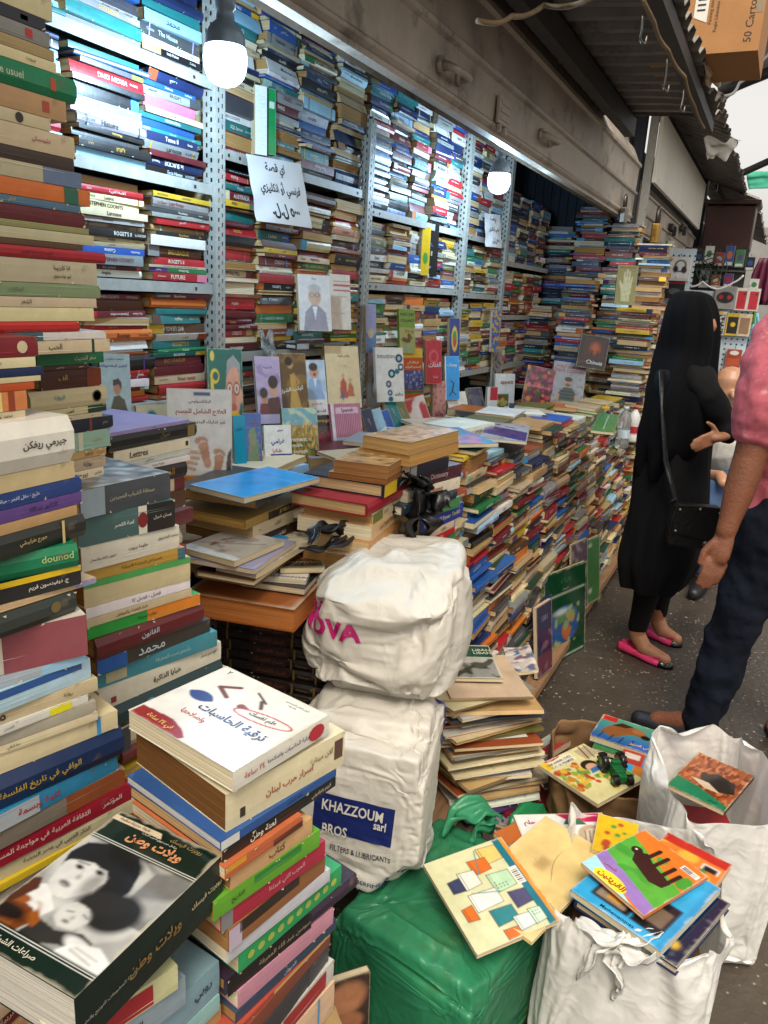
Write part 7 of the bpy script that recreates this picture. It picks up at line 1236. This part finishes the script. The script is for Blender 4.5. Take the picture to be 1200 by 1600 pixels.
for f, hh, tt, s in ((f1, h1, t1, -.07), (f2, h2, t2, .07)):
    an = (hh * .72 + tt * .28); an.z = .1
    body.append(([(hip + V((s * .6, 0, 0)), .065), (V((an.x * .5 + (WX + s) * .5, (an.y + hip.y) / 2, .46)), .055), (an, .036), (an.lerp(tt, .25) + V((0, 0, -.035)), .034), (tt * .85 + hh * .15 + V((0, 0, .012)), .026)],))
# hand on the hip: palm, four fingers and a thumb
pm = A_(1118, 684, WX - .17); w0 = A_(1136, 680, WX - .13)
hand = [([(w0, .026), (pm, .03)], (1, .6))]
fd = (A_(1094, 690, WX - .2) - pm).normalized(); upv = V((0, 0, 1))
for i, (l, dz) in enumerate([(.075, .022), (.082, .008), (.076, -.006), (.06, -.02)]):
    k0 = pm + upv * dz + fd * .012; hand.append(([(k0, .0095), (k0 + fd * l * .55 + V((-.008, 0, -.004)), .0088), (k0 + fd * l + V((.004, 0, -.014)), .0072)],))
hand.append(([(pm + upv * .02, .011), (pm + upv * .05 + fd * .02, .0095), (pm + upv * .07 + fd * .045, .0075)],))
skinned('body', M_SKIN2, wm, body + hand + [([(V((WX - .08, .25, 1.25)), .042), (A_(1108, 622, WX - .12), .036), (el, .032), (w0, .026)],)], .005)
skinned('sleeve', M_ABAYA, wm, [([(V((WX - .08, .25, 1.25)), .07), (A_(1108, 622, WX - .12), .06), (el + V((0, .008, -.005)), .048), (w0.lerp(el, .25), .04)],)], .008, 6, .018)
for f, hh, tt, s in ((f1, h1, t1, -.07), (f2, h2, t2, .07)):
    an = (hh * .72 + tt * .28); an.z = .13
    skinned('legging', M_ABAYA, wm, [([(hip + V((s, 0, -.2)), .082), (V((an.x * .5 + (WX + s) * .5, (an.y + hip.y) / 2, .44)), .064), (an, .043)],)], .008)
def flat_shoe(hh, tt):
    d_ = (tt - hh); d_.z = 0; L_ = d_.length; d_.normalize(); s_ = V((-d_.y, d_.x, 0)); b = MB(); vs = []; cols = []; fs = []
    n = 15; prof_ = [(0, .024, .052), (.06, .031, .056), (.25, .031, .048), (.45, .034, .036), (.62, .042, .036), (.8, .040, .032), (.92, .03, .026), (1, .01, .016)]
    for (t, hw, hz) in prof_:
        for k in range(n):
            a = -.35 + (math.pi + .7) * k / (n - 1); y_ = math.cos(a) * hw; z_ = max(0, math.sin(a)) ** .6 * hz if t > .55 or abs(math.cos(a)) > .62 else hz * .9
            if t <= .55 and abs(math.cos(a)) <= .62: y_ = math.copysign(hw * .62, math.cos(a)); z_ = .018
            vs.append(hh + d_ * (t * L_) + s_ * y_ + V((0, 0, max(.004, z_) - hh.z + .002)) - wm.location)
    for i in range(len(prof_) - 1):
        for k in range(n - 1): fs.append((i * n + k, (i + 1) * n + k, (i + 1) * n + k + 1, i * n + k + 1))
    m_ = [1 if (i >= 5) else 0 for i in range(len(prof_) - 1) for k in range(n - 1)]
    for i, f in enumerate(fs): pass
    b.add(vs, fs, 'ffffff', 0, None, True); b.m = m_
    b.add([hh + d_ * (t * L_) + s_ * (q * hw * .98) + V((0, 0, .002 - hh.z)) - wm.location for t, hw, hz in prof_ for q in (-1, 1)], [(2 * i, 2 * i + 1, 2 * i + 3, 2 * i + 2) for i in range(len(prof_) - 1)], 'ffffff', 1)
    ob = b.build('shoe', [M_SHOEP, M_SHOEB], wm); s = ob.modifiers.new('thickness', 'SOLIDIFY'); s.thickness = .003; s.offset = 1
    c = hh + d_ * (L_ * .74) + V((0, 0, .036 - hh.z))
    bb = MB()
    for q in (-1, 1): bb.add([c + s_ * (q * .002), c + s_ * (q * .03) + d_ * .02 + V((0, 0, .004)), c + s_ * (q * .032) - d_ * .014 + V((0, 0, .0)), c + s_ * (q * .015) - d_ * .012 + V((0, 0, .01))], [(0, 1, 2, 3)], 'ffffff', 0)
    bb.v = [tuple(V(v) - wm.location) for v in bb.v]
    w_ = bb.build('bow', M_SHOEP, ob); w_.modifiers.new('thickness', 'SOLIDIFY').thickness = .006
    mm = MB(); mm.lathe([(0, .004), (.012, .004), (.015, .001)], 'c9a0a0', 0, 16, Matrix.Translation(c - wm.location + V((0, 0, .008)))); mm.build('buckle', M_CHROME, ob)
flat_shoe(h1, t1); flat_shoe(h2, t2)
# shoulder bag at her side
bp = A_(1082, 818, WX - .22); hb_ = empty('handbag', bp, 'black leather shoulder bag with metal studs hanging at the woman in black', 'bag')
b = MB(); b.prism([(-.11, -.10), (.11, -.10), (.12, .02), (.10, .10), (-.10, .10), (-.12, .02)], .07, 'ffffff', 0); fc_ = Matrix.Rotation(R(-72), 4, 'Z') @ Matrix.Rotation(R(90), 4, 'X') @ Matrix.Scale(.84, 4)
b.build('body', M_LEATH, hb_, fc_, .012)
b = MB(); b.prism([(-.105, -.03), (.09, -.055), (.105, .01), (.10, .105), (-.10, .105)], .012, 'ffffff', 0, Matrix.Translation((0, 0, .0715))); b.build('flap', M_LEATH, hb_, fc_, .004)
b = MB(); [b.lathe([(0, .006), (.006, .005), (.008, 0)], 'ffffff', 0, 12, Matrix.Translation((x, y, .085))) for x, y in ((-.09, -.02), (.08, -.04), (-.085, .08), (.085, .08), (0, .09))]; b.lathe([(0, .004), (.02, .004), (.022, 0)], 'ffffff', 0, 18, Matrix.Translation((.06, -.075, .0705))); b.build('stud', M_CHROME, hb_, fc_)
b = MB(); b.tube([V(q) - bp for q in (A_(1034, 580, WX - .14), A_(1036, 650, WX - .2), A_(1040, 720, WX - .22), A_(1056, 790, WX - .235), bp + V((-.04, .08, .09)))], .012, n=8, sq=(1, .4)); b.build('strap', M_LEATH, hb_)
# --- man in the pink shirt walking past, mostly outside the frame
mn = empty('person', (2.75, -.12, 0), 'man in pink marled shirt and dark jeans walking past at the frame edge', 'person')
MX = 2.66
B_ = lambda px, py, x=MX: at(px, py, x=x)
ank = at(1092, 1128, z=.10); toe = at(998, 1122, z=.03); kne = B_(1146, 985, 2.70); hp1 = B_(1216, 810, 2.70)
hp2 = hp1 + V((.16, -.05, 0)); kn2 = hp2 + V((.04, -.12, -.42)); an2 = V((kn2.x + .03, kn2.y - .16, .12)); to2 = an2 + V((0, .2, -.08))
shd = B_(1212, 560, 2.58); elb = B_(1172, 715, 2.56); wri = B_(1134, 832, 2.50)
chest = V((2.70, hp1.y - .02, 1.28)); neck = V((2.74, hp1.y - .02, 1.52)); head = V((2.74, hp1.y + .03, 1.66))
fdir = (B_(1112, 905, 2.46) - wri).normalized(); palm = wri + fdir * .075
arm = [([(shd + V((.02, 0, .02)), .065), (elb, .048), (elb.lerp(wri, .3), .047), (wri, .030)],), ([(wri, .029), (wri + fdir * .03, .033), (palm, .034)], (1, .62))]
fside = fdir.cross(V((1, .3, 0))).normalized()
if fside.y < 0: fside = -fside
for i, (l, of) in enumerate([(.078, .026), (.086, .009), (.08, -.008), (.062, -.024)]):
    k0 = palm + fside * of + fdir * .022; c1 = k0 + fdir * l * .5 + V((-.004, .004, 0)); arm.append(([(k0, .0105), (c1, .0098), (c1 + (fdir + V((.22, .15, .0))).normalized() * l * .5, .008)],))
th0 = palm - fdir * .035 + fside * .026; arm.append(([(th0, .014), (th0 + fside * .02 + fdir * .035, .0115), (th0 + fside * .022 + fdir * .072, .009)],))
skinned('body', M_SKIN, mn, arm + [([(hp1.lerp(hp2, .5) + V((0, 0, .05)), .13), (chest, .14), (chest + V((.03, 0, .13)), .12), (neck, .06), (head + V((0, 0, -.06)), .07)],), ([(head + V((0, 0, -.05)), .078), (head + V((0, -.005, .05)), .088)],), ([(head + V((0, .085, -.02)), .018), (head + V((0, .1, -.03)), .014)],), ([(shd + V((.36, .0, .02)), .06), (elb + V((.44, -.14, 0)), .048), (wri + V((.42, -.2, 0)), .03), (palm + V((.42, -.2, -.03)), .034)],), ([(hp1, .09), (kne, .06), (ank, .04), (toe * .7 + ank * .3, .03)],), ([(hp2, .09), (kn2, .06), (an2, .04), (to2, .03)],)], .005)
skinned('hair', M_HAIR, mn, [([(head + V((0, -.03, .03)), .088), (head + V((0, -.01, .075)), .082)],)], .006)
skinned('shirt', M_POLO, mn, [([(hp1.lerp(hp2, .5) + V((-.01, 0, -.02)), .165), (hp1.lerp(hp2, .5) + V((0, 0, .15)), .16), (chest, .17), (chest + V((.03, 0, .14)), .15), (neck + V((0, 0, -.05)), .075)], (1.15, .95)), ([(shd + V((.05, -.02, .06)), .10), (shd + V((-.01, 0, -.03)), .088), (elb.lerp(shd, .34), .082)],), ([(shd + V((.33, -.02, .04)), .095), (elb.lerp(shd, .4) + V((.38, -.06, 0)), .075)],)], .007, 8, .022)
skinned('jeans', M_JEANS, mn, [([(hp1.lerp(hp2, .5) + V((0, 0, .03)), .155), (hp1.lerp(hp2, .5) + V((0, 0, -.1)), .16)], (1.1, .9)), ([(hp1, .115), (hp1.lerp(kne, .5), .098), (kne, .078), (kne.lerp(ank, .5), .074), (ank + V((0, 0, .0)), .066)],), ([(hp2, .115), (kn2, .078), (an2 + V((0, 0, .0)), .062)],)], .007, 8, .03)
for a_, t_ in ((ank, toe), (an2, to2)):
    g_ = V((t_.x, t_.y, .03)); skinned('shoe', M_SHOED, mn, [([(V((a_.x, a_.y, .05)) + (V((a_.x, a_.y, 0)) - V((t_.x, t_.y, 0))).normalized() * .05, .042), (V((a_.x, a_.y, .055)), .05), (V((a_.x, a_.y, .03)).lerp(g_, .55), .042), (g_, .032)],)], .006)
# --- bald man sitting further back
sx_ = 4.95; C_ = lambda px, py, x=sx_: at(px, py, x=x)
st = empty('person', (5.0, .15, 0), 'bald man in blue jeans sitting behind the woman in black', 'person')
hd_ = C_(1140, 602); ch_ = hd_ + V((.05, -.05, -.36)); pv_ = V((5.1, .02, .50)); k_ = C_(1112, 770, 4.5); s_ = at(1096, 905, x=4.42)
k2 = k_ + V((.02, -.28, 0)); s2 = V((s_.x + .05, s_.y - .25, s_.z))
skinned('body', M_SKIN3, st, [([(hd_ + V((0, 0, -.055)), .075), (hd_ + V((.015, 0, .025)), .092)],), ([(hd_ + V((-.075, -.03, -.04)), .022), (hd_ + V((-.09, -.035, -.055)), .016)],), ([(hd_ + V((0, .088, -.02)), .022), (hd_ + V((.01, .092, -.045)), .015)],), ([(hd_ + V((.02, -.01, -.09)), .058), (ch_ + V((0, 0, .15)), .075), (ch_, .13), (pv_, .14)],), ([(pv_, .09), (k_, .06), (V((s_.x, s_.y, .1)), .04)],), ([(pv_, .09), (k2, .06), (V((s2.x, s2.y, .1)), .04)],), ([(ch_ + V((-.02, .16, .06)), .05), (ch_ + V((-.1, .2, -.18)), .04), (k_ + V((.0, -.03, .1)), .03), (k_ + V((-.08, -.05, .08)), .028)],)], .006)
for q in (V((-.088, -.058, .0)), V((-.094, .008, .0))): pass
skinned('shirt', mat('pale_checked_shirt', 'a9a59a', rough=.9, var=.2, vscale=30), st, [([(ch_ + V((0, 0, .13)), .10), (ch_, .165), (pv_ + V((0, 0, .03)), .17)],), ([(ch_ + V((-.02, .14, .08)), .075), (ch_ + V((-.1, .2, -.12)), .06)],), ([(ch_ + V((-.02, -.16, .08)), .075), (ch_ + V((-.1, -.2, -.12)), .06)],)], .008)
skinned('jeans', M_JEANS2, st, [([(pv_, .13), (k_, .08), (V((s_.x, s_.y, .14)), .062)],), ([(pv_, .13), (k2, .08), (V((s2.x, s2.y, .14)), .062)],)], .008)
for q in (s_, s2): skinned('shoe', M_SHOED, st, [([(V((q.x + .04, q.y, .06)), .05), (V((q.x - .06, q.y, .045)), .045), (V((q.x - .17, q.y + .02, .035)), .034)],)], .007)
so2 = empty('stool', (5.1, .03, 0), 'dark wooden stool under the sitting bald man', 'stool')
part(so2, 'seat', M_DKWOOD, lambda b: b.box((4.9, -.16, .37), (5.3, .22, .40)), .006)
for x, y in ((4.91, -.15), (5.25, -.15), (4.91, .17), (5.25, .17)): part(so2, 'leg', M_DKWOOD, lambda b: b.box((x, y, 0), (x + .045, y + .045, .3695)))
lg = at(1072, 912, z=0); so3 = empty('stool', lg, 'reddish wooden stool leg and seat half hidden behind the black coat', 'stool')
part(so3, 'seat', M_DKWOOD, lambda b: b.box((lg.x - .02, lg.y - .02, .34), (lg.x + .3, lg.y + .28, .37)), .006)
for x, y in ((0, 0), (.25, 0), (0, .23), (.25, .23)): part(so3, 'leg', M_DKWOOD, lambda b: b.box((lg.x + x - .01, lg.y + y - .01, 0), (lg.x + x + .03, lg.y + y + .03, .3395)))
# ------------------------------------------------------------------ every book becomes objects: the 300 that show largest one by one, the rest as one mass
def ords(n): return {1: 'top', 2: 'second from top', 3: 'third from top', 4: 'fourth from top', 5: 'fifth from top', 6: 'sixth from top', 7: 'seventh from top', 8: 'eighth from top', 9: 'ninth from top', 10: 'tenth from top'}.get(n, '%dth from top' % n if n % 10 not in (1, 2, 3) or n in (11, 12, 13) else '%d%s from top' % (n, {1: 'st', 2: 'nd', 3: 'rd'}[n % 10]))
piles = {}
for b in BOOKS:
    if 'stack' in b: piles.setdefault(b['stack'], []).append(b)
for b in BOOKS: b['area'] = book_area(b); b['score'] = 1e9 if b.get('label') or b.get('title') else b['area'] * b.get('prio', 1)
NIND = 300
order = sorted(BOOKS, key=lambda b: -b['score']); single = [b for b in order[:NIND] if b['area'] > 0 or b.get('label')]
chosen = {id(b) for b in single}
rp = random.Random(99); used = {}
rest_c, rest_p = MB(), MB()
def colname(b):
    return b['cname']
for b in BOOKS:
    real = id(b) in chosen
    finish_print(b, rp, real or b['area'] > 700)
    if real and b['out'] == 'spine':
        b['wear'] = rp.randint(1, 10 ** 6)
        if not b['hard'] and 'curl' not in b and rp.random() < .5: b['curl'] = rp.uniform(-.0022, .001)
    cv, pg = book_mesh(b)
    if not real:
        if b['area'] <= 0 and b.get('prio', 1) < 3: 
            c = b['M'] @ Vector((0, 0, 0)); q = project(c)
            if q is None or q[0] < -500 or q[0] > 1700: continue
        rest_c.add([b['M'] @ Vector(v) for v in cv.v], cv.f, [tuple(c) if isinstance(c, tuple) else c for c in cv.c], 0)
        rest_p.add([b['M'] @ Vector(v) for v in pg.v], pg.f, b.get('pcol', 'c9b088'), 1)
        continue
    e = empty('book'); e.matrix_world = b['M']
    if b.get('label'): lb = b['label']
    elif b.get('title'): lb = b['title']
    else:
        nb2 = piles[b['stack']]; i = nb2.index(b)
        adj = ('thick ' if b['T'] > .034 else 'thin ' if b['T'] < .012 else '')
        kind = 'hardback' if b['hard'] else 'paperback'
        lb = '%s%s %s, %s, %s' % (adj, colname(b), kind, ords(b['ord']), b['stack'])
        if lb in used or b['ord'] == 0:
            a_ = nb2[i + 1]['cname'] if i + 1 < len(nb2) else None
            if a_: lb += ' over %s' % a_
        if len(lb.split()) > 16: lb = lb.replace('hardback', 'book').replace('paperback', 'book')
        if len(lb.split()) > 16: lb = ' '.join(lb.split()[:16])
    used[lb] = used.get(lb, 0) + 1
    tag(e, lb[0].upper() + lb[1:], 'book', 'books shown front on' if b['out'] == 'front' else 'books lying in piles')
    cv.build('cover', [M_COVER, M_GLOSSY], e); pg.build('page_block', M_PAGES, e)
rest = MB(); rest.v = rest_c.v + rest_p.v; n0 = len(rest_c.v)
rest.f = rest_c.f + [tuple(i + n0 for i in f) for f in rest_p.f]; rest.c = rest_c.c + rest_p.c; rest.m = rest_c.m + rest_p.m; rest.sm = rest_c.sm + rest_p.sm
tag(rest.build('books', [M_COVER, M_PAGES]), 'countless smaller books piled on far shelves and in the wall of books', 'books', None, 'stuff')
for k, v in used.items():
    if v > 1: print('DUPLABEL', v, k)
print('BOOKS', len(BOOKS), 'single', len(single), 'smallest', single[-1]['area'])
